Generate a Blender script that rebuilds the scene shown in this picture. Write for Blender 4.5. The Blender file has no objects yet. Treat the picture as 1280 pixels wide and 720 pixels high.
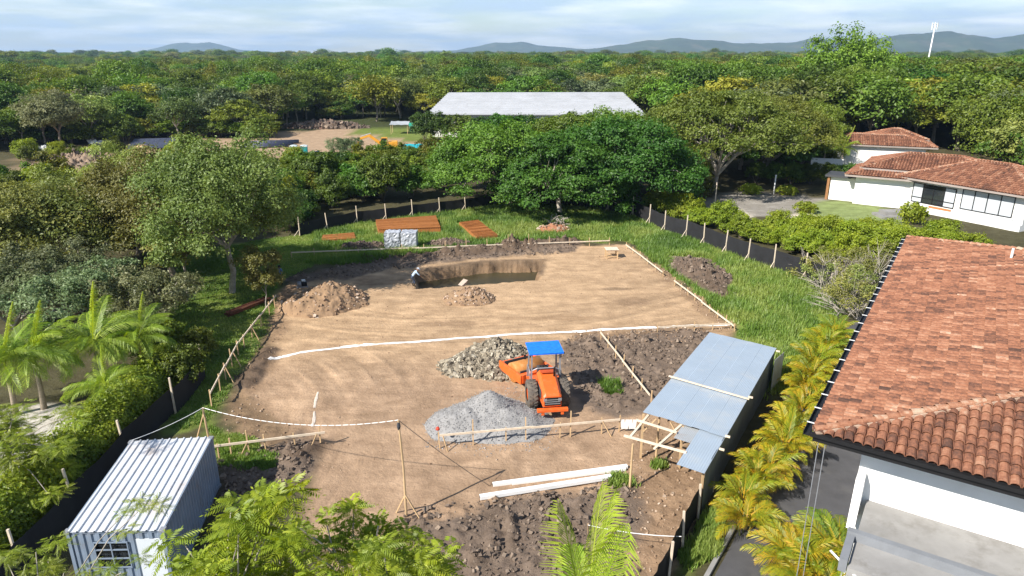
import bpy, math, random
import numpy as np
from mathutils import Matrix, Vector

# ------------------------------------------------------------------ camera, sky, sun, exposure
SC = bpy.context.scene
COL = SC.collection
F_PX, PITCH, CAM_H = 865.0, math.radians(18.8), 19.0
cam_d = bpy.data.cameras.new("camera"); cam = bpy.data.objects.new("camera", cam_d); COL.objects.link(cam)
cam.location = (0, 0, CAM_H); cam.rotation_euler = (math.radians(90) - PITCH, 0, 0)
cam_d.sensor_width = 36; cam_d.lens = F_PX / 1280 * 36; cam_d.clip_start = 0.1; cam_d.clip_end = 40000
SC.camera = cam
SUN_AZ, SUN_EL = math.radians(38), math.radians(40)      # direction the shadows fall to, sun height
SUN_STRENGTH, SKY_STRENGTH = 5.0, 0.078
HAZE_DENSITY = 1.05e-4
world = bpy.data.worlds.new("World"); SC.world = world; world.use_nodes = True
wn, wl = world.node_tree.nodes, world.node_tree.links
wn.clear()
w_out = wn.new("ShaderNodeOutputWorld"); w_bg = wn.new("ShaderNodeBackground"); w_sky = wn.new("ShaderNodeTexSky")
w_sky.sky_type = 'NISHITA'; w_sky.sun_disc = False
w_sky.sun_elevation = SUN_EL
w_sky.sun_rotation = math.atan2(-math.cos(SUN_AZ), -math.sin(SUN_AZ)) % (2 * math.pi)
w_sky.altitude = 50; w_sky.air_density = 1.0; w_sky.dust_density = 0.1; w_sky.ozone_density = 3.0
w_bg.inputs[1].default_value = SKY_STRENGTH
# thin broken cloud sheet: noise on a plane high above, seen from below
tc = wn.new("ShaderNodeTexCoord"); sep = wn.new("ShaderNodeSeparateXYZ"); wl.new(tc.outputs['Generated'], sep.inputs[0])
zc = wn.new("ShaderNodeMath"); zc.operation = 'MAXIMUM'; zc.inputs[1].default_value = 0.0; wl.new(sep.outputs[2], zc.inputs[0])
za = wn.new("ShaderNodeMath"); za.operation = 'ADD'; za.inputs[1].default_value = 0.10; wl.new(zc.outputs[0], za.inputs[0])
dv = []
for k in (0, 1):
    d = wn.new("ShaderNodeMath"); d.operation = 'DIVIDE'; wl.new(sep.outputs[k], d.inputs[0]); wl.new(za.outputs[0], d.inputs[1]); dv.append(d)
cmb = wn.new("ShaderNodeCombineXYZ"); wl.new(dv[0].outputs[0], cmb.inputs[0]); wl.new(dv[1].outputs[0], cmb.inputs[1])
cn = wn.new("ShaderNodeTexNoise"); cn.inputs['Scale'].default_value = 0.75; cn.inputs['Detail'].default_value = 9; cn.inputs['Roughness'].default_value = 0.58
cn.inputs['Distortion'].default_value = 0.35
wl.new(cmb.outputs[0], cn.inputs['Vector'])
cr = wn.new("ShaderNodeValToRGB"); cr.color_ramp.elements[0].position = 0.36; cr.color_ramp.elements[1].position = 0.66
cr.color_ramp.elements[0].color = (0.05, 0.05, 0.05, 1); cr.color_ramp.elements[1].color = (0.85, 0.85, 0.85, 1)
hzn = wn.new("ShaderNodeMapRange"); wl.new(zc.outputs[0], hzn.inputs[0]); hzn.inputs[1].default_value = 0.0; hzn.inputs[2].default_value = 0.5; hzn.inputs[3].default_value = 0.07; hzn.inputs[4].default_value = -0.14
cadd = wn.new("ShaderNodeMath"); cadd.operation = 'ADD'; wl.new(cn.outputs[0], cadd.inputs[0]); wl.new(hzn.outputs[0], cadd.inputs[1])
wl.new(cadd.outputs[0], cr.inputs[0])
# the cloud's own grey and white
cn2 = wn.new("ShaderNodeTexNoise"); cn2.inputs['Scale'].default_value = 0.9; cn2.inputs['Detail'].default_value = 6
wl.new(cmb.outputs[0], cn2.inputs['Vector'])
cr2 = wn.new("ShaderNodeValToRGB"); cr2.color_ramp.elements[0].position = 0.42; cr2.color_ramp.elements[1].position = 0.64
cr2.color_ramp.elements[0].color = (5.0, 6.4, 8.4, 1); cr2.color_ramp.elements[1].color = (10.0, 10.4, 10.9, 1)
wl.new(cn2.outputs[0], cr2.inputs[0])
wm = wn.new("ShaderNodeMixRGB"); wl.new(cr.outputs[0], wm.inputs[0]); wl.new(w_sky.outputs[0], wm.inputs[1]); wl.new(cr2.outputs[0], wm.inputs[2])
wl.new(wm.outputs[0], w_bg.inputs[0]); wl.new(w_bg.outputs[0], w_out.inputs[0])
sun_d = bpy.data.lights.new("sun", 'SUN'); sun_d.energy = SUN_STRENGTH; sun_d.angle = math.radians(0.53); sun_d.color = (1.0, 0.945, 0.86)
sun = bpy.data.objects.new("sun", sun_d); COL.objects.link(sun)
sd = Vector((math.cos(SUN_AZ) * math.cos(SUN_EL), math.sin(SUN_AZ) * math.cos(SUN_EL), -math.sin(SUN_EL)))
sun.rotation_euler = sd.to_track_quat('-Z', 'Y').to_euler(); sun.location = (-40, -30, 60)
SC.view_settings.view_transform = 'Standard'; SC.view_settings.look = 'None'
SC.view_settings.exposure = 0.8; SC.view_settings.gamma = 1.0
SC.cycles.use_denoising = True
SC.cycles.max_bounces = 6; SC.cycles.diffuse_bounces = 3; SC.cycles.glossy_bounces = 2; SC.cycles.transmission_bounces = 3
SC.cycles.transparent_max_bounces = 6; SC.cycles.volume_bounces = 0
SC.cycles.caustics_reflective = False; SC.cycles.caustics_refractive = False

# ------------------------------------------------------------------ helpers
def at(px, py, z=0.0):
    """ground (or height z) point under a photograph pixel"""
    u, v = (px - 640) / F_PX, (py - 360) / F_PX
    dy = math.cos(PITCH) - v * math.sin(PITCH); dz = -math.sin(PITCH) - v * math.cos(PITCH)
    t = (z - CAM_H) / dz
    return (u * t, dy * t)
def along(px, py, zc):
    """point seen at a pixel at a given depth along the view axis"""
    u, v = (px - 640) / F_PX * zc, (py - 360) / F_PX * zc
    return Vector((u, zc * math.cos(PITCH) - v * math.sin(PITCH), CAM_H - zc * math.sin(PITCH) - v * math.cos(PITCH)))
def poly(px_list, z=0.0): return np.array([at(x, y, z) for x, y in px_list])

_P = np.random.RandomState(7).permutation(1024)
def vnoise(x, y, seed=0):
    x = np.asarray(x, float); y = np.asarray(y, float)
    xi = np.floor(x).astype(int); yi = np.floor(y).astype(int); xf = x - xi; yf = y - yi
    def hsh(a, b): return _P[(_P[(a + seed * 37) & 1023] + b) & 1023] / 1023.0
    u = xf * xf * (3 - 2 * xf); v = yf * yf * (3 - 2 * yf)
    return (hsh(xi, yi) * (1 - u) + hsh(xi + 1, yi) * u) * (1 - v) + (hsh(xi, yi + 1) * (1 - u) + hsh(xi + 1, yi + 1) * u) * v
def fbm(x, y, s, oct=4, seed=0, gain=0.5):
    a, t, n = 1.0, 0.0, 0.0
    for k in range(oct):
        t = t + a * (vnoise(np.asarray(x) * s + 17.3 * k, np.asarray(y) * s - 9.1 * k, seed + k) - 0.5); n += a; a *= gain; s *= 2.03
    return t / n * 2
def poly_sd(pts, X, Y):
    """signed distance to a polygon, positive inside"""
    X = np.asarray(X, float); Y = np.asarray(Y, float)
    d = np.full(X.shape, 1e18); ins = np.zeros(X.shape, bool); n = len(pts)
    for i in range(n):
        x0, y0 = pts[i]; x1, y1 = pts[(i + 1) % n]
        ex, ey = x1 - x0, y1 - y0
        t = np.clip(((X - x0) * ex + (Y - y0) * ey) / (ex * ex + ey * ey + 1e-12), 0, 1)
        d = np.minimum(d, (X - x0 - ex * t) ** 2 + (Y - y0 - ey * t) ** 2)
        c = ((y0 > Y) != (y1 > Y)) & (X < (x1 - x0) * (Y - y0) / ((y1 - y0) if y1 != y0 else 1e-9) + x0)
        ins ^= c
    return np.where(ins, 1, -1) * np.sqrt(d)
def sstep(a, b, x):
    t = np.clip((x - a) / (b - a), 0, 1); return t * t * (3 - 2 * t)

def np_mesh(name, V, Fc, mat, tint=None, smooth=False, col=None):
    """V (n,3); Fc (m,k) all faces of k corners"""
    V = np.ascontiguousarray(V, np.float32); Fc = np.ascontiguousarray(Fc, np.int32); m, k = Fc.shape
    me = bpy.data.meshes.new(name)
    me.vertices.add(len(V)); me.vertices.foreach_set("co", V.ravel())
    me.loops.add(m * k); me.loops.foreach_set("vertex_index", Fc.ravel())
    me.polygons.add(m); me.polygons.foreach_set("loop_start", np.arange(0, m * k, k, dtype=np.int32))
    me.polygons.foreach_set("use_smooth", np.full(m, smooth, bool))
    if tint is not None:
        a = me.attributes.new("tint", 'FLOAT', 'POINT'); a.data.foreach_set("value", np.ascontiguousarray(tint, np.float32))
    if col is not None:
        a = me.color_attributes.new("zone", 'FLOAT_COLOR', 'POINT')
        c4 = np.ones((len(V), 4), np.float32); c4[:, :3] = col; a.data.foreach_set("color", c4.ravel())
    me.update(calc_edges=True); me.validate()
    if mat: me.materials.append(mat)
    return me
def link(name, me, parent=None, loc=None, rot=None, scale=None):
    o = bpy.data.objects.new(name, me); COL.objects.link(o)
    if parent is not None: o.parent = parent
    if loc is not None: o.location = loc
    if rot is not None: o.rotation_euler = rot
    if scale is not None: o.scale = scale if hasattr(scale, '__len__') else (scale,) * 3
    return o
def tag(o, label, cat, group=None, kind=None):
    o["label"] = label; o["category"] = cat
    if group: o["group"] = group
    if kind: o["kind"] = kind
    return o
def structure(o): o["kind"] = "structure"; return o
def thing(name, label, cat, loc=(0, 0, 0), rz=0.0, group=None):
    o = bpy.data.objects.new(name, None); COL.objects.link(o); o.location = loc; o.rotation_euler = (0, 0, rz)
    o.empty_display_size = 0.2
    return tag(o, label, cat, group)

class MB:
    """collects simple shapes into one mesh"""
    def __init__(s): s.v = []; s.f = []; s.t = []; s.ct = 0.5
    def add(s, vs, fs):
        b = len(s.v); s.v += [tuple(p) for p in vs]; s.f += [tuple(b + i for i in q) for q in fs]; s.t += [s.ct] * len(vs); return s
    def hexa(s, c8): return s.add(c8, [(3, 2, 1, 0), (4, 5, 6, 7), (0, 1, 5, 4), (1, 2, 6, 5), (2, 3, 7, 6), (3, 0, 4, 7)])
    def box(s, x0, x1, y0, y1, z0, z1, M=None):
        c = [Vector(p) for p in ((x0, y0, z0), (x1, y0, z0), (x1, y1, z0), (x0, y1, z0), (x0, y0, z1), (x1, y0, z1), (x1, y1, z1), (x0, y1, z1))]
        return s.hexa([M @ p for p in c] if M is not None else c)
    def beam(s, p0, p1, w, h, up=(0, 0, 1)):
        p0, p1 = Vector(p0), Vector(p1); d = (p1 - p0).normalized(); up = Vector(up)
        if abs(d.dot(up)) > 0.98: up = Vector((1, 0, 0))
        sx = d.cross(up).normalized() * (w / 2); sz = sx.cross(d).normalized() * (h / 2)
        return s.hexa([p0 - sx - sz, p0 + sx - sz, p0 + sx + sz, p0 - sx + sz, p1 - sx - sz, p1 + sx - sz, p1 + sx + sz, p1 - sx + sz])
    def tube(s, path, radii, n=6, cap=True):
        path = [Vector(p) for p in path]; m = len(path)
        if not hasattr(radii, '__len__'): radii = [radii] * m
        vs, fs = [], []; ref = Vector((0.31, 0.17, 0.93))
        for i, p in enumerate(path):
            d = (path[min(i + 1, m - 1)] - path[max(i - 1, 0)]).normalized()
            a = d.cross(ref)
            if a.length < 0.05: a = d.cross(Vector((1, 0, 0)))
            a.normalize(); b = d.cross(a)
            for k in range(n):
                th = 2 * math.pi * k / n; vs.append(p + (a * math.cos(th) + b * math.sin(th)) * radii[i])
        for i in range(m - 1):
            for k in range(n):
                k2 = (k + 1) % n; fs.append((i * n + k, i * n + k2, (i + 1) * n + k2, (i + 1) * n + k))
        if cap: fs.append(tuple(range(n - 1, -1, -1))); fs.append(tuple(range((m - 1) * n, m * n)))
        return s.add(vs, fs)
    def lathe(s, prof, n, M):
        """prof [(r, h)] turned round local z, closed ends when r=0"""
        vs, fs = [], []; m = len(prof)
        for r, h in prof:
            for k in range(n):
                th = 2 * math.pi * k / n; vs.append(M @ Vector((r * math.cos(th), r * math.sin(th), h)))
        for i in range(m - 1):
            for k in range(n):
                k2 = (k + 1) % n; fs.append((i * n + k, i * n + k2, (i + 1) * n + k2, (i + 1) * n + k))
        return s.add(vs, fs)
    def quad(s, a, b, c, d): return s.add([a, b, c, d], [(0, 1, 2, 3)])
    def prism(s, pts, z0, z1, M=None):
        n = len(pts); vs = [Vector((x, y, z0)) for x, y in pts] + [Vector((x, y, z1)) for x, y in pts]
        if M is not None: vs = [M @ p for p in vs]
        return s.add(vs, [tuple(range(n - 1, -1, -1)), tuple(range(n, 2 * n))] + [(i, (i + 1) % n, n + (i + 1) % n, n + i) for i in range(n)])
    def mesh(s, name, mat, smooth=False, bevel=0.0):
        me = bpy.data.meshes.new(name); me.from_pydata(s.v, [], s.f)
        a = me.attributes.new("tint", 'FLOAT', 'POINT'); a.data.foreach_set("value", np.array(s.t, np.float32))
        me.materials.append(mat)
        if smooth: me.polygons.foreach_set("use_smooth", np.ones(len(me.polygons), bool))
        me.update(); return me
    def build(s, name, mat, parent=None, smooth=False, bevel=0.0, **kw):
        o = link(name, s.mesh(name, mat, smooth), parent, **kw)
        if bevel:
            b = o.modifiers.new("bevel", 'BEVEL'); b.width = bevel; b.segments = 2; b.limit_method = 'ANGLE'
        return o

def new_mat(name):
    m = bpy.data.materials.new(name); m.use_nodes = True; nt = m.node_tree
    for n in list(nt.nodes): nt.nodes.remove(n)
    out = nt.nodes.new("ShaderNodeOutputMaterial"); return m, nt, out
def nd(nt, t, **kw):
    n = nt.nodes.new(t)
    for k, v in kw.items():
        if k in n.inputs: n.inputs[k].default_value = v
        else: setattr(n, k, v)
    return n
def ramp(nt, stops):
    r = nt.nodes.new("ShaderNodeValToRGB"); e = r.color_ramp.elements
    while len(e) < len(stops): e.new(0.5)
    for i, (p, c) in enumerate(stops): e[i].position = p; e[i].color = (*c, 1)
    return r
def surf(name, col, rough=0.8, var=0.25, scale=2.0, bump=0.0, bscale=20.0, metal=0.0, spec=0.3, stain=None, stain_amt=0.5, stain_scale=1.5, stretch=None):
    """everyday surface: mottled colour, optional stains of a second colour, fine relief"""
    m, nt, out = new_mat(name); L = nt.links.new
    p = nd(nt, "ShaderNodeBsdfPrincipled", Roughness=rough, Metallic=metal); p.inputs['Specular IOR Level'].default_value = spec
    t = nd(nt, "ShaderNodeTexCoord"); mp = nd(nt, "ShaderNodeMapping"); L(t.outputs['Object'], mp.inputs[0])
    if stretch: mp.inputs['Scale'].default_value = stretch
    n = nd(nt, "ShaderNodeTexNoise", Scale=scale, Detail=6.0, Roughness=0.62); L(mp.outputs[0], n.inputs['Vector'])
    r = ramp(nt, [(0.25, tuple(c * (1 - var) for c in col)), (0.75, tuple(min(1, c * (1 + var)) for c in col))]); L(n.outputs[0], r.inputs[0])
    c = r.outputs[0]
    if stain:
        n2 = nd(nt, "ShaderNodeTexNoise", Scale=stain_scale, Detail=8.0, Roughness=0.7); L(mp.outputs[0], n2.inputs['Vector'])
        r2 = ramp(nt, [(0.52, (0, 0, 0)), (0.72, (stain_amt,) * 3)]); L(n2.outputs[0], r2.inputs[0])
        mx = nd(nt, "ShaderNodeMixRGB"); L(r2.outputs[0], mx.inputs[0]); L(c, mx.inputs[1]); mx.inputs[2].default_value = (*stain, 1); c = mx.outputs[0]
    L(c, p.inputs['Base Color'])
    if bump:
        n3 = nd(nt, "ShaderNodeTexNoise", Scale=bscale, Detail=5.0); L(mp.outputs[0], n3.inputs['Vector'])
        b = nd(nt, "ShaderNodeBump", Strength=0.8, Distance=bump); L(n3.outputs[0], b.inputs['Height']); L(b.outputs[0], p.inputs['Normal'])
    L(p.outputs[0], out.inputs[0]); return m
def tint_mat(name, stops, rough=0.85, objvar=0.2, fine=0.2, fscale=6.0, bump=0.0, bscale=25.0):
    """colour picked by the piece's own tint value, mottled"""
    m, nt, out = new_mat(name); L = nt.links.new
    p = nd(nt, "ShaderNodeBsdfPrincipled", Roughness=rough); p.inputs['Specular IOR Level'].default_value = 0.25
    a = nd(nt, "ShaderNodeAttribute", attribute_name="tint"); oi = nd(nt, "ShaderNodeObjectInfo")
    t = nd(nt, "ShaderNodeTexCoord"); n = nd(nt, "ShaderNodeTexNoise", Scale=fscale, Detail=6.0, Roughness=0.65); ge = nd(nt, "ShaderNodeNewGeometry"); L(ge.outputs['Position'], n.inputs['Vector'])
    s1 = nd(nt, "ShaderNodeMath", operation='MULTIPLY_ADD'); L(oi.outputs['Random'], s1.inputs[0]); s1.inputs[1].default_value = objvar; L(a.outputs['Fac'], s1.inputs[2])
    s2 = nd(nt, "ShaderNodeMath", operation='MULTIPLY_ADD'); L(n.outputs[0], s2.inputs[0]); s2.inputs[1].default_value = fine; L(s1.outputs[0], s2.inputs[2])
    n4 = nd(nt, "ShaderNodeTexNoise", Scale=fscale * 0.11, Detail=5.0, Roughness=0.7); L(ge.outputs['Position'], n4.inputs['Vector'])
    s4 = nd(nt, "ShaderNodeMath", operation='MULTIPLY_ADD'); L(n4.outputs[0], s4.inputs[0]); s4.inputs[1].default_value = fine * 0.6; L(s2.outputs[0], s4.inputs[2])
    s3 = nd(nt, "ShaderNodeMath", operation='SUBTRACT'); L(s4.outputs[0], s3.inputs[0]); s3.inputs[1].default_value = (objvar + fine * 1.6) / 2
    r = ramp(nt, stops); L(s3.outputs[0], r.inputs[0]); L(r.outputs[0], p.inputs['Base Color'])
    if bump:
        n3 = nd(nt, "ShaderNodeTexNoise", Scale=bscale, Detail=5.0); L(t.outputs['Object'], n3.inputs['Vector'])
        b = nd(nt, "ShaderNodeBump", Strength=0.8, Distance=bump); L(n3.outputs[0], b.inputs['Height']); L(b.outputs[0], p.inputs['Normal'])
    L(p.outputs[0], out.inputs[0]); return m
def leaf_mat(name, stops, hue=0.045, val=0.42, trans=0.35, gloss=0.03):
    """leaves: diffuse and light passing through, a little gloss; each plant a shade of its own"""
    m, nt, out = new_mat(name); L = nt.links.new
    a = nd(nt, "ShaderNodeAttribute", attribute_name="tint"); r = ramp(nt, stops); L(a.outputs['Fac'], r.inputs[0])
    oi = nd(nt, "ShaderNodeObjectInfo"); h = nd(nt, "ShaderNodeHueSaturation")
    f1 = nd(nt, "ShaderNodeMapRange"); L(oi.outputs['Random'], f1.inputs[0]); f1.inputs[3].default_value = 0.5 - hue; f1.inputs[4].default_value = 0.5 + hue
    mul = nd(nt, "ShaderNodeMath", operation='MULTIPLY'); L(oi.outputs['Random'], mul.inputs[0]); mul.inputs[1].default_value = 7.31
    fr = nd(nt, "ShaderNodeMath", operation='FRACT'); L(mul.outputs[0], fr.inputs[0])
    f2 = nd(nt, "ShaderNodeMapRange"); L(fr.outputs[0], f2.inputs[0]); f2.inputs[3].default_value = 1 - val; f2.inputs[4].default_value = 1 + val
    L(f1.outputs[0], h.inputs['Hue']); L(f2.outputs[0], h.inputs['Value']); L(r.outputs[0], h.inputs['Color'])
    d = nd(nt, "ShaderNodeBsdfDiffuse"); L(h.outputs[0], d.inputs[0])
    hs2 = nd(nt, "ShaderNodeHueSaturation", Hue=0.485, Saturation=1.1, Value=1.25); L(h.outputs[0], hs2.inputs['Color'])
    tr = nd(nt, "ShaderNodeBsdfTranslucent"); L(hs2.outputs[0], tr.inputs[0])
    mx = nd(nt, "ShaderNodeMixShader"); mx.inputs[0].default_value = trans; L(d.outputs[0], mx.inputs[1]); L(tr.outputs[0], mx.inputs[2])
    gl = nd(nt, "ShaderNodeBsdfGlossy", Roughness=0.5); m2 = nd(nt, "ShaderNodeMixShader"); m2.inputs[0].default_value = gloss
    L(mx.outputs[0], m2.inputs[1]); L(gl.outputs[0], m2.inputs[2]); L(m2.outputs[0], out.inputs[0]); return m

MAT = {}
MAT['wood'] = surf('wood', (0.52, 0.36, 0.20), 0.8, 0.3, 3, 0.004, 30, stretch=(1, 1, 0.3))
MAT['pale_wood'] = surf('pale_wood', (0.66, 0.55, 0.42), 0.8, 0.2, 3, 0.004, 30)
MAT['bark'] = surf('bark', (0.20, 0.165, 0.13), 0.9, 0.4, 3, 0.02, 12)
MAT['pale_bark'] = surf('pale_bark', (0.36, 0.32, 0.27), 0.9, 0.35, 3, 0.02, 12)
MAT['red_bark'] = surf('red_bark', (0.22, 0.11, 0.07), 0.9, 0.3, 3, 0.02, 12)
MAT['net'] = surf('net', (0.018, 0.018, 0.02), 0.8, 0.3, 1.2, 0.01, 3)
MAT['white'] = surf('white', (0.80, 0.80, 0.78), 0.75, 0.06, 1.0, stain=(0.60, 0.585, 0.55), stain_amt=0.45, stain_scale=0.7)
MAT['black'] = surf('black', (0.015, 0.015, 0.016), 0.45, 0.2, 2)
MAT['dark_grey'] = surf('dark_grey', (0.06, 0.062, 0.068), 0.6, 0.2, 2)
MAT['grey_steel'] = surf('grey_steel', (0.30, 0.31, 0.33), 0.5, 0.2, 4, metal=0.3)
MAT['orange'] = surf('orange', (0.74, 0.125, 0.02), 0.42, 0.10, 3, spec=0.5, stain=(0.45, 0.24, 0.12), stain_amt=0.35, stain_scale=4)
MAT['blue'] = surf('blue', (0.012, 0.17, 0.75), 0.45, 0.25, 5, 0.01, 9, spec=0.5)
MAT['rubber'] = surf('rubber', (0.11, 0.095, 0.08), 0.9, 0.3, 5, stain=(0.30, 0.23, 0.16), stain_amt=0.7, stain_scale=3)
MAT['rust'] = surf('rust', (0.34, 0.13, 0.036), 0.9, 0.25, 4, 0.01, 25, stain=(0.30, 0.115, 0.04), stain_amt=0.6, stain_scale=2)
MAT['concrete'] = surf('concrete', (0.27, 0.262, 0.25), 0.9, 0.2, 0.9, 0.004, 30, stain=(0.16, 0.148, 0.13), stain_amt=0.7, stain_scale=1.1)
MAT['asphalt'] = surf('asphalt', (0.075, 0.074, 0.078), 0.92, 0.22, 1.0, 0.008, 60, stain=(0.11, 0.105, 0.10), stain_amt=0.7, stain_scale=0.8)
MAT['glass'] = surf('glass', (0.02, 0.024, 0.028), 0.08, 0.2, 0.4, spec=0.7)
MAT['blind'] = surf('blind', (0.50, 0.53, 0.56), 0.25, 0.12, 0.8, spec=0.6)

# ------------------------------------------------------------------ ground
U_ANG = math.radians(56.4)                                   # the street grid of the place
AXU = np.array([math.cos(U_ANG), math.sin(U_ANG)]); AXV = np.array([math.sin(U_ANG), -math.cos(U_ANG)])
SITE = poly([(343, 372), (372, 352), (470, 330), (560, 322), (715, 309), (786, 306), (917, 411), (900, 440), (880, 470), (870, 560), (892, 612), (838, 722), (500, 730), (420, 720), (372, 640), (398, 575), (300, 492), (336, 430)])
PIT = np.array([(-8.2, 55.6), (2.4, 58.0), (3.0, 64.0), (-3.0, 63.6), (-8.9, 60.6)])
DARK = [poly(p) for p in (
    [(700, 424), (880, 411), (905, 425), (880, 455), (835, 500), (812, 512), (770, 522), (735, 505), (705, 470)],
    [(500, 650), (545, 640), (620, 622), (700, 618), (770, 600), (790, 610), (800, 655), (792, 730), (520, 740)],
    [(350, 352), (470, 322), (560, 312), (720, 304), (722, 316), (640, 322), (540, 330), (480, 340), (420, 352)],
    [(270, 585), (372, 548), (395, 575), (375, 620), (300, 640), (262, 640)],
    [(835, 322), (885, 325), (915, 350), (905, 375), (880, 365), (848, 345)])]
BROWN = [poly(p) for p in (
    [(343, 372), (372, 352), (360, 400), (345, 440), (330, 470), (320, 500), (395, 560), (392, 590), (290, 600), (285, 500), (318, 440)],
    [(700, 415), (915, 408), (870, 430), (720, 432)], [(800, 520), (880, 580), (890, 610), (840, 720), (790, 720), (790, 600)],
    [(800, 320), (850, 345), (905, 400), (912, 412), (880, 395)])]
GRASS = [poly(p) for p in (
    [(380, 330), (398, 285), (500, 268), (600, 254), (660, 248), (800, 262), (1000, 335), (1060, 360), (1045, 420), (1020, 470), (965, 500), (930, 445), (918, 408), (786, 303), (720, 305), (560, 316), (420, 335)],
    [(205, 372), (230, 318), (330, 300), (400, 292), (398, 330), (350, 352), (338, 400), (325, 430), (280, 500), (262, 530), (215, 540), (200, 500), (215, 440)],
    [(262, 535), (330, 560), (345, 585), (330, 592), (272, 590)],
    [(840, 722), (893, 615), (905, 640), (868, 722)], [(430, 165), (500, 150), (560, 150), (545, 180), (500, 175)])]
SANDY = [poly(p) for p in ([(-60, 525), (60, 505), (150, 512), (152, 528), (60, 600), (0, 665), (-80, 700)],)]
YARD = [poly(p) for p in (
    [(20, 215), (60, 190), (160, 176), (300, 172), (400, 152), (470, 160), (560, 165), (540, 190), (520, 203), (380, 215), (300, 212), (150, 232), (60, 235)],)]
VDRIVE = poly([(875, 274), (960, 271), (1003, 266), (1030, 250), (985, 243), (905, 241), (868, 255)])
VLAWN = poly([(985, 285), (1003, 262), (1030, 249), (1070, 254), (1118, 263), (1150, 275), (1090, 292), (1010, 292)])
VSAND = [poly([(885, 262), (915, 259), (935, 266), (945, 274), (905, 279), (888, 273)]), poly([(972, 273), (1000, 266), (1020, 268), (1042, 279), (1010, 287), (985, 281)])]
DRIVE0 = np.array((7.45, 21.3)); DL, DW = 34.0, 13.0
DRIVE = np.array([DRIVE0 - AXU * 16, DRIVE0 + AXU * DL, DRIVE0 + AXU * DL + AXV * DW, DRIVE0 - AXU * 16 + AXV * DW])
FLAT = [np.array([(-17.2, 20.5), (-12.4, 20.5), (-13.2, 27.6), (-17.2, 27.3)])]

def tracks(x, y):
    """wheel tracks: bands along sweeping arcs and a few straight passes"""
    t = 0
    for k, (cx0, cy0, f, lo, hi) in enumerate(((-24.0, 30.0, 1.0, 10, 27), (18.0, 20.0, 0.8, 16, 30), (-4.0, 78.0, 0.9, 20, 36))):
        dx, dy = x - cx0, y - cy0; r = np.hypot(dx, dy) + 0.5 * fbm(x, y, 0.12, 2, 90 + k); a = np.arctan2(dy, dx)
        band = fbm(r * 2.6 * f, a * 2.2, 1.0, 3, 93 + k, 0.7); m = sstep(-0.15, 0.45, fbm(r * 0.16, a * 1.6, 1.0, 2, 96 + k)) * sstep(lo - 2, lo + 1, r) * sstep(hi + 2, hi - 1, r)
        t = t + band * m
    return t
def height(x, y, detail=True):
    x = np.asarray(x, float); y = np.asarray(y, float)
    r = np.hypot(x, y)
    h = fbm(x, y, 0.006, 3, 3) * 4.0 * sstep(140, 500, r)
    site = poly_sd(SITE, x, y)
    h = h + fbm(x, y, 0.09, 3, 5) * 0.16 * sstep(110, 60, r)
    grass = sstep(0.3, 1.2, -site) * sstep(110, 80, r)
    h = h + grass * (0.08 + fbm(x, y, 0.5, 3, 8) * 0.07)
    sdp = poly_sd(PIT, x, y) + fbm(x, y, 0.8, 5, 9, 0.7) * 0.45
    h = h - 1.45 * sstep(-0.05, 0.6, sdp)
    if detail:
        dk = np.zeros_like(x)
        for p in DARK: dk = np.maximum(dk, sstep(-0.4, 0.9, poly_sd(p, x, y) + fbm(x, y, 0.7, 3, 11) * 0.8))
        rg = np.abs(fbm(x, y, 1.3, 4, 21, 0.6)); h = h + dk * (0.02 + 0.45 * rg * rg * 2.2 + 0.10 * fbm(x, y, 3.1, 3, 23, 0.7))
        bw = np.zeros_like(x)
        for p in BROWN: bw = np.maximum(bw, sstep(-0.3, 0.8, poly_sd(p, x, y) + fbm(x, y, 0.6, 3, 12) * 0.8))
        h = h + bw * (0.16 * np.abs(fbm(x, y, 1.7, 4, 31, 0.6)) + 0.05 * fbm(x, y, 4.0, 2, 32))
        ins = sstep(0, 1, site)
        # wheel ruts sweeping across the bare earth
        h = h + ins * (1 - dk) * (0.05 * tracks(x, y) + 0.022 * fbm(x, y, 1.2, 3, 43))
        # soil berm along the back of the pit
        for (x0, y0, x1, y1, w, hh) in BERMS:
            ex, ey = x1 - x0, y1 - y0; t = np.clip(((x - x0) * ex + (y - y0) * ey) / (ex * ex + ey * ey), 0, 1)
            d = np.hypot(x - x0 - ex * t, y - y0 - ey * t) + 0.5 * fbm(x, y, 0.9, 3, 51)
            h = h + hh * sstep(w, 0.1, d) * (0.55 + 0.9 * np.abs(fbm(x, y, 1.5, 4, 52, 0.65)))
    fl = sstep(-0.2, 0.25, poly_sd(DRIVE, x, y))
    for p in FLAT: fl = np.maximum(fl, sstep(-0.3, 0.2, poly_sd(p, x, y)))
    return h * (1 - fl) - 0.02 * fl
BERMS = [(*at(560, 319), *at(640, 312), 1.3, 0.55), (*at(640, 312), *at(715, 306), 1.5, 0.8), (*at(440, 326), *at(560, 320), 1.0, 0.25),
         (*at(840, 330), *at(905, 368), 1.5, 0.4), (*at(375, 575), *at(395, 560), 0.9, 0.35), (*at(310, 480), *at(335, 440), 0.8, 0.3)]
def hz(x, y): return float(height(np.array([x]), np.array([y]))[0])

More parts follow.
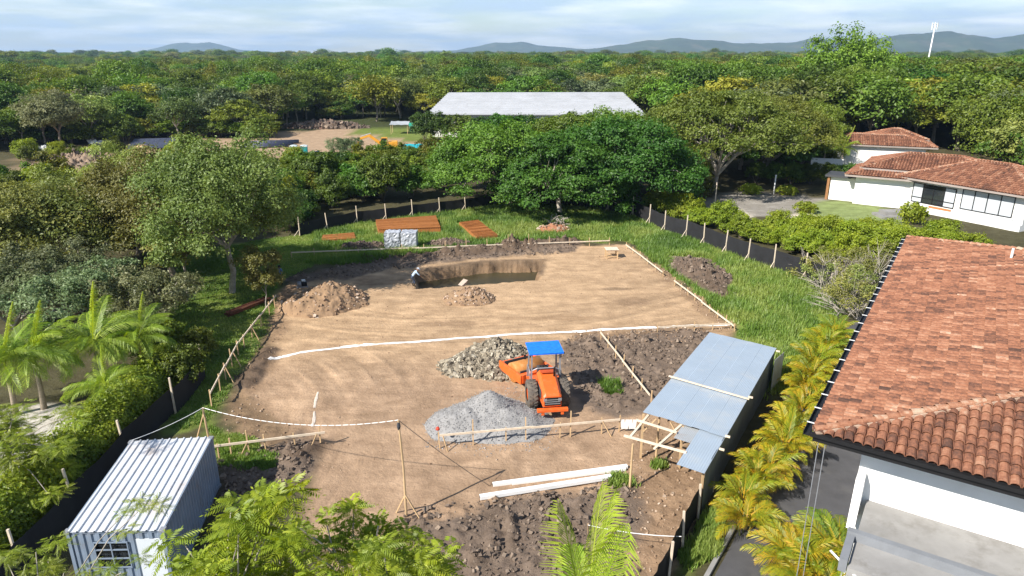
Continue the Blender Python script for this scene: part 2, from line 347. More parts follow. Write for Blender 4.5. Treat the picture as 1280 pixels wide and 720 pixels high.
def axis_grid(lo, hi, f0, f1, step, grow):
    a = list(np.arange(f0, f1 + step / 2, step)); s, p = step, a[-1]; up = []
    while p < hi: s *= grow; p += s; up.append(p)
    s, p = step, a[0]; dn = []
    while p > lo: s *= grow; p -= s; dn.append(p)
    return np.array(dn[::-1] + a + up)
gx = axis_grid(-9500, 9500, -22, 19, 0.14, 1.09); gy = axis_grid(-400, 10500, 20, 70, 0.14, 1.075)
GX, GY = np.meshgrid(gx, gy); xs, ys = GX.ravel(), GY.ravel()
near = (np.hypot(xs, ys) < 190)
zs = np.zeros_like(xs); zs[near] = height(xs[near], ys[near]); zs[~near] = height(xs[~near], ys[~near], False)
gcol = np.zeros((len(xs), 3)); gcol[:] = (0.075, 0.068, 0.035)                     # leaf litter and scrub floor
xn, yn = xs[near], ys[near]; cn_ = gcol[near].copy(); 
edge = fbm(xn, yn, 0.55, 4, 61) * 0.9
def lay(mask, c):
    global cn_
    cn_ = cn_ * (1 - mask[:, None]) + np.array(c)[None] * mask[:, None]
for p in YARD: lay(sstep(-2, 2, poly_sd(p, xn, yn) + edge * 3), (0.36, 0.255, 0.165))
for p in GRASS: lay(sstep(-0.5, 0.5, poly_sd(p, xn, yn) + edge), (0.14, 0.18, 0.04))
for p in SANDY: lay(sstep(-0.3, 0.3, poly_sd(p, xn, yn) + edge * .3), (0.50, 0.47, 0.42))
lay(sstep(-0.2, 0.2, poly_sd(VDRIVE, xn, yn)), (0.27, 0.25, 0.22)); lay(sstep(-0.3, 0.3, poly_sd(VLAWN, xn, yn)), (0.22, 0.27, 0.10))
for p in VSAND: lay(sstep(-0.3, 0.3, poly_sd(p, xn, yn)), (0.62, 0.55, 0.44))
sm = sstep(-0.4, 0.5, poly_sd(SITE, xn, yn) + edge * 0.6)
tone = fbm(xn, yn, 0.16, 4, 71)
soil = np.array((0.42, 0.287, 0.172))[None] * (1 + 0.16 * tone[:, None]) + sstep(46, 36, yn)[:, None] * np.array((-0.06, -0.042, -0.015))[None]
soil = soil * (1 + 0.30 * tracks(xn, yn) + 0.22 * fbm(xn * 0.9 + yn * 0.3, yn * 0.25 - xn * 0.1, 1.1, 4, 120, 0.6) * sstep(46, 40, yn) + 0.2 * fbm(xn * 0.22, yn * 1.3, 1.0, 4, 121, 0.6) * sstep(44, 50, yn))[:, None]
cn_ = cn_ * (1 - sm[:, None]) + soil * sm[:, None]
for p in BROWN: lay(0.8 * sstep(-0.4, 0.7, poly_sd(p, xn, yn) + edge * 1.2), (0.25, 0.165, 0.10))
for p in DARK: lay(0.93 * sstep(-0.4, 0.6, poly_sd(p, xn, yn) + edge * 1.3), (0.150, 0.114, 0.088))
for (x0, y0, x1, y1, w, hh) in BERMS:
    ex, ey = x1 - x0, y1 - y0; t = np.clip(((xn - x0) * ex + (yn - y0) * ey) / (ex * ex + ey * ey), 0, 1)
    lay(0.9 * sstep(w * 1.1, w * 0.5, np.hypot(xn - x0 - ex * t, yn - y0 - ey * t) + edge * 0.7), (0.12, 0.085, 0.06))
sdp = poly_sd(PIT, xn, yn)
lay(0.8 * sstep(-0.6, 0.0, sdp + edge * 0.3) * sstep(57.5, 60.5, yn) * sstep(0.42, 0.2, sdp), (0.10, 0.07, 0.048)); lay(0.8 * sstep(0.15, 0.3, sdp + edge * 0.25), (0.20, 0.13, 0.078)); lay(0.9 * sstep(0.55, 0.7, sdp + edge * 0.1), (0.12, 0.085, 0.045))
# darker brown patches in the soil colour
for (px, py, rx, ry, c) in ((790, 378, 1.6, 1.0, (0.20, 0.13, 0.08)), (770, 362, 1.3, 0.5, (0.16, 0.11, 0.07)), (470, 352, 2.6, 1.4, (0.27, 0.18, 0.11)), (560, 405, 3.0, 0.8, (0.27, 0.18, 0.11)), (690, 398, 4, 0.6, (0.29, 0.19, 0.11))):
    x0, y0 = at(px, py); d = ((xn - x0) / rx) ** 2 + ((yn - y0) / ry) ** 2 + edge * 0.9
    lay(0.6 * sstep(1.2, 0.3, d), c)
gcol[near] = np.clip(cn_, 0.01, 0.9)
gcol[~near] = np.array((0.05, 0.06, 0.022))
nx_, ny_ = len(gx), len(gy)
ii = np.arange(nx_ * ny_).reshape(ny_, nx_)
gf = np.stack([ii[:-1, :-1], ii[:-1, 1:], ii[1:, 1:], ii[1:, :-1]], -1).reshape(-1, 4)
def ground_material():
    m, nt, out = new_mat("ground_earth"); L = nt.links.new
    p = nd(nt, "ShaderNodeBsdfPrincipled", Roughness=0.95); p.inputs['Specular IOR Level'].default_value = 0.12
    a = nd(nt, "ShaderNodeVertexColor", layer_name="zone"); t = nd(nt, "ShaderNodeTexCoord")
    n1 = nd(nt, "ShaderNodeTexNoise", Scale=0.7, Detail=10.0, Roughness=0.68); L(t.outputs['Object'], n1.inputs['Vector'])
    mp = nd(nt, "ShaderNodeMapping"); mp.inputs['Rotation'].default_value = (0, 0, math.radians(-72)); mp.inputs['Scale'].default_value = (0.5, 1.6, 1)
    L(t.outputs['Object'], mp.inputs[0])
    n2 = nd(nt, "ShaderNodeTexNoise", Scale=1.0, Detail=7.0, Roughness=0.6, Distortion=0.6); L(mp.outputs[0], n2.inputs['Vector'])
    r1 = ramp(nt, [(0.25, (0.68, 0.66, 0.64)), (0.75, (1.28, 1.29, 1.30))]); L(n1.outputs[0], r1.inputs[0])
    r2 = ramp(nt, [(0.3, (0.84, 0.83, 0.82)), (0.7, (1.14, 1.14, 1.15))]); L(n2.outputs[0], r2.inputs[0])
    m1 = nd(nt, "ShaderNodeMixRGB", blend_type='MULTIPLY'); m1.inputs[0].default_value = 1; L(a.outputs[0], m1.inputs[1]); L(r1.outputs[0], m1.inputs[2])
    m2 = nd(nt, "ShaderNodeMixRGB", blend_type='MULTIPLY'); m2.inputs[0].default_value = 1; L(m1.outputs[0], m2.inputs[1]); L(r2.outputs[0], m2.inputs[2])
    L(m2.outputs[0], p.inputs['Base Color'])
    n3 = nd(nt, "ShaderNodeTexNoise", Scale=5.0, Detail=8.0, Roughness=0.7); L(t.outputs['Object'], n3.inputs['Vector'])
    b = nd(nt, "ShaderNodeBump", Strength=0.9, Distance=0.09); L(n3.outputs[0], b.inputs['Height'])
    b2 = nd(nt, "ShaderNodeBump", Strength=0.6, Distance=0.05); L(n2.outputs[0], b2.inputs['Height']); L(b.outputs[0], b2.inputs['Normal'])
    L(b2.outputs[0], p.inputs['Normal']); L(p.outputs[0], out.inputs[0]); return m
MAT['ground'] = ground_material()
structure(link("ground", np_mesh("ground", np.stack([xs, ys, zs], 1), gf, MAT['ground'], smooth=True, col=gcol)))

# asphalt drive beside the big house, its kerb and the planted bed
mb = MB(); q = [Vector((*p, 0.004)) for p in DRIVE]; mb.quad(q[0], q[3], q[2], q[1]); structure(mb.build("driveway", MAT['asphalt']))
mb = MB(); k0 = DRIVE0 - AXU * 14; k1 = DRIVE0 + AXU * 3.6; nrm = -AXV * 0.09
mb.beam((*(k0 + nrm), 0.02), (*(k1 + nrm), 0.02), 0.18, 0.32); structure(mb.build("kerb", MAT['concrete'], bevel=0.015))

# the distant hills
HILLM = surf('hill_green', (0.055, 0.075, 0.035), 0.95, 0.35, 0.004, stain=(0.20, 0.17, 0.12), stain_amt=0.5, stain_scale=0.006)
def hill(pts, dist, depth, seed):
    pts = [(x, min(y, 66.5)) for x, y in pts]
    X = np.linspace(pts[0][0], pts[-1][0], 150); top = np.interp(X, [p[0] for p in pts], [p[1] for p in pts])
    n = 26; V = []
    for j in range(n):
        s = j / (n - 1) * 2 - 1; prof = math.cos(s * math.pi / 2) ** 1.3
        D = dist + depth * s
        for x, y in zip(X, top):
            zt = CAM_H + (66 - y) * 0.85 / F_PX * dist
            wx = (x - 640) / F_PX * dist
            z = zt * prof * (0.9 + 0.1 * (j == n // 2)) + 0.13 * zt * float(fbm(np.array([wx]), np.array([D]), 4.0 / depth, 4, seed)[0])
            V.append((wx * (0.6 + 0.4 * D / dist), D * 0.985, max(z, 0) - 2))
    nn = len(X); ii = np.arange(n * nn).reshape(n, nn)
    f = np.stack([ii[:-1, :-1], ii[:-1, 1:], ii[1:, 1:], ii[1:, :-1]], -1).reshape(-1, 4)
    return structure(link("hill", np_mesh("hill", np.array(V), f, HILLM, smooth=True)))
hill([(200, 66), (225, 61), (245, 55), (262, 52), (275, 54), (288, 53), (303, 57), (322, 62), (345, 64), (375, 66)], 8800, 900, 1)
hill([(500, 66), (540, 64), (575, 63), (600, 58), (622, 53), (636, 54), (652, 52), (668, 56), (692, 58), (715, 61), (745, 63), (780, 65)], 8000, 900, 2)
hill([(680, 66), (730, 61), (770, 56), (805, 50), (835, 46), (850, 48), (872, 49), (900, 53), (930, 55), (960, 53), (990, 47), (1020, 52), (1060, 57), (1100, 66)], 6000, 700, 3)
hill([(1010, 66), (1050, 52), (1090, 42), (1120, 41), (1148, 38), (1175, 44), (1200, 48), (1230, 44), (1262, 38), (1300, 41), (1360, 48), (1420, 66)], 5200, 600, 4)

# ------------------------------------------------------------------ tiled roofs
TILE_M = tint_mat('terracotta', [(0.0, (0.075, 0.042, 0.032)), (0.2, (0.125, 0.060, 0.040)), (0.5, (0.27, 0.116, 0.066)), (0.78, (0.365, 0.185, 0.112)), (1.0, (0.45, 0.33, 0.235))], 0.95, 0.2, 1.15, 7.5, 0.012, 30)
PAN_M = surf('tile_channel', (0.16, 0.07, 0.045), 0.95, 0.35, 3)
MORTAR_M = surf('mortar', (0.42, 0.30, 0.22), 0.95, 0.3, 3, 0.01, 20)
def tile_arrays(seg, w, l):
    V, Fq = [], []
    for (y, r, zo) in ((0.0, w * 0.5, 0.045), (l, w * 0.40, 0.0)):
        for k in range(seg + 1):
            th = math.pi * k / seg; V.append((-r * math.cos(th), y, zo + r * 0.85 * math.sin(th)))
    for k in range(seg): Fq.append((k, k + 1, seg + 2 + k, seg + 1 + k))
    b = len(V)
    for k in range(seg + 1):
        th = math.pi * k / seg; r = w * 0.5 - 0.022; V.append((-r * math.cos(th), 0.0, 0.045 + r * 0.85 * math.sin(th)))
    for k in range(seg): Fq.append((k + 1, k, b + k, b + k + 1))
    return np.array(V), np.array(Fq)
def hip_roof(root, origin, ang, L, W, tans, tw, tl, seg, nparts, rng, caps=True, part_key=None):
    """tiled hip roof on a rectangle: p along the first eave, q inwards; tans = slopes of eaves q=0, p=0, q=W, p=L"""
    tA, tB, tC, tD = tans; ca, sa = math.cos(ang), math.sin(ang); O = np.array(origin)
    def wp(p, q, h): return np.array((O[0] + p * ca - q * sa, O[1] + p * sa + q * ca, O[2] + h))
    hr = L * tB * tD / (tB + tD); hr2 = W * tA * tC / (tA + tC)
    if hr <= hr2:
        pr_ = hr / tB; R0, R1 = (pr_, hr / tA, hr), (pr_, W - hr / tC, hr)
        faces = [[(0, 0, 0), (L, 0, 0), R0], [(0, W, 0), (0, 0, 0), R0, R1], [(L, W, 0), (0, W, 0), R1], [(L, 0, 0), (L, W, 0), R1, R0]]
        hips = [((0, 0, 0), R0), ((L, 0, 0), R0), ((0, W, 0), R1), ((L, W, 0), R1), (R0, R1)]
    else:
        hr = hr2; q_ = hr / tA; R0, R1 = (hr / tB, q_, hr), (L - hr / tD, q_, hr)
        faces = [[(0, 0, 0), (L, 0, 0), R1, R0], [(0, W, 0), (0, 0, 0), R0], [(L, W, 0), (0, W, 0), R0, R1], [(L, 0, 0), (L, W, 0), R1]]
        hips = [((0, 0, 0), R0), ((L, 0, 0), R1), ((0, W, 0), R0), ((L, W, 0), R1), (R0, R1)]
    mb = MB()
    for f in faces: mb.add([wp(p, q, h - 0.005) for p, q, h in f], [tuple(range(len(f)))])
    roof = mb.build("roof", PAN_M, root)
    def hmin(p, q): return min(tA * q, tB * p, tC * (W - q), tD * (L - p))
    TV, TF = tile_arrays(seg, tw, tl * 1.16); mats = []
    P3 = np.array((ca, sa, 0)); Q3 = np.array((-sa, ca, 0))
    spec = [(P3, Q3, tA, L, lambda c, r: (c, r)), (-Q3, P3, tB, W, lambda c, r: (r, c)), (-P3, -Q3, tC, L, lambda c, r: (c, W - r)), (Q3, -P3, tD, W, lambda c, r: (L - r, c))]
    for k, (e, n, t, ln, mp) in enumerate(spec):
        cs = 1 / math.sqrt(1 + t * t); yv = n * cs + np.array((0, 0, t * cs)); zv = np.cross(e, yv)
        nc = int(ln / tw); half = hr / t
        for i in range(nc):
            c = (i + 0.5) * ln / nc; ct = rng.uniform(-0.12, 0.12)
            for j in range(int(half / (tl * cs)) + 1):
                r = j * tl * cs - 0.05
                p, q = mp(c, r + tl * 0.5 * cs)
                hh = (r + tl * 0.5 * cs) * t
                if hh > hmin(p, q) + 0.02 or r > half: continue
                p0, q0 = mp(c, r); ang_j = rng.uniform(-0.025, 0.025)
                pos = wp(p0, q0, r * t + rng.uniform(0, 0.012))
                e2 = e * math.cos(ang_j) + yv * math.sin(ang_j); y2 = yv * math.cos(ang_j) - e * math.sin(ang_j)
                tint = min(1, max(0, 0.46 + ct + rng.gauss(0, 0.11) + 0.16 * float(vnoise(np.array([c * 0.7]), np.array([r * 0.7]), 3 + k)[0] - 0.5)))
                mats.append((pos, e2, y2, zv, tint))
    if nparts:
        mats.sort(key=part_key)
        variants = []
        for k in range(8):
            variants.append(np_mesh("roof_tile", TV, TF, TILE_M, tint=np.full(len(TV), 0.12 + 0.1 * k), smooth=False))
        for (pos, e2, y2, zv, tint) in mats[:nparts]:
            o = link("roof_tile", variants[min(7, max(0, int((tint - 0.07) / 0.1)))], roof)
            M = Matrix(((e2[0], y2[0], zv[0], pos[0]), (e2[1], y2[1], zv[1], pos[1]), (e2[2], y2[2], zv[2], pos[2]), (0, 0, 0, 1)))
            o.matrix_world = M
    rest = mats[nparts:]
    if rest:
        A = np.array([np.stack([m[1], m[2], m[3]], 0) for m in rest]); Pp = np.array([m[0] for m in rest]); T = np.array([m[4] for m in rest])
        V = np.einsum('vk,nkj->nvj', TV, A) + Pp[:, None, :]
        Fq = TF[None] + (np.arange(len(rest)) * len(TV))[:, None, None]
        o = link("roof_tiles", np_mesh("roof_tiles", V.reshape(-1, 3), Fq.reshape(-1, 4), TILE_M, tint=np.repeat(T, len(TV))), roof); o["kind"] = "stuff"
    if caps:
        mb = MB(); mm = MB()
        for a, b in hips:
            A_, B_ = Vector(wp(*a)), Vector(wp(*b)); Ln = (B_ - A_).length; d = (B_ - A_).normalized(); n = max(1, int(Ln / tl))
            up = Vector((0, 0, 1)); sx = d.cross(up).normalized(); uz = sx.cross(d)
            mm.beam(A_ + uz * 0.03, B_ + uz * 0.03, tw * 1.15, 0.10)
            for k in range(n):
                mb.ct = min(1, max(0, rng.gauss(0.62, 0.14)))
                M = Matrix(((sx.x, d.x, uz.x, 0), (sx.y, d.y, uz.y, 0), (sx.z, d.z, uz.z, 0), (0, 0, 0, 1))); M.translation = A_ + d * (k * Ln / n) + uz * 0.075
                mb.add([M @ Vector(tuple(v)) for v in TV], [tuple(f) for f in TF])
        mb.build("hip_cap", TILE_M, roof); mm.build("mortar_bed", MORTAR_M, roof)
    return roof

RNG = random.Random(11)
# ---- the large house beside the drive
HA = np.array((*at(1018, 540, 7.5), 7.5)); FRONT_ANG = U_ANG - math.pi / 2
house = thing("tiled_house", "large white house with long weathered terracotta barrel tile hip roof beside asphalt drive", "house", (0, 0, 0))
HL, HW = 18.0, 29.2
TANS = (math.tan(math.radians(20)), math.tan(math.radians(13.5)), math.tan(math.radians(13.5)), math.tan(math.radians(13.5)))
roof_h = hip_roof(house, HA, FRONT_ANG, HL, HW, TANS, 0.285, 0.37, 6, 300, RNG, True, lambda m: m[0][0] ** 2 * (3.0 if m[0][0] / max(m[0][1], 1) > 0.92 else 1) + m[0][1] ** 2)
def hp(v, u, z): return Vector((HA[0] + AXV[0] * v + AXU[0] * u, HA[1] + AXV[1] * v + AXU[1] * u, z))
mb = MB(); mb.beam(hp(-0.02, -0.02, 7.36), hp(HL, -0.02, 7.36), 0.06, 0.32); mb.beam(hp(-0.1, -0.09, 7.45), hp(HL, -0.09, 7.45), 0.13, 0.13); mb.build("fascia", MAT['black'], house)
mb = MB(); mb.beam(hp(-0.12, -0.1, 7.45), hp(-0.12, HW, 7.45), 0.02, 0.16); mb.beam(hp(-0.30, -0.1, 7.45), hp(-0.30, HW, 7.45), 0.02, 0.16); mb.beam(hp(-0.21, -0.1, 7.38), hp(-0.21, HW, 7.38), 0.17, 0.02)
gut = mb.build("gutter", MAT['black'], house)
sm_ = MB(); sm_.beam((-0.14, 0, 0), (0.14, 0, 0), 0.05, 0.015); strap_me = sm_.mesh("gutter_strap", MAT['white'])
for k in range(25):
    u = 0.5 + k * 1.17; p = hp(-0.19, u, 7.545); link("gutter_strap", strap_me, gut, loc=p, rot=(0, 0, FRONT_ANG))
mb = MB(); mb.add([hp(0, 0, 7.2), hp(HL, 0, 7.2), hp(HL, HW, 7.2), hp(0, HW, 7.2)], [(0, 1, 2, 3)]); mb.build("soffit", MAT['dark_grey'], house)
mb = MB()
mb.hexa([hp(1.35, 1.25, -0.3), hp(HL - 1, 1.25, -0.3), hp(HL - 1, 1.6, -0.3), hp(1.35, 1.6, -0.3), hp(1.35, 1.25, 7.19), hp(HL - 1, 1.25, 7.19), hp(HL - 1, 1.6, 7.19), hp(1.35, 1.6, 7.19)])
mb.build("front_wall", MAT['white'], house)
mb = MB(); mb.hexa([hp(1.35, 1.602, -0.3), hp(1.7, 1.602, -0.3), hp(1.7, HW - 1.2, -0.3), hp(1.35, HW - 1.2, -0.3), hp(1.35, 1.602, 7.19), hp(1.7, 1.602, 7.19), hp(1.7, HW - 1.2, 7.19), hp(1.35, HW - 1.2, 7.19)])
mb.build("side_wall", MAT['white'], house)
# concrete canopy under the wall band, its grey edge beam and the recess
mb = MB(); mb.hexa([hp(1.75, -2.6, 4.62), hp(HL - 1, -2.6, 4.62), hp(HL - 1, 1.245, 4.62), hp(1.75, 1.245, 4.62), hp(1.75, -2.6, 4.9), hp(HL - 1, -2.6, 4.9), hp(HL - 1, 1.245, 4.9), hp(1.75, 1.245, 4.9)])
mb.build("canopy_slab", MAT['concrete'], house)
mb = MB(); mb.beam(hp(1.5, -1.15, 5.02), hp(HL - 1, -1.15, 5.02), 0.22, 0.36); mb.beam(hp(1.62, -2.6, 4.9), hp(1.62, -1.28, 4.9), 0.22, 0.42)
mb.build("edge_beam", surf('slate_paint', (0.20, 0.21, 0.225), 0.6, 0.12, 2), house)
mb = MB(); mb.hexa([hp(1.352, 0.2, 4.3), hp(1.60, 0.2, 4.3), hp(1.60, 1.248, 4.3), hp(1.352, 1.248, 4.3), hp(1.352, 0.7, 5.9), hp(1.60, 0.7, 5.9), hp(1.60, 1.248, 5.9), hp(1.352, 1.248, 5.9)]); mb.build("side_fin", MAT['white'], house)
mb = MB(); mb.tube([hp(1.2, -1.9, 4.75), hp(2.4, -3.0, 4.7)], 0.035, 8); mb.build("spout", MAT['white'], house)
mb = MB()
for dv_ in (0.16, 0.36):
    p = hp(dv_, 0.05, 7.2); zz = 7.2
    mb.tube([(p.x, p.y, 7.2), (p.x + 0.004, p.y, 0.0)], 0.014, 5)
mb.build("rain_chain", MAT['grey_steel'], house)
mb = MB(); p = at(1266, 316, 9.3); 
vp = along(1266, 314, 36.0)
mb.tube([(vp.x, vp.y, vp.z - 0.6), (vp.x, vp.y, vp.z + 0.15)], 0.06, 8); mb.build("vent_pipe", MAT['white'], house)

# ---- the villa behind the hedge
STUCCO = surf('stucco', (0.78, 0.77, 0.74), 0.85, 0.07, 0.5, stain=(0.6, 0.57, 0.5), stain_amt=0.3, stain_scale=0.4)
FRAME = MAT['black']
villa = thing("white_villa", "low white villa with mottled terracotta roofs and dark framed windows behind the hedge", "house")
def wall_seg(root, p0, p1, z0, z1, th, name="wall", mat=STUCCO):
    p0, p1 = Vector((*p0, 0)), Vector((*p1, 0)); d = (p1 - p0).normalized(); n = Vector((-d.y, d.x, 0)) * th
    mb = MB(); a, b = p0, p1
    Z0, Z1 = Vector((0, 0, z0)), Vector((0, 0, z1))
    mb.hexa([a + Z0, b + Z0, b + n + Z0, a + n + Z0, a + Z1, b + Z1, b + n + Z1, a + n + Z1]); return mb.build(name, mat, root)
def window(root, p0, d, s0, s1, z0, z1, cols, blinds, n_out, low=0.0):
    """dark framed window with separate panes, proud of the wall"""
    P = lambda s, z, o: Vector((p0[0] + d[0] * s + n_out[0] * o, p0[1] + d[1] * s + n_out[1] * o, z))
    mb = MB(); fw = 0.09
    def bar(a, b, c, e): mb.hexa([P(a, c, 0.0), P(b, c, 0.0), P(b, c, 0.08), P(a, c, 0.08), P(a, e, 0.0), P(b, e, 0.0), P(b, e, 0.08), P(a, e, 0.08)])
    bar(s0, s1, z0, z0 + fw); bar(s0, s1, z1 - fw, z1)
    cw = (s1 - s0) / cols
    for k in range(cols + 1):
        c = min(max(s0 + k * cw, s0 + fw / 2), s1 - fw / 2); bar(c - fw / 2, c + fw / 2, z0 + fw, z1 - fw)
    if low: bar(s0 + fw, s1 - fw, low, low + fw)
    w = mb.build("window", FRAME, root)
    for k in range(cols):
        m2 = MB(); a, b = s0 + k * cw + 0.05, s0 + (k + 1) * cw - 0.05
        m2.quad(P(a, z0 + 0.05, 0.03), P(b, z0 + 0.05, 0.03), P(b, z1 - 0.05, 0.03), P(a, z1 - 0.05, 0.03))
        m2.build("pane", MAT['blind'] if k in blinds else MAT['glass'], w)
    return w
G0, G1 = np.array((45.2, 90.7)), np.array((50.4, 87.2)); MA = math.radians(-62); MD = np.array((math.cos(MA), math.sin(MA)))
M1 = G1 + MD * 13.6; MN = np.array((MD[1], -MD[0]))            # outward (towards the garden)
GD = (G1 - G0) / np.linalg.norm(G1 - G0); GN = np.array((GD[1], -GD[0]))
wall_seg(villa, G0, G1, -0.3, 3.75, 6.0, "garage_wall")
mb = MB(); a, b = G0 + GD * 0.75 + GN * 0.05, G1 - GD * 0.5 + GN * 0.05
mb.beam((*a, 1.45), (*b, 1.45), 0.06, 2.9); gd = mb.build("garage_door", MAT['white'], villa)
wall_seg(villa, G1, M1, -0.5, 4.0, 9.0, "wall")
wall_seg(villa, G1 + MN * 0.35, M1 + MN * 0.35, -0.6, 0.75, 0.34, "plinth")
window(villa, G1, MD, 0.5, 5.9, 1.15, 3.55, 4, (0, 3), MN, 1.75)
window(villa, G1, MD, 6.6, 12.4, 1.35, 3.75, 4, (0, 1, 2, 3), MN)
mb = MB(); a, b = G1 + MD * 6.5 + MN * 0.12, G1 + MD * 12.6 + MN * 0.12; mb.beam((*a, 1.0), (*b, 1.0), 0.12, 0.5); mb.build("balustrade", MAT['blind'], villa)
mb = MB(); a, b = G1 + MD * 3.0 + MN * 0.14, G1 + MD * 5.7 + MN * 0.14; mb.beam((*a, 0.9), (*b, 0.9), 0.1, 0.22); mb.build("timber_panel", surf('teak', (0.42, 0.17, 0.06), 0.6, 0.2, 4), villa)
EN = M1 + MD * 0.0
d2 = -MN; window(villa, M1, d2, 0.5, 2.0, 0.9, 3.6, 1, (), MD)
o_ = G1 - MD * 2.2 + MN * 0.9
# main hip roof: p along the window wall, q inwards -> wants p x q up
def rect_roof(root, p0, ang, L, W, z, pitch, rng, caps=True, fas=True):
    t = math.tan(math.radians(pitch)); r = hip_roof(root, (p0[0], p0[1], z), ang, L, W, (t, t, t, t), 0.34, 0.46, 3, 0, rng, caps)
    ca, sa = math.cos(ang), math.sin(ang); mb = MB()
    c = [(0, 0), (L, 0), (L, W), (0, W)]; c = [Vector((p0[0] + p * ca - q * sa, p0[1] + p * sa + q * ca, z - 0.13)) for p, q in c]
    for k in range(4): mb.beam(c[k], c[(k + 1) % 4], 0.12, 0.22)
    mb.build("fascia", surf('eave_paint', (0.32, 0.27, 0.24), 0.7, 0.15, 1), r); 
    m2 = MB(); m2.add([v - Vector((0, 0, 0.06)) for v in c], [(0, 1, 2, 3)]); m2.build("soffit", STUCCO, r); return r
mo = G1 - MD * 1.5 + MN * 1.0
rect_roof(villa, mo, MA, 16.5, 12.5, 4.15, 20, RNG)
go = G0 - GD * 1.2 + GN * 1.0
rect_roof(villa, go, math.atan2(GD[1], GD[0]), 11.0, 9.0, 3.9, 19, RNG)
go2 = go + GD * 1.4 - GN * 1.6; rect_roof(villa, go2, math.atan2(GD[1], GD[0]), 16.0, 10.0, 4.75, 18, RNG)
# flat roofed porch beside the garage
mb = MB(); pz = G0 - GD * 3.6
wall_seg(villa, G0 - GD * 3.2 - GN * 1.2, G0 - GD * 0.02 - GN * 1.2, -0.2, 3.1, 3.5, "porch_wall")
mb = MB(); a, b = G0 - GD * 3.9 - GN * 2.6, G0 - GD * 0.75 - GN * 2.6; mb.beam((*a, 3.26), (*b, 3.26), 3.9, 0.26); mb.build("flat_roof", MAT['dark_grey'], villa)
mb = MB(); a = G0 - GD * 3.45 - GN * 1.0; mb.box(a[0] - .12, a[0] + .12, a[1] - .12, a[1] + .12, 0, 3.12); mb.build("porch_post", surf('teak_post', (0.40, 0.20, 0.09), 0.7, 0.2, 3), villa)
mb = MB(); a = at(1118, 272); mb.box(a[0] - 2.0, a[0] + 2.2, a[1] - 1.2, a[1] + 1.6, 0.0, 0.35); mb.box(a[0] - 1.2, a[0] + 2.0, a[1] - .2, a[1] + 1.6, 0.35, 0.7); mb.build("steps", MAT['concrete'], villa)

# ---- houses further back
far1 = thing("tiled_house", "low house with pale red tiled roof beyond the villa, palms in front", "house")
p = at(1040, 181, 4.0); wall_seg(far1, (p[0] + 0.6, p[1] + 0.6), (p[0] + 13.5, p[1] - 4.7), 0, 4.0, 6, "wall")
wall_seg(far1, (p[0] - 4.5, p[1] - 3.0), (p[0] + 0.2, p[1] - 4.6), 0, 2.2, 0.3, "garden_wall")
rect_roof(far1, (p[0] - 1.0, p[1] + 0.5), math.radians(-22), 17, 9, 4.2, 17, RNG)
far2 = thing("tiled_pavilion", "dark brown tiled pavilion roof standing among the forest trees", "house")
p = at(1090, 174, 4.6); wall_seg(far2, (p[0] + 1, p[1] + 1), (p[0] + 8, p[1] - 1.2), 0, 4.6, 5, "wall", surf('brown_wall', (0.16, 0.11, 0.085), 0.8))
rect_roof(far2, (p[0], p[1]), math.radians(-16), 9, 8.0, 4.7, 20, RNG)

# ---- long warehouse with white metal roof
wh = thing("warehouse", "long white metal roofed warehouse standing among the trees", "warehouse")
WHITE_METAL = surf('white_metal', (0.43, 0.44, 0.46), 0.55, 0.10, 0.3, stain=(0.29, 0.29, 0.29), stain_amt=0.5, stain_scale=0.25)
E0, E1 = np.array((-20.0, 166.0)), np.array((31.0, 164.0)); K0, K1 = np.array((-16.2, 184.0)), np.array((28.6, 185.5))
wall_seg(wh, E0 + (1, 1.2), E1 + (-1, 1.2), 0, 5.0, 30, "wall")
NS = 13
for k in range(NS):                                           # roof sheets, each lapping the one below
    f0, f1 = k / NS, (k + 1.12) / NS
    A0, A1 = E0 + (K0 - E0) * f0, E1 + (K1 - E1) * f0; B0, B1 = E0 + (K0 - E0) * f1, E1 + (K1 - E1) * f1
    z0, z1 = 5.2 + 4.0 * f0 + 0.30, 5.2 + 4.0 * f1
    mb = MB(); mb.hexa([(*A0, z0 - .3), (*A1, z0 - .3), (*B1, z1 - .1), (*B0, z1 - .1), (*A0, z0), (*A1, z0), (*B1, z1), (*B0, z1)]); mb.build("roof_sheet", WHITE_METAL, wh)
mb = MB(); mb.hexa([(*K0, 9.0), (*K1, 9.0), (K1[0], 204, 5), (K0[0], 204, 5), (*K0, 9.1), (*K1, 9.1), (K1[0], 204, 5.1), (K0[0], 204, 5.1)]); mb.build("rear_roof", WHITE_METAL, wh)
mb = MB(); mb.beam((*K0, 9.22), (*K1, 9.22), 0.8, 0.12); mb.build("ridge_cap", WHITE_METAL, wh)

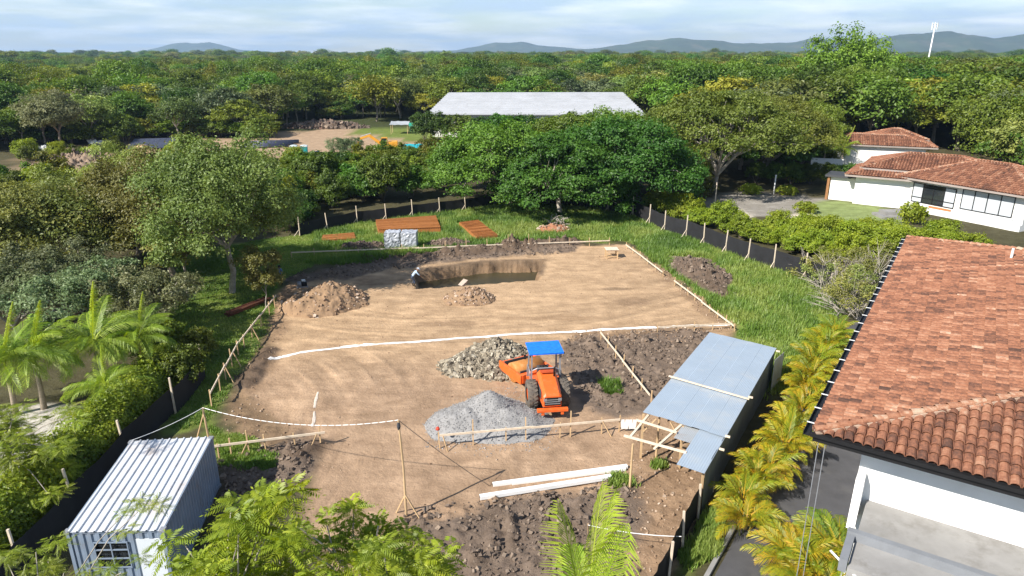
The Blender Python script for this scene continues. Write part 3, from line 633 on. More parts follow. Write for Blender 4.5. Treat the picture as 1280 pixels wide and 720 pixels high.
# ---- site office container
cont = thing("site_container", "pale grey corrugated site office container with barred window beside the hedge", "container")
CB = [np.array(p) for p in ((-16.1, 20.9), (-12.7, 21.0), (-13.55, 27.3), (-16.95, 26.95))]
CZ = 2.6
CONT = surf('container_paint', (0.20, 0.25, 0.32), 0.55, 0.15, 1.5, spec=0.4, stain=(0.22, 0.16, 0.11), stain_amt=0.5, stain_scale=1.3)
CROOF = surf('container_roof', (0.56, 0.58, 0.61), 0.5, 0.10, 1.2, spec=0.5, stain=(0.40, 0.26, 0.15), stain_amt=0.55, stain_scale=0.9)
def corr_panel(mb, a, b, z0, z1, out, pitch=0.28, depth=0.045):
    """trapezoid corrugated sheet between plan points a,b (vertical ribs)"""
    a, b, out = np.array(a), np.array(b), np.array(out); Ln = np.linalg.norm(b - a); d = (b - a) / Ln; n = max(1, int(Ln / pitch)); pr_ = []
    for k in range(n):
        s = k * Ln / n; w = Ln / n
        for fs, o in ((0.0, 0), (0.32, 0), (0.45, 1), (0.85, 1)): pr_.append((s + fs * w, o * depth))
    pr_.append((Ln, 0))
    V = []
    for s, o in pr_: q = a + d * s + out * o; V += [(*q, z0), (*q, z1)]
    mb.add(V, [(2 * i, 2 * i + 2, 2 * i + 3, 2 * i + 1) for i in range(len(pr_) - 1)]); return mb
def outn(a, b): d = (b - a) / np.linalg.norm(b - a); return np.array((d[1], -d[0]))
for k, nm in ((1, "side_wall"), (2, "rear_wall"), (3, "side_wall")):
    a, b = CB[k], CB[(k + 1) % 4]; corr_panel(MB(), a, b, 0.1, CZ - 0.06, outn(a, b)); mb = MB(); corr_panel(mb, a, b, 0.1, CZ - 0.06, outn(a, b)); mb.build(nm, CONT, cont)
fd = (CB[1] - CB[0]) / np.linalg.norm(CB[1] - CB[0]); fn = outn(CB[0], CB[1])
mb = MB()
corr_panel(mb, CB[0], CB[0] + fd * 0.85, 0.1, CZ - 0.06, fn); corr_panel(mb, CB[0] + fd * 2.05, CB[0] + fd * 2.35, 0.1, CZ - 0.06, fn)
corr_panel(mb, CB[0] + fd * 0.85, CB[0] + fd * 2.05, CZ - 0.5, CZ - 0.06, fn); corr_panel(mb, CB[0] + fd * 0.85, CB[0] + fd * 2.05, 0.1, 0.95, fn); corr_panel(mb, CB[0] + fd * 2.35, CB[1], CZ - 0.38, CZ - 0.06, fn)
mb.build("front_wall", CONT, cont)
FP = lambda s, z, o: Vector((CB[0][0] + fd[0] * s + fn[0] * o, CB[0][1] + fd[1] * s + fn[1] * o, z))
mb = MB(); mb.quad(FP(0.85, 0.95, -0.05), FP(2.05, 0.95, -0.05), FP(2.05, CZ - 0.5, -0.05), FP(0.85, CZ - 0.5, -0.05)); wpane = mb.build("window", MAT['glass'], cont)
for k in range(6): mb = MB(); s = 0.9 + k * 0.22; mb.tube([FP(s, 0.95, 0.03), FP(s, CZ - 0.5, 0.03)], 0.012, 5); mb.build("window_bar", MAT['black'], wpane)
mb = MB()
for z in (0.98, 1.38, 1.76, CZ - 0.52): mb.beam(FP(0.83, z, 0.05), FP(2.07, z, 0.05), 0.04, 0.045)
for s in (0.85, 1.45, 2.05): mb.beam(FP(s, 0.95, 0.052), FP(s, CZ - 0.5, 0.052), 0.045, 0.04)
mb.build("window_frame", CONT, wpane)
mb = MB(); mb.hexa([FP(2.38, 0.12, 0.0), FP(3.32, 0.12, 0.0), FP(3.32, 0.12, 0.045), FP(2.38, 0.12, 0.045), FP(2.38, CZ - 0.4, 0.0), FP(3.32, CZ - 0.4, 0.0), FP(3.32, CZ - 0.4, 0.045), FP(2.38, CZ - 0.4, 0.045)])
dr = mb.build("door", surf('door_paint', (0.62, 0.66, 0.70), 0.5, 0.08, 1), cont)
mb = MB(); mb.beam(FP(2.52, 1.1, 0.07), FP(2.66, 1.1, 0.07), 0.03, 0.03); mb.build("handle", MAT['grey_steel'], dr)
NR = 11; Rw = np.linalg.norm(CB[1] - CB[0])
dl, dr_ = CB[3] - CB[0], CB[2] - CB[1]
for k in range(NR):                                           # roof sheets with a raised seam each
    f0, f1 = k / NR, (k + 1) / NR
    a0, a1 = CB[0] + (CB[1] - CB[0]) * f0, CB[0] + (CB[1] - CB[0]) * f1; b0, b1 = CB[3] + (CB[2] - CB[3]) * f0, CB[3] + (CB[2] - CB[3]) * f1
    mb = MB(); L0 = lambda p, q, f: p + (q - p) * f
    ks = [(0, 0), (0.10, 0), (0.16, 0.05), (0.34, 0.05), (0.40, 0), (1.0, 0)]
    V = []
    for f, z in ks: V += [(*(L0(a0, a1, f) - dl * 0.018), CZ + z), (*(L0(b0, b1, f) + dl * 0.01), CZ + z)]
    mb.add(V, [(2 * i, 2 * i + 2, 2 * i + 3, 2 * i + 1) for i in range(len(ks) - 1)]); mb.build("roof_sheet", CROOF, cont)
mb = MB()
for k in range(4):
    a, b = CB[k], CB[(k + 1) % 4]; mb.beam((*a, CZ - 0.06), (*b, CZ - 0.06), 0.10, 0.11); mb.beam((*a, 0.1), (*b, 0.1), 0.12, 0.16); mb.beam((*a, 0.02), (*a, CZ - 0.01), 0.13, 0.13)
mb.build("frame", CONT, cont)
for k in range(4):
    for z in (0.06, CZ - 0.03): mb = MB(); a = CB[k]; mb.box(a[0] - .1, a[0] + .1, a[1] - .1, a[1] + .1, z - .06, z + .055); mb.build("corner_casting", MAT['grey_steel'], cont)
mb = MB(); mb.add([(*p, 0.2) for p in CB], [(0, 1, 2, 3)]); mb.build("floor_pan", MAT['dark_grey'], cont)

# ---- zinc shed on the site
shed = thing("zinc_shed", "open fronted timber shed roofed and walled with blue grey zinc sheets", "shed")
SA = math.radians(59.3); sa_ = np.array((math.cos(SA), math.sin(SA))); sb_ = np.array((math.sin(SA), -math.cos(SA))); S0 = np.array((6.32, 29.75))
ZINC = surf('zinc', (0.40, 0.47, 0.54), 0.42, 0.06, 0.8, metal=0.25, spec=0.5, stain=(0.52, 0.53, 0.52), stain_amt=0.6, stain_scale=0.7)
ZINC2 = surf('old_zinc', (0.46, 0.48, 0.49), 0.5, 0.12, 0.8, metal=0.3, spec=0.5, stain=(0.40, 0.30, 0.22), stain_amt=0.5, stain_scale=1.2)
SHADED_WALLZ = surf('shaded_wall_zinc', (0.15, 0.17, 0.20), 0.4, 0.15, 0.6, metal=0.4, spec=0.5, stain=(0.24, 0.25, 0.26), stain_amt=0.6, stain_scale=0.8)  # zinc of the side wall away from the sun, its shade put into the colour
def sp(t, b, z): q = S0 + sa_ * t + sb_ * b; return Vector((q[0], q[1], z))
def zroof(b): return 2.50 - 0.045 * b
def roof_sheet(t0, t1, b0, b1, dz, mat):
    n = 11; mb = MB(); V = []
    for k in range(n * 2 + 1):
        b = b0 + (b1 - b0) * k / (n * 2); o = 0.005 * (1 if k % 2 else -1)
        V += [sp(t0, b, zroof(b) + dz + o), sp(t1, b, zroof(b) + dz + o)]
    mb.add(V, [(2 * i, 2 * i + 2, 2 * i + 3, 2 * i + 1) for i in range(n * 2)]); mb.build("roof_sheet", mat, shed)
for k in range(5):
    b0 = k * 0.79; roof_sheet(0.02 + 0.03 * (k % 2), 4.5, b0, b0 + 0.83, 0.02 + 0.011 * (k % 2), ZINC); roof_sheet(4.35, 11.65, b0, b0 + 0.83, 0.065 + 0.011 * (k % 2), ZINC)
roof_sheet(-3.25, 0.2, 2.75, 3.95, -0.03, ZINC); roof_sheet(-1.2, 0.15, 1.95, 2.80, -0.08, ZINC2)
mb = MB(); mb.beam(sp(4.3, -0.15, 2.62), sp(4.15, 4.1, 2.45), 0.09, 0.06); mb.build("roof_batten", MAT['pale_wood'], shed)
for k in range(17):
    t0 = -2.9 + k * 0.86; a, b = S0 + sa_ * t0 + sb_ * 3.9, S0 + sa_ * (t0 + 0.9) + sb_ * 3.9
    mb = MB(); corr_panel(mb, a, b, 0.03, 2.30 + 0.03 * (k % 2), sb_ * (1.0 if k % 2 else 0.6) , 0.1, 0.018); mb.build("wall_sheet", SHADED_WALLZ, shed)
for k in range(9):
    t0 = 4.0 + k * 0.86; a, b = S0 + sa_ * t0 + sb_ * 0.06, S0 + sa_ * (t0 + 0.88) + sb_ * 0.06
    mb = MB(); corr_panel(mb, a, b, 0.03, 2.42, -sb_, 0.1, 0.018); mb.build("wall_sheet", ZINC2, shed)
for k in range(5):
    b0 = k * 0.78; a, b = S0 + sa_ * 11.5 + sb_ * b0, S0 + sa_ * 11.5 + sb_ * (b0 + 0.8)
    mb = MB(); corr_panel(mb, a, b, 0.03, 2.32, sa_, 0.1, 0.018); mb.build("wall_sheet", ZINC, shed)
mb = MB(); a, b = S0 + sa_ * 10.4 + sb_ * 4.15, S0 + sa_ * 11.9 + sb_ * 4.4; corr_panel(mb, a, b, 0.1, 2.15, sb_, 0.1, 0.02); mb.build("leaning_sheet", ZINC2, shed)
for (t, b) in ((0, 0.05), (0, 2.0), (0, 3.75), (4.3, 0.15), (4.3, 3.75), (8.0, 0.15), (8.0, 3.75), (11.4, 0.15), (11.4, 3.7), (-2.8, 3.8)):
    mb = MB(); p = sp(t, b, 0); mb.beam((p.x, p.y, -0.2), (p.x, p.y, zroof(b) - 0.06), 0.09, 0.09); mb.build("post", MAT['wood'], shed)
pb = [(at(780, 545, 2.4), at(858, 567, 2.3), 2.42, 2.35), (at(795, 527, 2.4), at(846, 541, 2.4), 2.50, 2.42), (at(787, 546, 2.4), at(812, 517, 2.4), 2.34, 2.40), (at(818, 560, 2.35), at(852, 530, 2.4), 2.30, 2.36)]
for a, b, z0, z1 in pb:
    mb = MB(); mb.beam((*a, z0), (*b, z1), 0.11, 0.07); mb.build("beam", MAT['pale_wood'], shed)
for (px, py) in ((787, 612), (820, 572)):
    p = at(px, py); mb = MB(); mb.tube([(p[0], p[1], -0.2), (p[0] + .02, p[1], 2.4)], [0.06, 0.05], 7); mb.build("post", MAT['wood'], shed)
for (t, b, t2, b2) in ((0, 0.1, 0.0, 0.7), (0, 2.0, 0, 1.4)):
    mb = MB(); mb.beam(sp(t, b, 1.5), sp(t2, b2, 2.38), 0.06, 0.05); mb.build("brace", MAT['wood'], shed)
for k, (t, b, z) in enumerate(((0.1, 3.95, 2.38), (4.4, 4.0, 2.45), (-1.0, 3.98, 2.3), (11.2, 4.05, 2.4))):
    mb = MB(); p = sp(t, b, z); mb.beam(p, p + Vector((*(sb_ * 0.22), 0)), 0.08, 0.08); mb.build("rafter_end", MAT['pale_wood'], shed)

# ------------------------------------------------------------------ plants
LEAF = {}
LEAF['deep'] = leaf_mat('leaf_deep', [(0.0, (0.044, 0.082, 0.009)), (0.5, (0.098, 0.165, 0.017)), (1.0, (0.175, 0.255, 0.030))])
LEAF['mid'] = leaf_mat('leaf_mid', [(0.0, (0.072, 0.110, 0.010)), (0.5, (0.150, 0.205, 0.020)), (1.0, (0.25, 0.31, 0.038))])
LEAF['olive'] = leaf_mat('leaf_olive', [(0.0, (0.095, 0.128, 0.026)), (0.5, (0.190, 0.232, 0.050)), (1.0, (0.32, 0.355, 0.095))])
LEAF['grey'] = leaf_mat('leaf_grey', [(0.0, (0.075, 0.100, 0.036)), (0.5, (0.155, 0.185, 0.075)), (1.0, (0.28, 0.31, 0.15))])
LEAF['lime'] = leaf_mat('leaf_lime', [(0.0, (0.13, 0.19, 0.012)), (0.5, (0.25, 0.33, 0.020)), (1.0, (0.40, 0.45, 0.040))], hue=0.01, val=0.15, trans=0.42)
LEAF['hedge'] = leaf_mat('leaf_hedge', [(0.0, (0.095, 0.130, 0.012)), (0.5, (0.19, 0.24, 0.024)), (1.0, (0.31, 0.35, 0.045))])
LEAF['palm'] = leaf_mat('leaf_palm', [(0.0, (0.10, 0.19, 0.014)), (0.5, (0.22, 0.34, 0.026)), (1.0, (0.40, 0.48, 0.055))], hue=0.01, val=0.15, gloss=0.04)
LEAF['areca'] = leaf_mat('leaf_areca', [(0.0, (0.09, 0.175, 0.012)), (0.38, (0.25, 0.30, 0.015)), (0.72, (0.48, 0.38, 0.016)), (1.0, (0.52, 0.26, 0.015))], hue=0.012, val=0.12, gloss=0.03)
LEAF['grass'] = leaf_mat('leaf_grass', [(0.0, (0.10, 0.185, 0.028)), (0.5, (0.175, 0.285, 0.045)), (1.0, (0.29, 0.36, 0.08))], hue=0.0, val=0.0, gloss=0.03)
LEAF['spread'] = leaf_mat('leaf_spread', [(0.0, (0.082, 0.115, 0.014)), (0.5, (0.165, 0.205, 0.028)), (1.0, (0.27, 0.30, 0.050))])
LEAF['dry'] = leaf_mat('leaf_dry', [(0.0, (0.16, 0.13, 0.07)), (0.5, (0.26, 0.21, 0.12)), (1.0, (0.36, 0.30, 0.18))])

def leaf_quads(C, N, size, rs, aspect=0.55):
    """a folded rhombus leaf at each C facing N"""
    n = len(C); N = N / (np.linalg.norm(N, axis=1, keepdims=True) + 1e-9)
    R = rs.normal(size=(n, 3)); T = np.cross(N, R); T /= (np.linalg.norm(T, axis=1, keepdims=True) + 1e-9); B = np.cross(N, T)
    s = size[:, None]
    V = np.stack([C - T * s * 0.5, C - B * s * aspect * 0.5 + N * s * 0.08, C + T * s * 0.5 - N * s * 0.10, C + B * s * aspect * 0.5 + N * s * 0.08], 1)
    return V.reshape(-1, 3), np.arange(n * 4).reshape(n, 4)
def foliage(pads, rs, sub, per, leaf, flat=0.7, up=0.5, spread=0.32, tvar=0.5, aspect=0.6):
    """pads (n,4) x y z r -> leaf cloud gathered in sub clumps on each pad"""
    pads = np.asarray(pads, float); n = len(pads)
    d = rs.normal(size=(n, sub, 3)); d[..., 2] += 0.35; d /= np.linalg.norm(d, axis=2, keepdims=True)
    rad = pads[:, None, 3:4] * (0.55 + 0.5 * rs.rand(n, sub, 1)); off = d * rad; off[..., 2] *= flat
    sc = pads[:, None, :3] + off
    g = rs.normal(size=(n, sub, per, 3)) * (pads[:, None, None, 3:4] * spread) * np.array((1, 1, 0.62))
    C = (sc[:, :, None, :] + g).reshape(-1, 3)
    Nn = (d[:, :, None, :] * 0.55 + g / (pads[:, None, None, 3:4] * spread + 1e-6) * 0.25 + np.array((0, 0, up)) + rs.normal(size=g.shape) * 0.45).reshape(-1, 3)
    tp = rs.rand(n, 1, 1) * 0.35 + rs.rand(n, sub, 1) * 0.3 + rs.rand(n, sub, per) * 0.45
    t = np.clip(0.5 + (tp.reshape(-1) - 0.55) * 2 * tvar, 0, 1)
    size = leaf * (0.6 + 0.8 * rs.rand(len(C)))
    V, Fq = leaf_quads(C, Nn, size, rs, aspect)
    return V, Fq, np.repeat(t, 4)
def limb(mb, a, b, r0, r1, rng, n=5, sag=0.12, sides=6):
    a, b = Vector(a), Vector(b); L_ = (b - a).length; path, rad = [], []
    j = Vector((rng.uniform(-1, 1), rng.uniform(-1, 1), rng.uniform(0.2, 1))) * L_ * sag
    for k in range(n + 1):
        f = k / n; w = 4 * f * (1 - f); path.append(a.lerp(b, f) + j * w + Vector((rng.uniform(-1, 1), rng.uniform(-1, 1), rng.uniform(-1, 1))) * L_ * 0.02 * w); rad.append(r0 + (r1 - r0) * f)
    mb.tube(path, rad, sides, cap=False); return path
def pads_round(rs, H, R, n, zlow=0.32, pr=0.30):
    i = np.arange(n) + 0.5; ph = np.arccos(1 - 1.55 * i / n); th = i * 2.39996 + rs.rand() * 6
    d = np.stack([np.sin(ph) * np.cos(th), np.sin(ph) * np.sin(th), np.cos(ph)], 1); k = 0.58 + 0.42 * rs.rand(n, 1)
    k = k * (1 + 0.20 * np.sin(2 * th + rs.rand() * 6 + 2 * ph) + 0.16 * np.sin(3 * th - 3 * ph + rs.rand() * 6))[:, None]
    hc = (1 - zlow) * H / 2; c = np.array((0, 0, H - hc)); P = c + d * k * np.array((R * 0.82, R * 0.82, hc * 0.86))
    return np.concatenate([P, (R * pr * (0.5 + 0.8 * rs.rand(n, 1)))], 1)[rs.rand(n) > 0.08]
def pads_umbrella(rs, H, R, n, drop=0.4, layer=0.16, pr=0.19):
    i = np.arange(n) + 0.5; r = R * np.sqrt(i / n) * (0.9 + 0.15 * rs.rand(n)); th = i * 2.39996 + rs.rand() * 6
    lob = 1 + 0.13 * np.sin(th * 3 + rs.rand() * 6) + 0.08 * np.sin(th * 5 + rs.rand() * 6)
    z = H - H * drop * (r / R) ** 2.2 - rs.rand(n) * layer * H - 0.05 * H
    P = np.stack([r * lob * np.cos(th), r * lob * np.sin(th), z], 1)
    return np.concatenate([P, (R * pr * (0.65 + 0.7 * rs.rand(n, 1)))], 1)
def trunk_for(pads, H, rng, r0, fork, nl, bark, wander=0.06, twigs=1.0):
    mb = MB(); top = Vector((rng.uniform(-1, 1) * wander * H, rng.uniform(-1, 1) * wander * H, fork))
    limb(mb, (0, 0, -0.3), top, r0, r0 * 0.72, rng, 4, 0.05, 8)
    th0 = rng.uniform(0, 6.28); groups = [[] for _ in range(nl)]
    for p in pads:
        k = int(((math.atan2(p[1], p[0]) - th0) % (2 * math.pi)) / (2 * math.pi) * nl) % nl; groups[k].append(p)
    for g in groups:
        if not g: continue
        c = np.mean([p[:3] for p in g], 0); mid = Vector(c) * 0.62 + top * 0.38; mid.z = top.z + (c[2] - top.z) * 0.55
        path = limb(mb, top, mid, r0 * 0.55, r0 * 0.30, rng, 4, 0.10, 6)
        for p in g:
            if rng.random() > twigs: continue
            s = path[rng.choice((2, 3, 4))]; limb(mb, s, p[:3], r0 * 0.22, r0 * 0.05, rng, 3, 0.12, 4)
    return mb.mesh("trunk", MAT[bark], True)
def tree_parts(kind, seed, H, R, n, sub, per, leaf, mat, bark='bark', r0=None, fork=0.3, nl=4, flat=0.7, up=0.5, spread=0.32, zlow=0.32, drop=0.4, layer=0.16, pr=None, twigs=1.0, aspect=0.6):
    rs = np.random.RandomState(seed); rng = random.Random(seed)
    pads = pads_round(rs, H, R, n, zlow, pr or 0.30) if kind == 'round' else pads_umbrella(rs, H, R, n, drop, layer, pr or 0.19)
    V, Fq, t = foliage(pads, rs, sub, per, leaf, flat, up, spread, aspect=aspect)
    return np_mesh("crown", V, Fq, LEAF[mat], tint=t), trunk_for(pads, H, rng, r0 or 0.022 * H, fork * H, nl, bark, twigs=twigs)
def place_tree(parts, name, label, cat, loc, rz=0.0, sc=1.0, group=None):
    o = thing(name, label, cat, loc, rz, group); o.scale = sc if hasattr(sc, '__len__') else (sc,) * 3
    link("crown", parts[0], o); link("trunk", parts[1], o); return o

# ---- trees with a character of their own
def gtree(px, py, parts, name, label, rz=0, sc=1.0, group=None, xy=None):
    x, y = xy if xy is not None else at(px, py); return place_tree(parts, name, label, "tree", (x, y, hz(x, y)), rz, sc, group)
TA = tree_parts('round', 101, 13.4, 7.0, 84, 12, 78, 0.21, 'olive', 'pale_bark', 0.27, 0.30, 6, 0.6, 0.5, 0.27, 0.12, pr=0.25)
gtree(290, 368, TA, "feathery_tree", "tall olive green feathery tree with forked pale trunk at the edge of the dirt", 0.4)
TB = tree_parts('round', 102, 11.2, 6.4, 62, 13, 70, 0.21, 'olive', 'bark', 0.26, 0.28, 5, 0.6, 0.5, 0.27, 0.16, pr=0.27)
gtree(222, 352, TB, "leaning_tree", "dark grey green tree with leaning dark trunk behind the pale trunk tree", 1.3, (1.12, 1.12, 1.08))
TC = tree_parts('round', 103, 8.5, 5.4, 44, 12, 70, 0.21, 'olive', 'bark', 0.2, 0.25, 5, 0.6, 0.5, 0.28, 0.2, pr=0.28)
gtree(120, 345, TC, "bushy_tree", "yellowish olive bushy tree left of the leaning dark tree", 2.2, (1.2, 1.2, 1.12))
gtree(35, 365, TC, "bushy_tree", "olive bushy tree at the edge of the grove beyond the palms", 4.0, (1.25, 1.25, 1.1))
gtree(172, 318, TB, "leaning_tree", "olive tree standing close behind the leaning dark tree", 3.3, (0.9, 0.9, 0.95))
TG = tree_parts('round', 104, 5.2, 4.6, 42, 7, 46, 0.19, 'grey', 'pale_bark', 0.20, 0.2, 6, 0.55, 0.5, 0.24, 0.25, pr=0.22)
for k, (px, py, s, lab) in enumerate(((190, 428, 1.0, "grey leaved scrub tree with bare twigs beside the lawn"), (118, 425, 1.05, "grey leaved scrub tree with tangled bare branches behind the palms"), (30, 425, 1.0, "grey leaved scrub tree behind the leftmost palm"), (70, 400, 1.1, "grey leaved scrub tree under the olive bushy trees"))):
    gtree(px, py, TG, "scrub_tree", lab, k * 1.7, s)
# slim leaning trunk at the lawn
TS = tree_parts('round', 105, 6.5, 2.6, 18, 9, 30, 0.26, 'olive', 'pale_bark', 0.13, 0.45, 3, 0.6, 0.5, 0.3, 0.4)
gtree(233, 380, TS, "slim_tree", "slim pale stemmed young tree standing on the lawn", 0.3)
TY = tree_parts('round', 106, 5.2, 2.1, 20, 10, 46, 0.19, 'olive', 'pale_bark', 0.06, 0.2, 3, 0.8, 0.5, 0.3, 0.1)
gtree(333, 385, TY, "sapling", "drooping olive sapling beside the stake fence", 0.3, (0.9, 0.9, 0.95))

# central rain trees, broad layered crowns
TE = tree_parts('umbrella', 111, 11.8, 9.2, 110, 10, 52, 0.33, 'deep', 'pale_bark', 0.36, 0.24, 7, 0.42, 0.7, 0.26, drop=0.52, layer=0.22, pr=0.17)
TE2 = tree_parts('umbrella', 112, 11.0, 8.6, 100, 10, 52, 0.33, 'deep', 'pale_bark', 0.34, 0.22, 6, 0.42, 0.7, 0.26, drop=0.60, layer=0.26, pr=0.17)
gtree(620, 255, TE, "rain_tree", "broad layered deep green tree at the corner of the back fence", 0.0, (1.0, 1.0, 0.93))
gtree(700, 268, TE2, "rain_tree", "deep green spreading tree overhanging the back of the grass", 2.0, (1.08, 1.0, 0.93))
gtree(775, 262, TE, "rain_tree", "deep green spreading tree where the two net fences meet", 3.6, (1.02, 1.0, 1.02))
gtree(700, 245, TE2, "rain_tree", "tall deep green tree hiding the middle of the warehouse", 5.0, (1.0, 1.0, 1.06))
gtree(640, 238, TE2, "rain_tree", "deep green tree below the left half of the warehouse roof", 0.9, (0.9, 0.9, 1.0))
gtree(765, 238, TE, "rain_tree", "deep green tree below the right end of the warehouse roof", 2.9, (0.9, 0.9, 1.02))
TH = tree_parts('round', 113, 12.5, 5.0, 48, 10, 34, 0.36, 'olive', 'pale_bark', 0.25, 0.3, 5, 0.6, 0.5, 0.28, 0.3)
gtree(690, 236, TH, "dry_topped_tree", "greyish rounded tree top in front of the warehouse roof", 0.7, (0.75, 0.75, 0.82))
gtree(575, 238, TH, "dry_topped_tree", "rounded olive tree at the end of the warehouse roof", 2.7, (0.5, 0.5, 0.62))
# right spreading tree
TF_ = tree_parts('umbrella', 114, 14.6, 12.0, 105, 9, 44, 0.36, 'spread', 'pale_bark', 0.42, 0.16, 9, 0.40, 0.7, 0.25, drop=0.42, layer=0.14, pr=0.15)
gtree(890, 238, TF_, "spreading_tree", "wide yellow green spreading tree with fanned pale branches behind the villa drive", 0.9)
gtree(960, 222, TF_, "spreading_tree", "wide yellow green tree with pale fork beside the villa's hedge", 3.9, (0.75, 0.75, 0.9))
gtree(925, 212, TE2, "rain_tree", "deep green tree filling the gap behind the spreading trees", 2.2, (0.9, 0.9, 1.05))
gtree(868, 215, TE, "rain_tree", "deep green tree behind the wide spreading tree", 4.2, (0.95, 0.95, 1.02))
gtree(1002, 205, TE, "rain_tree", "deep green tree behind the porch of the villa", 0.6, (0.8, 0.8, 0.98))
gtree(835, 245, TE2, "rain_tree", "round deep green tree between the spreading tree and net fence", 1.2, (0.62, 0.62, 0.85))
# the tall dark tree right of the villa roofs and the emergent one on the skyline
TD = tree_parts('round', 115, 13.5, 7.5, 64, 11, 36, 0.42, 'deep', 'bark', 0.35, 0.25, 6, 0.6, 0.55, 0.28, 0.2)
gtree(0, 0, TD, "dark_tree", "dense dark green tree towering behind the villa roof", 0.4, (1.05, 1.0, 0.95), xy=(78.0, 112.0))
gtree(0, 0, TD, "dark_tree", "dense dark tree at the far end of the villa roof", 2.4, (0.9, 0.9, 0.85), xy=(90.0, 104.0))
TK = tree_parts('round', 117, 14.0, 7.0, 60, 11, 34, 0.42, 'mid', 'bark', 0.35, 0.25, 6, 0.6, 0.55, 0.26, 0.2)
gtree(0, 0, TK, "skyline_tree", "tall round crowned green tree breaking the skyline", 1.4, (1.65, 1.5, 1.66), xy=(84.0, 181.0))
gtree(0, 0, TE, "skyline_tree", "bright green tree under the tall skyline tree", 1.4, (1.1, 1.1, 1.45), xy=(76.0, 158.0))
TP = tree_parts('round', 116, 11.0, 5.6, 46, 10, 34, 0.36, 'grey', 'bark', 0.24, 0.35, 5, 0.6, 0.5, 0.28, 0.35)
gtree(75, 190, TP, "grey_green_tree", "grey green tree with dark forked trunk above the spoil mound", 0.5, (1.15, 1.15, 1.0))
gtree(435, 207, TG, "scrub_tree", "small grey green tree with twin stems before the digger", 0.5, (0.75, 0.75, 1.0))

# ---- forest: kinds shared by many trees
KINDS = [
    ('round_tree', tree_parts('round', 201, 10.5, 5.6, 40, 8, 20, 0.50, 'mid', 'bark', 0.24, 0.3, 4, 0.65, 0.55, 0.30), "mid green rounded broadleaf tree in the forest"),
    ('layered_tree', tree_parts('umbrella', 202, 10.5, 7.2, 52, 8, 20, 0.50, 'deep', 'bark', 0.26, 0.3, 5, 0.5, 0.7, 0.30), "deep green flat topped layered tree in the forest"),
    ('olive_tree_crown', tree_parts('round', 203, 9.5, 5.2, 40, 8, 20, 0.48, 'olive', 'pale_bark', 0.22, 0.3, 4, 0.65, 0.5, 0.30), "olive brown tinged rounded tree in the forest"),
    ('dark_forest_tree', tree_parts('round', 204, 11.5, 5.6, 44, 8, 20, 0.50, 'deep', 'bark', 0.24, 0.3, 4, 0.7, 0.5, 0.30), "dark green dense crowned tree in the forest"),
    ('yellow_green_tree', tree_parts('umbrella', 205, 9.8, 6.6, 50, 8, 20, 0.48, 'hedge', 'pale_bark', 0.24, 0.3, 5, 0.5, 0.7, 0.30), "yellow green spreading tree in the forest"),
    ('grey_tree', tree_parts('round', 206, 9.2, 4.8, 36, 8, 20, 0.46, 'grey', 'pale_bark', 0.22, 0.3, 4, 0.65, 0.5, 0.30), "grey green loose crowned tree in the forest"),
]
KINDS[2] = ('olive_tree',) + KINDS[2][1:]
CLEAR = [(poly([(300, 420), (345, 330), (400, 282), (590, 250), (800, 250), (1060, 335), (1100, 500), (900, 720), (200, 720), (150, 560)]), 2.0),
         (YARD[0], 1.0), (poly([(870, 290), (865, 240), (985, 232), (1030, 236), (1300, 262), (1300, 330), (1000, 320)]), 2.0),
         (np.array([(-22, 157), (33, 155), (30, 207), (-18, 207)]), 3.0), (np.array([(44, 100), (52, 70), (70, 66), (80, 84), (62, 104)]), 2.5),
         (np.array([(50, 126), (54, 116), (72, 112), (84, 120), (84, 138), (60, 136)]), 0.5), (poly([(150, 192), (245, 192), (380, 186), (370, 172), (240, 176), (155, 182)]), 3.0),
         (poly([(480, 215), (560, 215), (560, 150), (480, 150)]), 1.0), (np.array([(-26, 104), (-30, 166), (38, 166), (36, 104)]), 0.0), (np.array([(44, 100), (56, 134), (88, 140), (90, 122), (70, 100)]), 0.5)]
rs = np.random.RandomState(31)
cand = []
def scatter(r0, r1, spacing):
    out = []; ang = math.radians(44)
    n = int((ang * (r1 * r1 - r0 * r0)) / (spacing * spacing) * 1.55)
    r = np.sqrt(rs.rand(n) * (r1 * r1 - r0 * r0) + r0 * r0); th = (rs.rand(n) * 2 - 1) * ang
    x, y = r * np.sin(th), r * np.cos(th); cell = {}
    for k in range(n):
        c = (int(x[k] // spacing), int(y[k] // spacing)); ok = True
        for dx in (-1, 0, 1):
            for dy in (-1, 0, 1):
                for (ax, ay) in cell.get((c[0] + dx, c[1] + dy), ()):
                    if (ax - x[k]) ** 2 + (ay - y[k]) ** 2 < (spacing * 0.62) ** 2: ok = False
        if ok: cell.setdefault(c, []).append((x[k], y[k])); out.append((x[k], y[k]))
    return np.array(out)
pts = np.concatenate([scatter(62, 330, 7.4), scatter(330, 900, 9.2), scatter(900, 1900, 15.0), scatter(1900, 3300, 26.0)])
keep = np.ones(len(pts), bool)
for p, m in CLEAR: keep &= poly_sd(p, pts[:, 0], pts[:, 1]) < -m
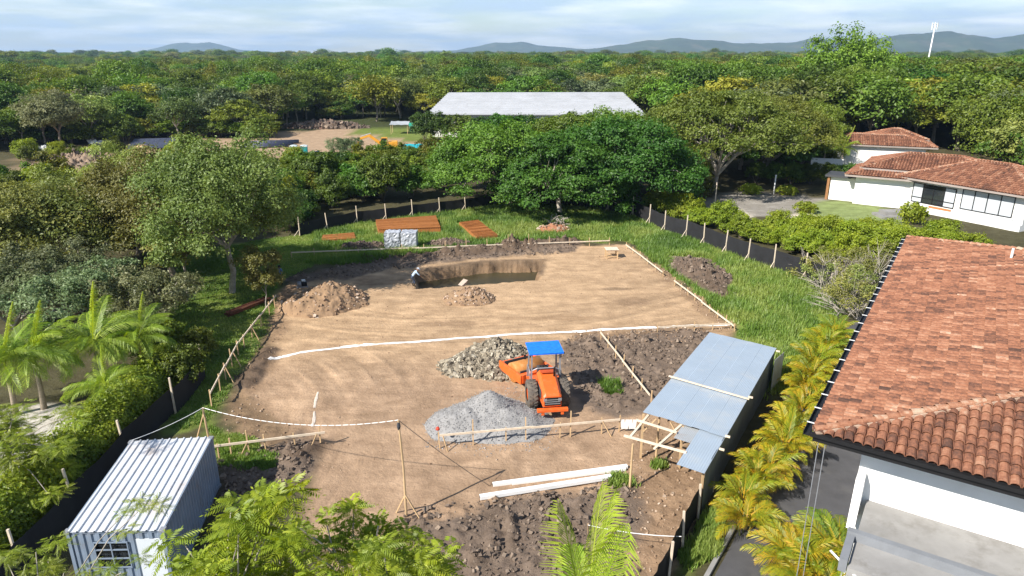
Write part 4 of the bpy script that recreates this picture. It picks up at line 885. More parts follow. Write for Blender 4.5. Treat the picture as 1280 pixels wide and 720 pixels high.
# the near ring holds only the trees set by hand, except on the far left and right edges
rr = np.hypot(pts[:, 0], pts[:, 1])
keep &= ~((rr < 104) & (pts[:, 0] > -60) & (pts[:, 0] < 75)) & ~((pts[:, 1] < 60) & (pts[:, 0] > 20)) & ~((pts[:, 1] < 48))
keep &= ~((pts[:, 0] > -62) & (pts[:, 0] < 12) & (pts[:, 1] < 156) & (pts[:, 1] > 100) & (rs.rand(len(pts)) < 0.75))
keep &= ~((pts[:, 0] > -100 - 0.15 * pts[:, 1]) & (pts[:, 0] < -18) & (pts[:, 1] < 141)) & ~((pts[:, 0] > -60) & (pts[:, 0] < -15) & (pts[:, 1] < 165))
pts = pts[keep]; rr = rr[keep]; order = np.argsort(rr); pts = pts[order]; rr = rr[order]
kd = (vnoise(pts[:, 0] * 0.02, pts[:, 1] * 0.02, 5) * 3.2 + rs.rand(len(pts)) * 4.6).astype(int) % 6
scl = 0.86 + 0.62 * rs.rand(len(pts)) ** 1.4; scl *= 0.86 + 0.34 * vnoise(pts[:, 0] * 0.013, pts[:, 1] * 0.013, 15); scl *= 1 + 0.45 * sstep(30, 140, pts[:, 0]) * sstep(520, 200, rr); scl = np.where(rr > 900, scl * np.where(rr > 1900, 2.3, 1.5), scl)
rot = rs.rand(len(pts)) * 6.283; zsc = np.where(rr > 900, scl / np.where(rr > 1900, 2.0, 1.35), scl) * (0.9 + 0.2 * rs.rand(len(pts)))
zsc = zsc * 0.9; zsc = np.where((rr < 150) & (pts[:, 0] < -20), zsc * 0.8, zsc)
zsc = zsc * (1 + 0.42 * (rs.rand(len(pts)) > 0.94)); zsc = np.where(rr < 260, np.minimum(zsc, 1.2 + 0.2 * (pts[:, 0] > 40)), np.minimum(zsc, 1.45 + 2.0 * (rr > 900))); pz = height(pts[:, 0], pts[:, 1], False)
NEAR_N = 290
for k in range(min(NEAR_N, len(pts))):
    nm, parts, lab = KINDS[kd[k]]; x, y = pts[k]
    where = " left of the dirt yard" if x < -70 else (" behind the villa roofs" if x > 55 else " around the white warehouse")
    place_tree(parts, nm, lab + where, "tree", (x, y, pz[k]), rot[k], (scl[k], scl[k], zsc[k]), "forest trees beyond the building plot")
# the mass of the forest behind them
proto_col = bpy.data.collections.new("forest_kinds")
for k, (nm, parts, lab) in enumerate(KINDS):
    po = bpy.data.objects.new("k%d_crown" % k, parts[0]); proto_col.objects.link(po)
fp = np.stack([pts[NEAR_N:, 0], pts[NEAR_N:, 1], pz[NEAR_N:]], 1)
fm = bpy.data.meshes.new("forest"); fm.vertices.add(len(fp)); fm.vertices.foreach_set("co", fp.astype(np.float32).ravel())
a = fm.attributes.new("kindi", 'INT', 'POINT'); a.data.foreach_set("value", kd[NEAR_N:].astype(np.int32))
a = fm.attributes.new("turn", 'FLOAT', 'POINT'); a.data.foreach_set("value", rot[NEAR_N:].astype(np.float32))
a = fm.attributes.new("size", 'FLOAT_VECTOR', 'POINT'); a.data.foreach_set("vector", np.stack([scl, scl, zsc], 1)[NEAR_N:].astype(np.float32).ravel())
forest = link("forest", fm); forest["kind"] = "stuff"; tag(forest, "dense green forest canopy reaching to the horizon", "forest")
ng = bpy.data.node_groups.new("forest_nodes", 'GeometryNodeTree')
ng.interface.new_socket("Geometry", in_out='INPUT', socket_type='NodeSocketGeometry'); ng.interface.new_socket("Geometry", in_out='OUTPUT', socket_type='NodeSocketGeometry')
gi, go_ = ng.nodes.new("NodeGroupInput"), ng.nodes.new("NodeGroupOutput"); iop = ng.nodes.new("GeometryNodeInstanceOnPoints"); ci = ng.nodes.new("GeometryNodeCollectionInfo")
ci.inputs[0].default_value = proto_col; ci.inputs[1].default_value = True; ci.inputs[2].default_value = False
def attr(nm, ty): n = ng.nodes.new("GeometryNodeInputNamedAttribute"); n.data_type = ty; n.inputs[0].default_value = nm; return n.outputs[0]
iop.inputs['Pick Instance'].default_value = True
ng.links.new(gi.outputs[0], iop.inputs['Points']); ng.links.new(ci.outputs[0], iop.inputs['Instance']); ng.links.new(attr("kindi", 'INT'), iop.inputs['Instance Index'])
cx = ng.nodes.new("ShaderNodeCombineXYZ"); ng.links.new(attr("turn", 'FLOAT'), cx.inputs[2]); ng.links.new(cx.outputs[0], iop.inputs['Rotation']); ng.links.new(attr("size", 'FLOAT_VECTOR'), iop.inputs['Scale'])
ng.links.new(iop.outputs[0], go_.inputs[0]); md = forest.modifiers.new("scatter", 'NODES'); md.node_group = ng

# ---- shrubs and hedges
def shrub_parts(seed, R, H, n, sub, per, leaf, mat):
    rs = np.random.RandomState(seed); rng = random.Random(seed); pads = pads_round(rs, H, R, n, 0.02, 0.34)
    V, Fq, t = foliage(pads, rs, sub, per, leaf, 0.8, 0.5, 0.30); mb = MB()
    for p in pads[::2]: limb(mb, (rng.uniform(-.2, .2), rng.uniform(-.2, .2), -0.1), p[:3], 0.03, 0.01, rng, 3, 0.1, 4)
    return np_mesh("foliage", V, Fq, LEAF[mat], tint=t), mb.mesh("stems", MAT['bark'])
SH = {k: shrub_parts(*v) for k, v in dict(lime=(301, 1.7, 2.7, 22, 10, 44, 0.17, 'lime'), green=(302, 2.2, 3.4, 24, 9, 34, 0.24, 'mid'), low=(303, 1.2, 1.1, 14, 8, 26, 0.18, 'lime'), dark=(304, 2.4, 4.2, 26, 9, 32, 0.26, 'deep')).items()}
def place_shrub(kind, x, y, label, rz, s, group=None, name="shrub"):
    o = thing(name, label, "shrub", (x, y, hz(x, y)), rz, group); o.scale = s if hasattr(s, '__len__') else (s,) * 3
    link("foliage", SH[kind][0], o); link("stems", SH[kind][1], o)
r_ = random.Random(5)
fr0, fr1 = np.array(at(800, 270)), np.array(at(1060, 345))
for k in range(19):
    p = fr0 + (fr1 - fr0) * (k / 18.0); nn = np.array((0.84, 0.55)); p = p + nn * (2.3 + r_.uniform(-.5, 1.0))
    place_shrub('lime', p[0], p[1], "yellow green shrub in the hedge along the outer side of the net fence", r_.uniform(0, 6), (r_.uniform(.65, 1.1), r_.uniform(.65, 1.1), r_.uniform(.6, 1.15)), "hedge shrubs behind the net fence")
hd0, hd1 = np.array(at(985, 312)), np.array(at(1215, 330))
for k in range(26):
    p = hd0 + (hd1 - hd0) * (k / 25.0) + (r_.uniform(-.4, .4), r_.uniform(-.8, 4.5))
    place_shrub('lime', p[0], p[1], "bright green shrub in the hedge at the foot of the villa", r_.uniform(0, 6), (r_.uniform(0.9, 1.25), r_.uniform(0.9, 1.25), r_.uniform(.8, 1.15)), "hedge shrubs in front of the villa")
for k in range(52):                                             # dark thicket left of the rain trees
    px, py = r_.uniform(225, 575), 0; py = (268 - max(px - 395, 0) * 0.13 if px > 385 else 300 - (px - 225) * 0.16) - r_.uniform(4, 44); x, y = at(px, py)
    place_shrub('green' if k % 3 else 'dark', x, y, "glossy green bush in the thicket behind the back net fence", r_.uniform(0, 6), r_.uniform(1.0, 1.5), "thicket behind the back fence")
for k in range(24):
    px, py = r_.choice(((r_.uniform(110, 215), r_.uniform(290, 318)), (r_.uniform(285, 392), r_.uniform(272, 297)))); x, y = at(px, py)
    place_shrub('dark' if k % 2 else 'green', x, y, "shaded bush filling the ground behind the olive feathery tree", r_.uniform(0, 6), r_.uniform(0.6, 1.0), "shaded bushes behind the olive tree")
for k in range(26):
    px, py = r_.uniform(-20, 215), r_.uniform(236, 262); x, y = at(px, py)
    place_shrub('green' if k % 2 else 'lime', x, y, "leafy bush in the scrub between the spoil mound and the grove", r_.uniform(0, 6), r_.uniform(0.9, 1.6), "bushes below the spoil mound")
for k in range(16):
    px, py = r_.choice(((r_.uniform(20, 160), r_.uniform(196, 206)), (r_.uniform(200, 420), r_.uniform(208, 226)), (r_.uniform(470, 560), r_.uniform(196, 226)))); x, y = at(px, py)
    place_shrub('lime' if k % 2 else 'green', x, y, "round bush growing along the edge of the dirt yard", r_.uniform(0, 6), r_.uniform(0.8, 1.5), "bushes at the edge of the dirt yard")
for (px, py, s, lab) in ((228, 486, 0.62, "dark bush at the lawn's shaded corner near the hedge end"), (205, 455, 0.7, "dark bush between the scrub tree and the red stemmed palm"), (250, 450, 0.5, "small dark bush in the middle of the shaded lawn")):
    x, y = at(px, py); place_shrub('dark', x, y, lab, px, s)
for (px, py, s, lab) in ((940, 243, 1.3, "low lime shrub by the villa drive post"), (985, 244, 1.2, "low lime shrub at the villa drive end"), (1008, 266, 1.2, "low clipped mound on the villa lawn"), (1000, 228, 1.6, "green shrub before the villa's dark hedge"), (975, 285, 1.0, "low plant beside the sand bed"), (915, 284, 1.0, "low plant at the front of the sand bed"), (1140, 280, 1.35, "upright bright green shrub at the villa steps")):
    x, y = at(px, py); place_shrub('low', x, y, lab, s, (s, s, s * (1.6 if 'upright' in lab else 1)))
for k in range(46):                                             # undergrowth at the forest edge behind the yard
    px = r_.uniform(-10, 475); py = (180 if px < 160 else (172 if px < 380 else 152)) - r_.uniform(0, 7); x, y = at(px, py)
    place_shrub(r_.choice(('green', 'dark', 'green')), x, y, "undergrowth bush at the foot of the forest behind the yard", r_.uniform(0, 6), (r_.uniform(1.6, 2.4), r_.uniform(1.6, 2.4), r_.uniform(1.0, 1.6)), "undergrowth along the forest edge")
for k in range(13):
    place_shrub(r_.choice(('green', 'dark')), -19.5 + k * 4.2 + r_.uniform(-1, 1), 157 + r_.uniform(-3, 2), "tall bush against the front of the white warehouse", r_.uniform(0, 6), (1.5, 1.5, r_.uniform(1.3, 1.75)), "bushes along the warehouse front")
for k in range(8):
    x, y = at(1000 + k * 12, 206 + r_.uniform(-3, 3)); place_shrub('dark', x, y, "dark bush in front of the house with the pale red roof", r_.uniform(0, 6), r_.uniform(0.7, 0.95), "bushes before the pale red roofed house")
for k in range(7):
    p = np.array((37.5, 106.0)) + np.array((2.6, -0.4)) * k
    place_shrub('dark', p[0], p[1], "dark clipped bush in the hedge beside the villa porch", r_.uniform(0, 6), (0.75, 0.75, 0.8), "dark hedge beside the villa porch")

# clipped hedge between the white path and the container
def hedge(name, label, path, w, h, n, leaf, mat, seed):
    rs = np.random.RandomState(seed); path = np.array(path); seg = np.linalg.norm(np.diff(path, axis=0), axis=1); cum = np.concatenate([[0], np.cumsum(seg)])
    s = rs.rand(n) * cum[-1]; px_ = np.interp(s, cum, path[:, 0]); py_ = np.interp(s, cum, path[:, 1])
    a = rs.rand(n) * math.pi * 1.1 - 0.05 * math.pi; lump = 1 + 0.22 * fbm(s, a * 2, 0.9, 3, seed)
    q = (0.78 + 0.22 * rs.rand(n)) * lump
    ox = np.cos(a) * w / 2 * q; ozz = (np.sin(a).clip(-.1) ** 0.55 if False else np.abs(np.sin(a)) ** 0.6) * h * q
    d = np.gradient(path, axis=0)[0]; d = d / np.linalg.norm(d); nx, ny = d[1], -d[0]
    C = np.stack([px_ + nx * ox, py_ + ny * ox, ozz * (0.15 + 0.85 * rs.rand(n) ** 0.35)], 1)
    Nn = np.stack([nx * np.cos(a), ny * np.cos(a), np.sin(a) + 0.3], 1) + rs.normal(size=(n, 3)) * 0.5
    V, Fq = leaf_quads(C, Nn, leaf * (0.6 + 0.8 * rs.rand(n)), rs, 0.65)
    o = thing(name, label, "hedge"); link("foliage", np_mesh("foliage", V, Fq, LEAF[mat], tint=np.repeat(np.clip(0.5 + 0.5 * fbm(s, a, 1.3, 3, seed + 1) + (rs.rand(n) - .5) * 0.6, 0, 1), 4)), o)
    mb = MB()
    for k in range(int(cum[-1] / 0.7)):
        x = np.interp(k * 0.7, cum, path[:, 0]); y = np.interp(k * 0.7, cum, path[:, 1]); mb.tube([(x, y, -0.1), (x + 0.1, y, h * 0.6)], [0.04, 0.015], 5)
    link("stems", mb.mesh("stems", MAT['bark']), o)
hedge("hedge", "long clipped green hedge between the pale path and the container", [(-20.7, 14.0), (-20.6, 24.0), (-20.6, 31.0), (-21.0, 38.5)], 2.8, 2.75, 66000, 0.15, 'lime', 41)

# ---- palms
def frond_mesh(seed, Ln, arch, nl, ll, lw, mat, vee=0.5, tint0=0.3, tint1=0.8, erect=0.0, name="frond"):
    """one feather leaf: stalk along +x rising then drooping, leaflets both sides"""
    rs = np.random.RandomState(seed); V, Fq, T = [], [], []
    s = np.linspace(0, 1, 12); X = Ln * (s - 0.25 * arch * s ** 2.2); Z = Ln * (0.55 * s * (1 - erect) - arch * 0.95 * s ** 2.1) + Ln * erect * s * 0.9
    sp_ = np.stack([X, np.zeros_like(X), Z], 1)
    for k in range(11):
        w0, w1 = 0.028 * (1 - s[k] * 0.85) * Ln ** 0.5, 0.028 * (1 - s[k + 1] * 0.85) * Ln ** 0.5; b = len(V)
        V += [sp_[k] + (0, -w0, 0), sp_[k] + (0, w0, 0), sp_[k + 1] + (0, w1, 0), sp_[k + 1] + (0, -w1, 0)]; Fq.append((b, b + 1, b + 2, b + 3)); T += [0.9] * 4
    for side in (-1, 1):
        for k in range(nl):
            f = 0.12 + 0.88 * (k + rs.rand() * 0.5) / nl; f = min(f, 0.995)
            p = np.array([np.interp(f, s, X), 0, np.interp(f, s, Z)]); p2 = np.array([np.interp(min(f + .02, 1), s, X), 0, np.interp(min(f + .02, 1), s, Z)])
            t = (p2 - p); t /= np.linalg.norm(t) + 1e-9
            l = ll * (math.sin(math.pi * min(0.12 + f * 0.88, 0.97)) ** 0.6) * (0.85 + 0.3 * rs.rand())
            d1 = t * (0.7 + 0.7 * f) + np.array((0, side, 0)) * (1.0 - 0.35 * f) + np.array((0, 0, vee * (0.6 + 0.5 * rs.rand()))); d1 /= np.linalg.norm(d1)
            d2 = d1 + np.array((0, 0, -0.75 - 0.4 * rs.rand())); d2 /= np.linalg.norm(d2)
            m = p + d1 * l * 0.5; e = m + d2 * l * 0.5; w = lw * (0.8 + 0.4 * rs.rand()); wv = t * w * 0.5
            b = len(V); V += [p - wv * 0.6, p + wv * 0.6, m + wv, m - wv, e + wv * 0.15, e - wv * 0.15]; Fq += [(b, b + 1, b + 2, b + 3), (b + 3, b + 2, b + 4, b + 5)]
            tt = tint0 + (tint1 - tint0) * rs.rand(); T += [tt * 0.8, tt * 0.8, tt, tt, min(1, tt + .18), min(1, tt + .18)]
    return np_mesh(name, np.array(V), np.array(Fq), LEAF[mat], tint=np.array(T))
ARF = [frond_mesh(401 + k, 1.75, 0.42 + 0.1 * k, 24, 0.58, 0.046, 'areca', 0.45, a, b) for k, (a, b) in enumerate(((0.15, 0.6), (0.3, 0.8), (0.45, 0.95), (0.2, 0.7)))]
GRF = [frond_mesh(411 + k, 1.9, 0.40 + 0.1 * k, 25, 0.60, 0.05, 'areca', 0.45, a, b) for k, (a, b) in enumerate(((0.0, 0.3), (0.05, 0.4), (0.2, 0.6)))]
def stem_mesh(h, r, mat, seed, lean=0.1):
    rng = random.Random(seed); mb = MB(); limb(mb, (0, 0, -0.15), (rng.uniform(-lean, lean) * h, rng.uniform(-lean, lean) * h, h), r, r * 0.7, rng, 5, 0.03, 8); return mb.mesh("stem", mat, True)
CANE = surf('cane', (0.26, 0.27, 0.09), 0.6, 0.25, 4)
def areca(x, y, label, s, fr, seed, n=17, group=None):
    n = int(n * 1.7)
    rng = random.Random(seed); o = thing("areca_palm", label, "palm", (x, y, hz(x, y)), rng.uniform(0, 6), group); o.scale = (s, s, s)
    for k in range(4):
        a = k * 1.57 + rng.uniform(-.4, .4); h = rng.uniform(0.5, 1.1); mb = MB(); bx, by = 0.16 * math.cos(a), 0.16 * math.sin(a); ex, ey = 0.35 * math.cos(a), 0.35 * math.sin(a)
        mb.tube([(bx, by, -0.1), ((bx + ex) / 2, (by + ey) / 2, h * 0.5), (ex, ey, h)], [0.045, 0.04, 0.03], 6); mb.build("cane", CANE, o, True)
    for k in range(n):
        a = k * 2.39996 + rng.uniform(-.3, .3); h = rng.uniform(0.45, 1.15); el = math.radians(rng.uniform(18, 62) if k > 3 else rng.uniform(60, 78))
        f = link("frond", rng.choice(fr), o, (0.25 * math.cos(a), 0.25 * math.sin(a), h), None, rng.uniform(0.8, 1.15))
        f.rotation_euler = (rng.uniform(-.3, .3), -el + math.radians(28), a)
pr0, pr1 = np.array((9.35, 24.1)), np.array((21.9, 43.9))
pd = (pr1 - pr0) / np.linalg.norm(pr1 - pr0)
for k in range(16):
    t = k / 15.0; p = pr0 + (pr1 - pr0) * t + np.array((r_.uniform(-.35, .35), r_.uniform(-.3, .3)))
    if k in (3, 4, 5, 6, 7, 8): p = p + np.array((0.35, -0.2))
    lab = "golden areca palm at the open end of the row beside the drive" if k == 0 else ("golden areca palm in the row beside the shed's open front" if k < 4 else ("golden areca palm in the row along the shed's side wall" if k < 10 else "greener areca palm in the row beyond the shed, under the gutter"))
    areca(p[0], p[1], lab, r_.uniform(0.76, 0.94), ARF if k < 11 else ARF[:2] + GRF, 500 + k, 16, None if k == 0 else "areca palms along the drive")
for k, (px, py, s, fr, lab) in enumerate(((992, 715, 1.0, ARF, "yellow tipped areca palm standing on the drive before the white wall"), (1046, 716, 1.2, GRF, "lush green areca palm at the corner of the white wall"), (1022, 752, 1.1, GRF + ARF, "leafy areca palm half hidden below the green one"))):
    x, y = at(px, py + 12); areca(x, y, lab, s, fr, 530 + k, 20)
PMF = [frond_mesh(421 + k, 3.2, 0.40 + 0.10 * k, 42, 0.95, 0.040, 'palm', 0.35, 0.2 + 0.1 * k, 0.75) for k in range(3)] + [frond_mesh(425, 3.0, 0.08, 44, 0.6, 0.045, 'palm', 0.2, 0.6, 1.0, 0.6)]
SPF = [frond_mesh(431 + k, 2.6, 0.55, 44, 0.95, 0.045, 'palm', 0.3, 0.3, 0.8) for k in range(3)] + [frond_mesh(435, 3.0, 0.12, 44, 0.95, 0.042, 'palm', -0.1, 0.75, 1.0, 0.75)]
RING = surf('palm_trunk', (0.33, 0.27, 0.20), 0.85, 0.25, 3, 0.02, 10, stretch=(1, 1, 6))
def palm(name, label, x, y, h, s, seed, n=13, bark=RING, z=None, up=2, fr=None):
    rng = random.Random(seed); o = thing(name, label, "palm", (x, y, hz(x, y) if z is None else z)); fr = fr or PMF
    mb = MB(); mb.tube([(0, 0, -0.2), (0.04, 0, h * 0.1), (0.08, 0.03, h * 0.5), (0.05, 0.05, h)], [0.2, 0.16, 0.13, 0.10], 9); mb.build("trunk", bark, o, True)
    mb = MB(); mb.tube([(0.05, 0.05, h - 0.02), (0.05, 0.05, h + 0.7)], [0.12, 0.06], 8); mb.build("crownshaft", CANE, o, True)
    for k in range(n):
        a = k * 2.39996 + rng.uniform(-.25, .25); el = math.radians(rng.uniform(-5, 58))
        f = link("frond", fr[3] if k < up else rng.choice(fr[:3]), o, (0.05, 0.05, h + 0.55), None, s * rng.uniform(0.85, 1.1))
        f.rotation_euler = (rng.uniform(-.35, .35), (-el + 0.45) if k >= up else -math.radians(rng.uniform(35, 48)), a)
def gpalm(px, py, *a, **k): pass
for k, (px, py, h, s, lab, bk) in enumerate(((55, 512, 2.7, 1.0, "feathery palm with an upright spear leaf at the end of the pale path", RING), (128, 490, 2.6, 1.05, "tallest feathery palm in the group behind the hedge", RING), (182, 478, 2.3, 0.85, "feathery palm with reddish trunk at the hedge end", MAT['red_bark']), (20, 520, 2.6, 0.95, "feathery palm with drooping straw coloured lower leaves", RING), (138, 522, 1.3, 0.75, "short palm with a stout red trunk beside the pale path", MAT['red_bark']))):
    x, y = at(px, py); palm("feather_palm", lab, x, y, h, s, 440 + k, 28, bk, None, 1)
for k, (px, py) in enumerate(((1028, 212), (1050, 214))):
    x, y = at(px, py); palm("feather_palm", ("palm before the porch end of the pale red roof" if k == 0 else "palm before the pale red roof, beside the villa's hip"), x, y, 3.2, 1.1, 450 + k, 13)
p = along(728, 800, 9.5); palm("tall_palm", "tall palm whose bright young fronds rise above the dark churned soil", p.x, p.y, p.z - 0.55 - hz(p.x, p.y), 0.66, 461, 9, RING, None, 4, SPF)

# ---- trees close below the camera
def compound_leaf(V, Fq, T, base, d, Ln, n, ll, lw, rs, t0, droop=0.35):
    d = d / np.linalg.norm(d); side = np.cross(d, (0, 0, 1.0)); side /= np.linalg.norm(side) + 1e-9; upv = np.cross(side, d)
    for k in range(n):
        f = 0.18 + 0.82 * (k + 1) / n; p = base + d * Ln * f + np.array((0, 0, -droop * Ln * f * f))
        l = ll * (0.6 + 0.55 * math.sin(math.pi * min(f, .93)))
        for sg in ((-1, 1) if k < n - 1 else (0,)):
            dv = (side * sg * 1.0 + d * (0.45 if sg else 1.0) + np.array((0, 0, -0.30 - 0.25 * rs.rand()))); dv /= np.linalg.norm(dv)
            w = np.cross(dv, upv); w /= np.linalg.norm(w) + 1e-9; b = len(V); m = p + dv * l * 0.5; w = w * lw * 0.5
            V += [p, m - w - upv * lw * .12, p + dv * l + np.array((0, 0, -0.15 * l)), m + w - upv * lw * .12]; Fq.append((b, b + 1, b + 2, b + 3)); T += [min(1, max(0, t0 + (rs.rand() - .5) * 0.4))] * 4
def rosette(seed, n, Ln, nl, ll, lw, mat, name, droop=0.35, emin=-10, emax=55):
    rs = np.random.RandomState(seed); V, Fq, T = [], [], []
    for k in range(n):
        a = k * 2.39996 + rs.rand() * .5; el = math.radians(emin + (emax - emin) * rs.rand())
        compound_leaf(V, Fq, T, rs.normal(size=3) * np.array((.05, .05, .10)) * Ln * 2, np.array((math.cos(a) * math.cos(el), math.sin(a) * math.cos(el), math.sin(el))), Ln * (0.75 + 0.5 * rs.rand()), nl, ll, lw, rs, 0.25 + 0.6 * rs.rand(), droop)
    return np_mesh(name, np.array(V), np.array(Fq), LEAF[mat], tint=np.array(T))
ROS = [rosette(601 + k, 20, 0.56, 9, 0.15, 0.042, 'lime', "leaf_cluster", 0.55, 0, 60) for k in range(4)]
fore = thing("pinnate_tree", "bright green tree with clustered feather shaped leaves beside the container", "tree")
rng = random.Random(77); tb = along(385, 860, 15.5); tb = Vector((tb.x, tb.y, 0)); tb.z = hz(tb.x, tb.y)
fork = Vector((tb.x + .1, tb.y + .2, 4.8)); mbt = MB(); limb(mbt, tb - Vector((0, 0, .3)), fork, 0.17, 0.12, rng, 5, 0.03, 9)
crop6 = [(180, 275), (370, 165), (470, 110), (580, 85), (625, 215), (490, 190), (310, 300), (440, 370), (560, 350), (690, 330), (745, 215), (850, 145), (945, 215), (790, 320), (1060, 260), (1140, 340), (1040, 370), (900, 380), (650, 280), (250, 390), (140, 420), (360, 400), (1190, 410), (980, 320), (700, 410), (840, 250), (400, 250), (880, 300), (600, 420), (1100, 430), (520, 290)]
ends = [along(170 + cx_ / 3.12, 588 + cy_ / 3.12, rng.uniform(14.3, 16.8)) for cx_, cy_ in crop6]
for k in range(34):
    ends.append(along(rng.uniform(235, 560), rng.uniform(695, 800), rng.uniform(14.0, 16.5)))
hubs = [fork + (Vector((math.cos(a), math.sin(a) * .55, 0)) * 1.9 + Vector((0, 0, 1.6 + .5 * math.sin(3 * a)))) for a in (0.1, 0.9, 2.0, 2.9, 3.8, 5.3)]
for h_ in hubs: limb(mbt, fork, h_, 0.10, 0.055, rng, 4, 0.08, 7)
for e in ends:
    h_ = min(hubs, key=lambda q: (q - e).length); limb(mbt, h_, e, 0.034, 0.014, rng, 4, 0.06, 5)
    for j in range(rng.choice((1, 2, 2))):
        off = Vector((rng.uniform(-.38, .38), rng.uniform(-.38, .38), rng.uniform(-.30, .22) - 0.1 * j))
        link("leaf_cluster", rng.choice(ROS), fore, e + off, (rng.uniform(-.3, .3), rng.uniform(-.3, .3), rng.uniform(0, 6.28)), rng.uniform(0.75, 1.1))["kind"] = "stuff"
link("trunk", mbt.mesh("trunk", MAT['pale_bark'], True), fore)
FEA = [rosette(611 + k, 18, 0.62, 13, 0.13, 0.024, 'lime', "leaf_spray", 0.25, -12, 25) for k in range(3)]
def spray_tree(name, label, base, centres, seed, fr=FEA, s0=0.62, s1=0.98, r0=0.09):
    rng = random.Random(seed); o = thing(name, label, "tree"); mb = MB(); base = Vector(base); mid = base.lerp(centres[0], 0.6); mid.z = base.z + (centres[0].z - base.z) * 0.75
    limb(mb, base - Vector((0, 0, .3)), mid, r0, r0 * .6, rng, 5, 0.04, 8)
    for c in centres:
        limb(mb, mid, c, r0 * 0.4, 0.012, rng, 4, 0.08, 5)
        for j in range(3): link("leaf_spray", rng.choice(fr), o, c + Vector((rng.uniform(-.5, .5), rng.uniform(-.5, .5), rng.uniform(-.15, .25))), (rng.uniform(-.2, .2), rng.uniform(-.2, .2), rng.uniform(0, 6.28)), rng.uniform(s0, s1))["kind"] = "stuff"
    link("trunk", mb.mesh("trunk", MAT['pale_bark'], True), o)
rng = random.Random(88)
cs = [along(rng.uniform(-30, 88), rng.uniform(512, 580), rng.uniform(28, 30.5)) for k in range(30)] + [along(rng.uniform(-30, 60), rng.uniform(585, 620), rng.uniform(28, 29.5)) for k in range(8)]
b = along(10, 625, 29); spray_tree("feathery_shrub_tree", "light green feathery tree with an arching bough over the pale path", (b.x - .6, b.y + .3, 0), cs, 5)
cs = [along(x, y, rng.uniform(17.0, 18.5)) for x, y in ((60, 702), (45, 690), (80, 716), (30, 712), (152, 716), (128, 722), (152, 645), (172, 640), (10, 705), (60, 726))]
b = along(100, 900, 17); spray_tree("feathery_shrub_tree", "yellowish feathery tree leaning over the front of the container", (b.x, b.y, 0), cs, 6, FEA, 0.35, 0.6, 0.06)

# ---- grass
def grass(name, label, polys, n, h0, h1, seed, clump=0.6, excl=(), cat="grass"):
    rs = np.random.RandomState(seed); out = []
    for p, sh in polys:
        lo, hi = p.min(0), p.max(0); c = 0; m = int(n * sh); got = []
        while c < m:
            q = lo + rs.rand(m * 2, 2) * (hi - lo); k = poly_sd(p, q[:, 0], q[:, 1]) + fbm(q[:, 0], q[:, 1], .7, 3, 61) * .7 > 0.05
            for e, mm in excl: k &= poly_sd(e, q[:, 0], q[:, 1]) < mm
            k &= vnoise(q[:, 0] * clump, q[:, 1] * clump, 77) + rs.rand(len(q)) * 0.7 > 0.42
            q = q[k]; got.append(q); c += len(q)
            if len(q) == 0: break
        out.append(np.concatenate(got)[:m])
    q = np.concatenate(out); n = len(q); z = height(q[:, 0], q[:, 1]); b = 4
    hh = (h0 + (h1 - h0) * rs.rand(n) * (0.4 + 0.9 * vnoise(q[:, 0] * .45, q[:, 1] * .45, 78)))[:, None, None]
    a = rs.rand(n, b, 1) * 6.283; r = hh * (0.15 + 0.5 * rs.rand(n, b, 1)); ox = rs.normal(size=(n, b, 2)) * 0.10
    base = np.concatenate([q[:, None, :] + ox, np.repeat(z[:, None, None], b, 1) - 0.03], 2)
    tip = base + np.concatenate([np.cos(a) * r, np.sin(a) * r, hh * (0.7 + 0.5 * rs.rand(n, b, 1))], 2)
    w = 0.028 + 0.02 * rs.rand(n, b, 1); wv = np.concatenate([-np.sin(a) * w, np.cos(a) * w, np.zeros_like(w)], 2)
    V = np.stack([base - wv, base + wv, tip], 2).reshape(-1, 3); Fq = np.arange(len(V)).reshape(-1, 3)
    t = np.repeat(np.clip(0.5 + 1.1 * fbm(q[:, 0], q[:, 1], .35, 4, 79) + (rs.rand(n) - .5) * .5, 0, 1), b * 3)
    o = link(name, np_mesh(name, V, Fq, LEAF['grass'], tint=t)); o["kind"] = "stuff"; return tag(o, label, cat)
grass("tall_grass", "tall bright green grass along the net fences round the dirt", [(GRASS[0], 1.0)], 52000, 0.22, 0.62, 71, excl=((SITE, -0.1), (DRIVE, 0), (DARK[4], -0.15), (poly([(590, 302), (626, 300), (600, 277), (570, 281)]), -.2), (poly([(470, 294), (553, 293), (547, 274), (467, 279)]), -.2)))
grass("lawn_grass", "short sunlit grass under the pale trunk tree", [(GRASS[1], 0.85), (GRASS[2], 0.15)], 26000, 0.06, 0.2, 72, excl=((SITE, 0.2),))
grass("weed_grass", "rough green grass between the near net fence and the kerb", [(GRASS[3], 1.0)], 1800, 0.15, 0.4, 73, excl=((DRIVE, 0),))
for k, (px, py) in enumerate(((765, 490), (772, 600), (778, 603), (825, 582), (760, 482))):
    x, y = at(px, py); c = np.array([(x + .5 * math.cos(t), y + .5 * math.sin(t)) for t in np.linspace(0, 6, 8)])
    grass("weed_tuft", ("green weed tuft on dark soil near the roller's shadow" if py < 500 else ("green weed tuft at the end of the white beams" if py > 590 else "green weed tuft beside the shed posts")), [(c, 1.0)], 130, 0.15, 0.45, 80 + k, 0.1)["group"] = "weed tufts on the bare soil"
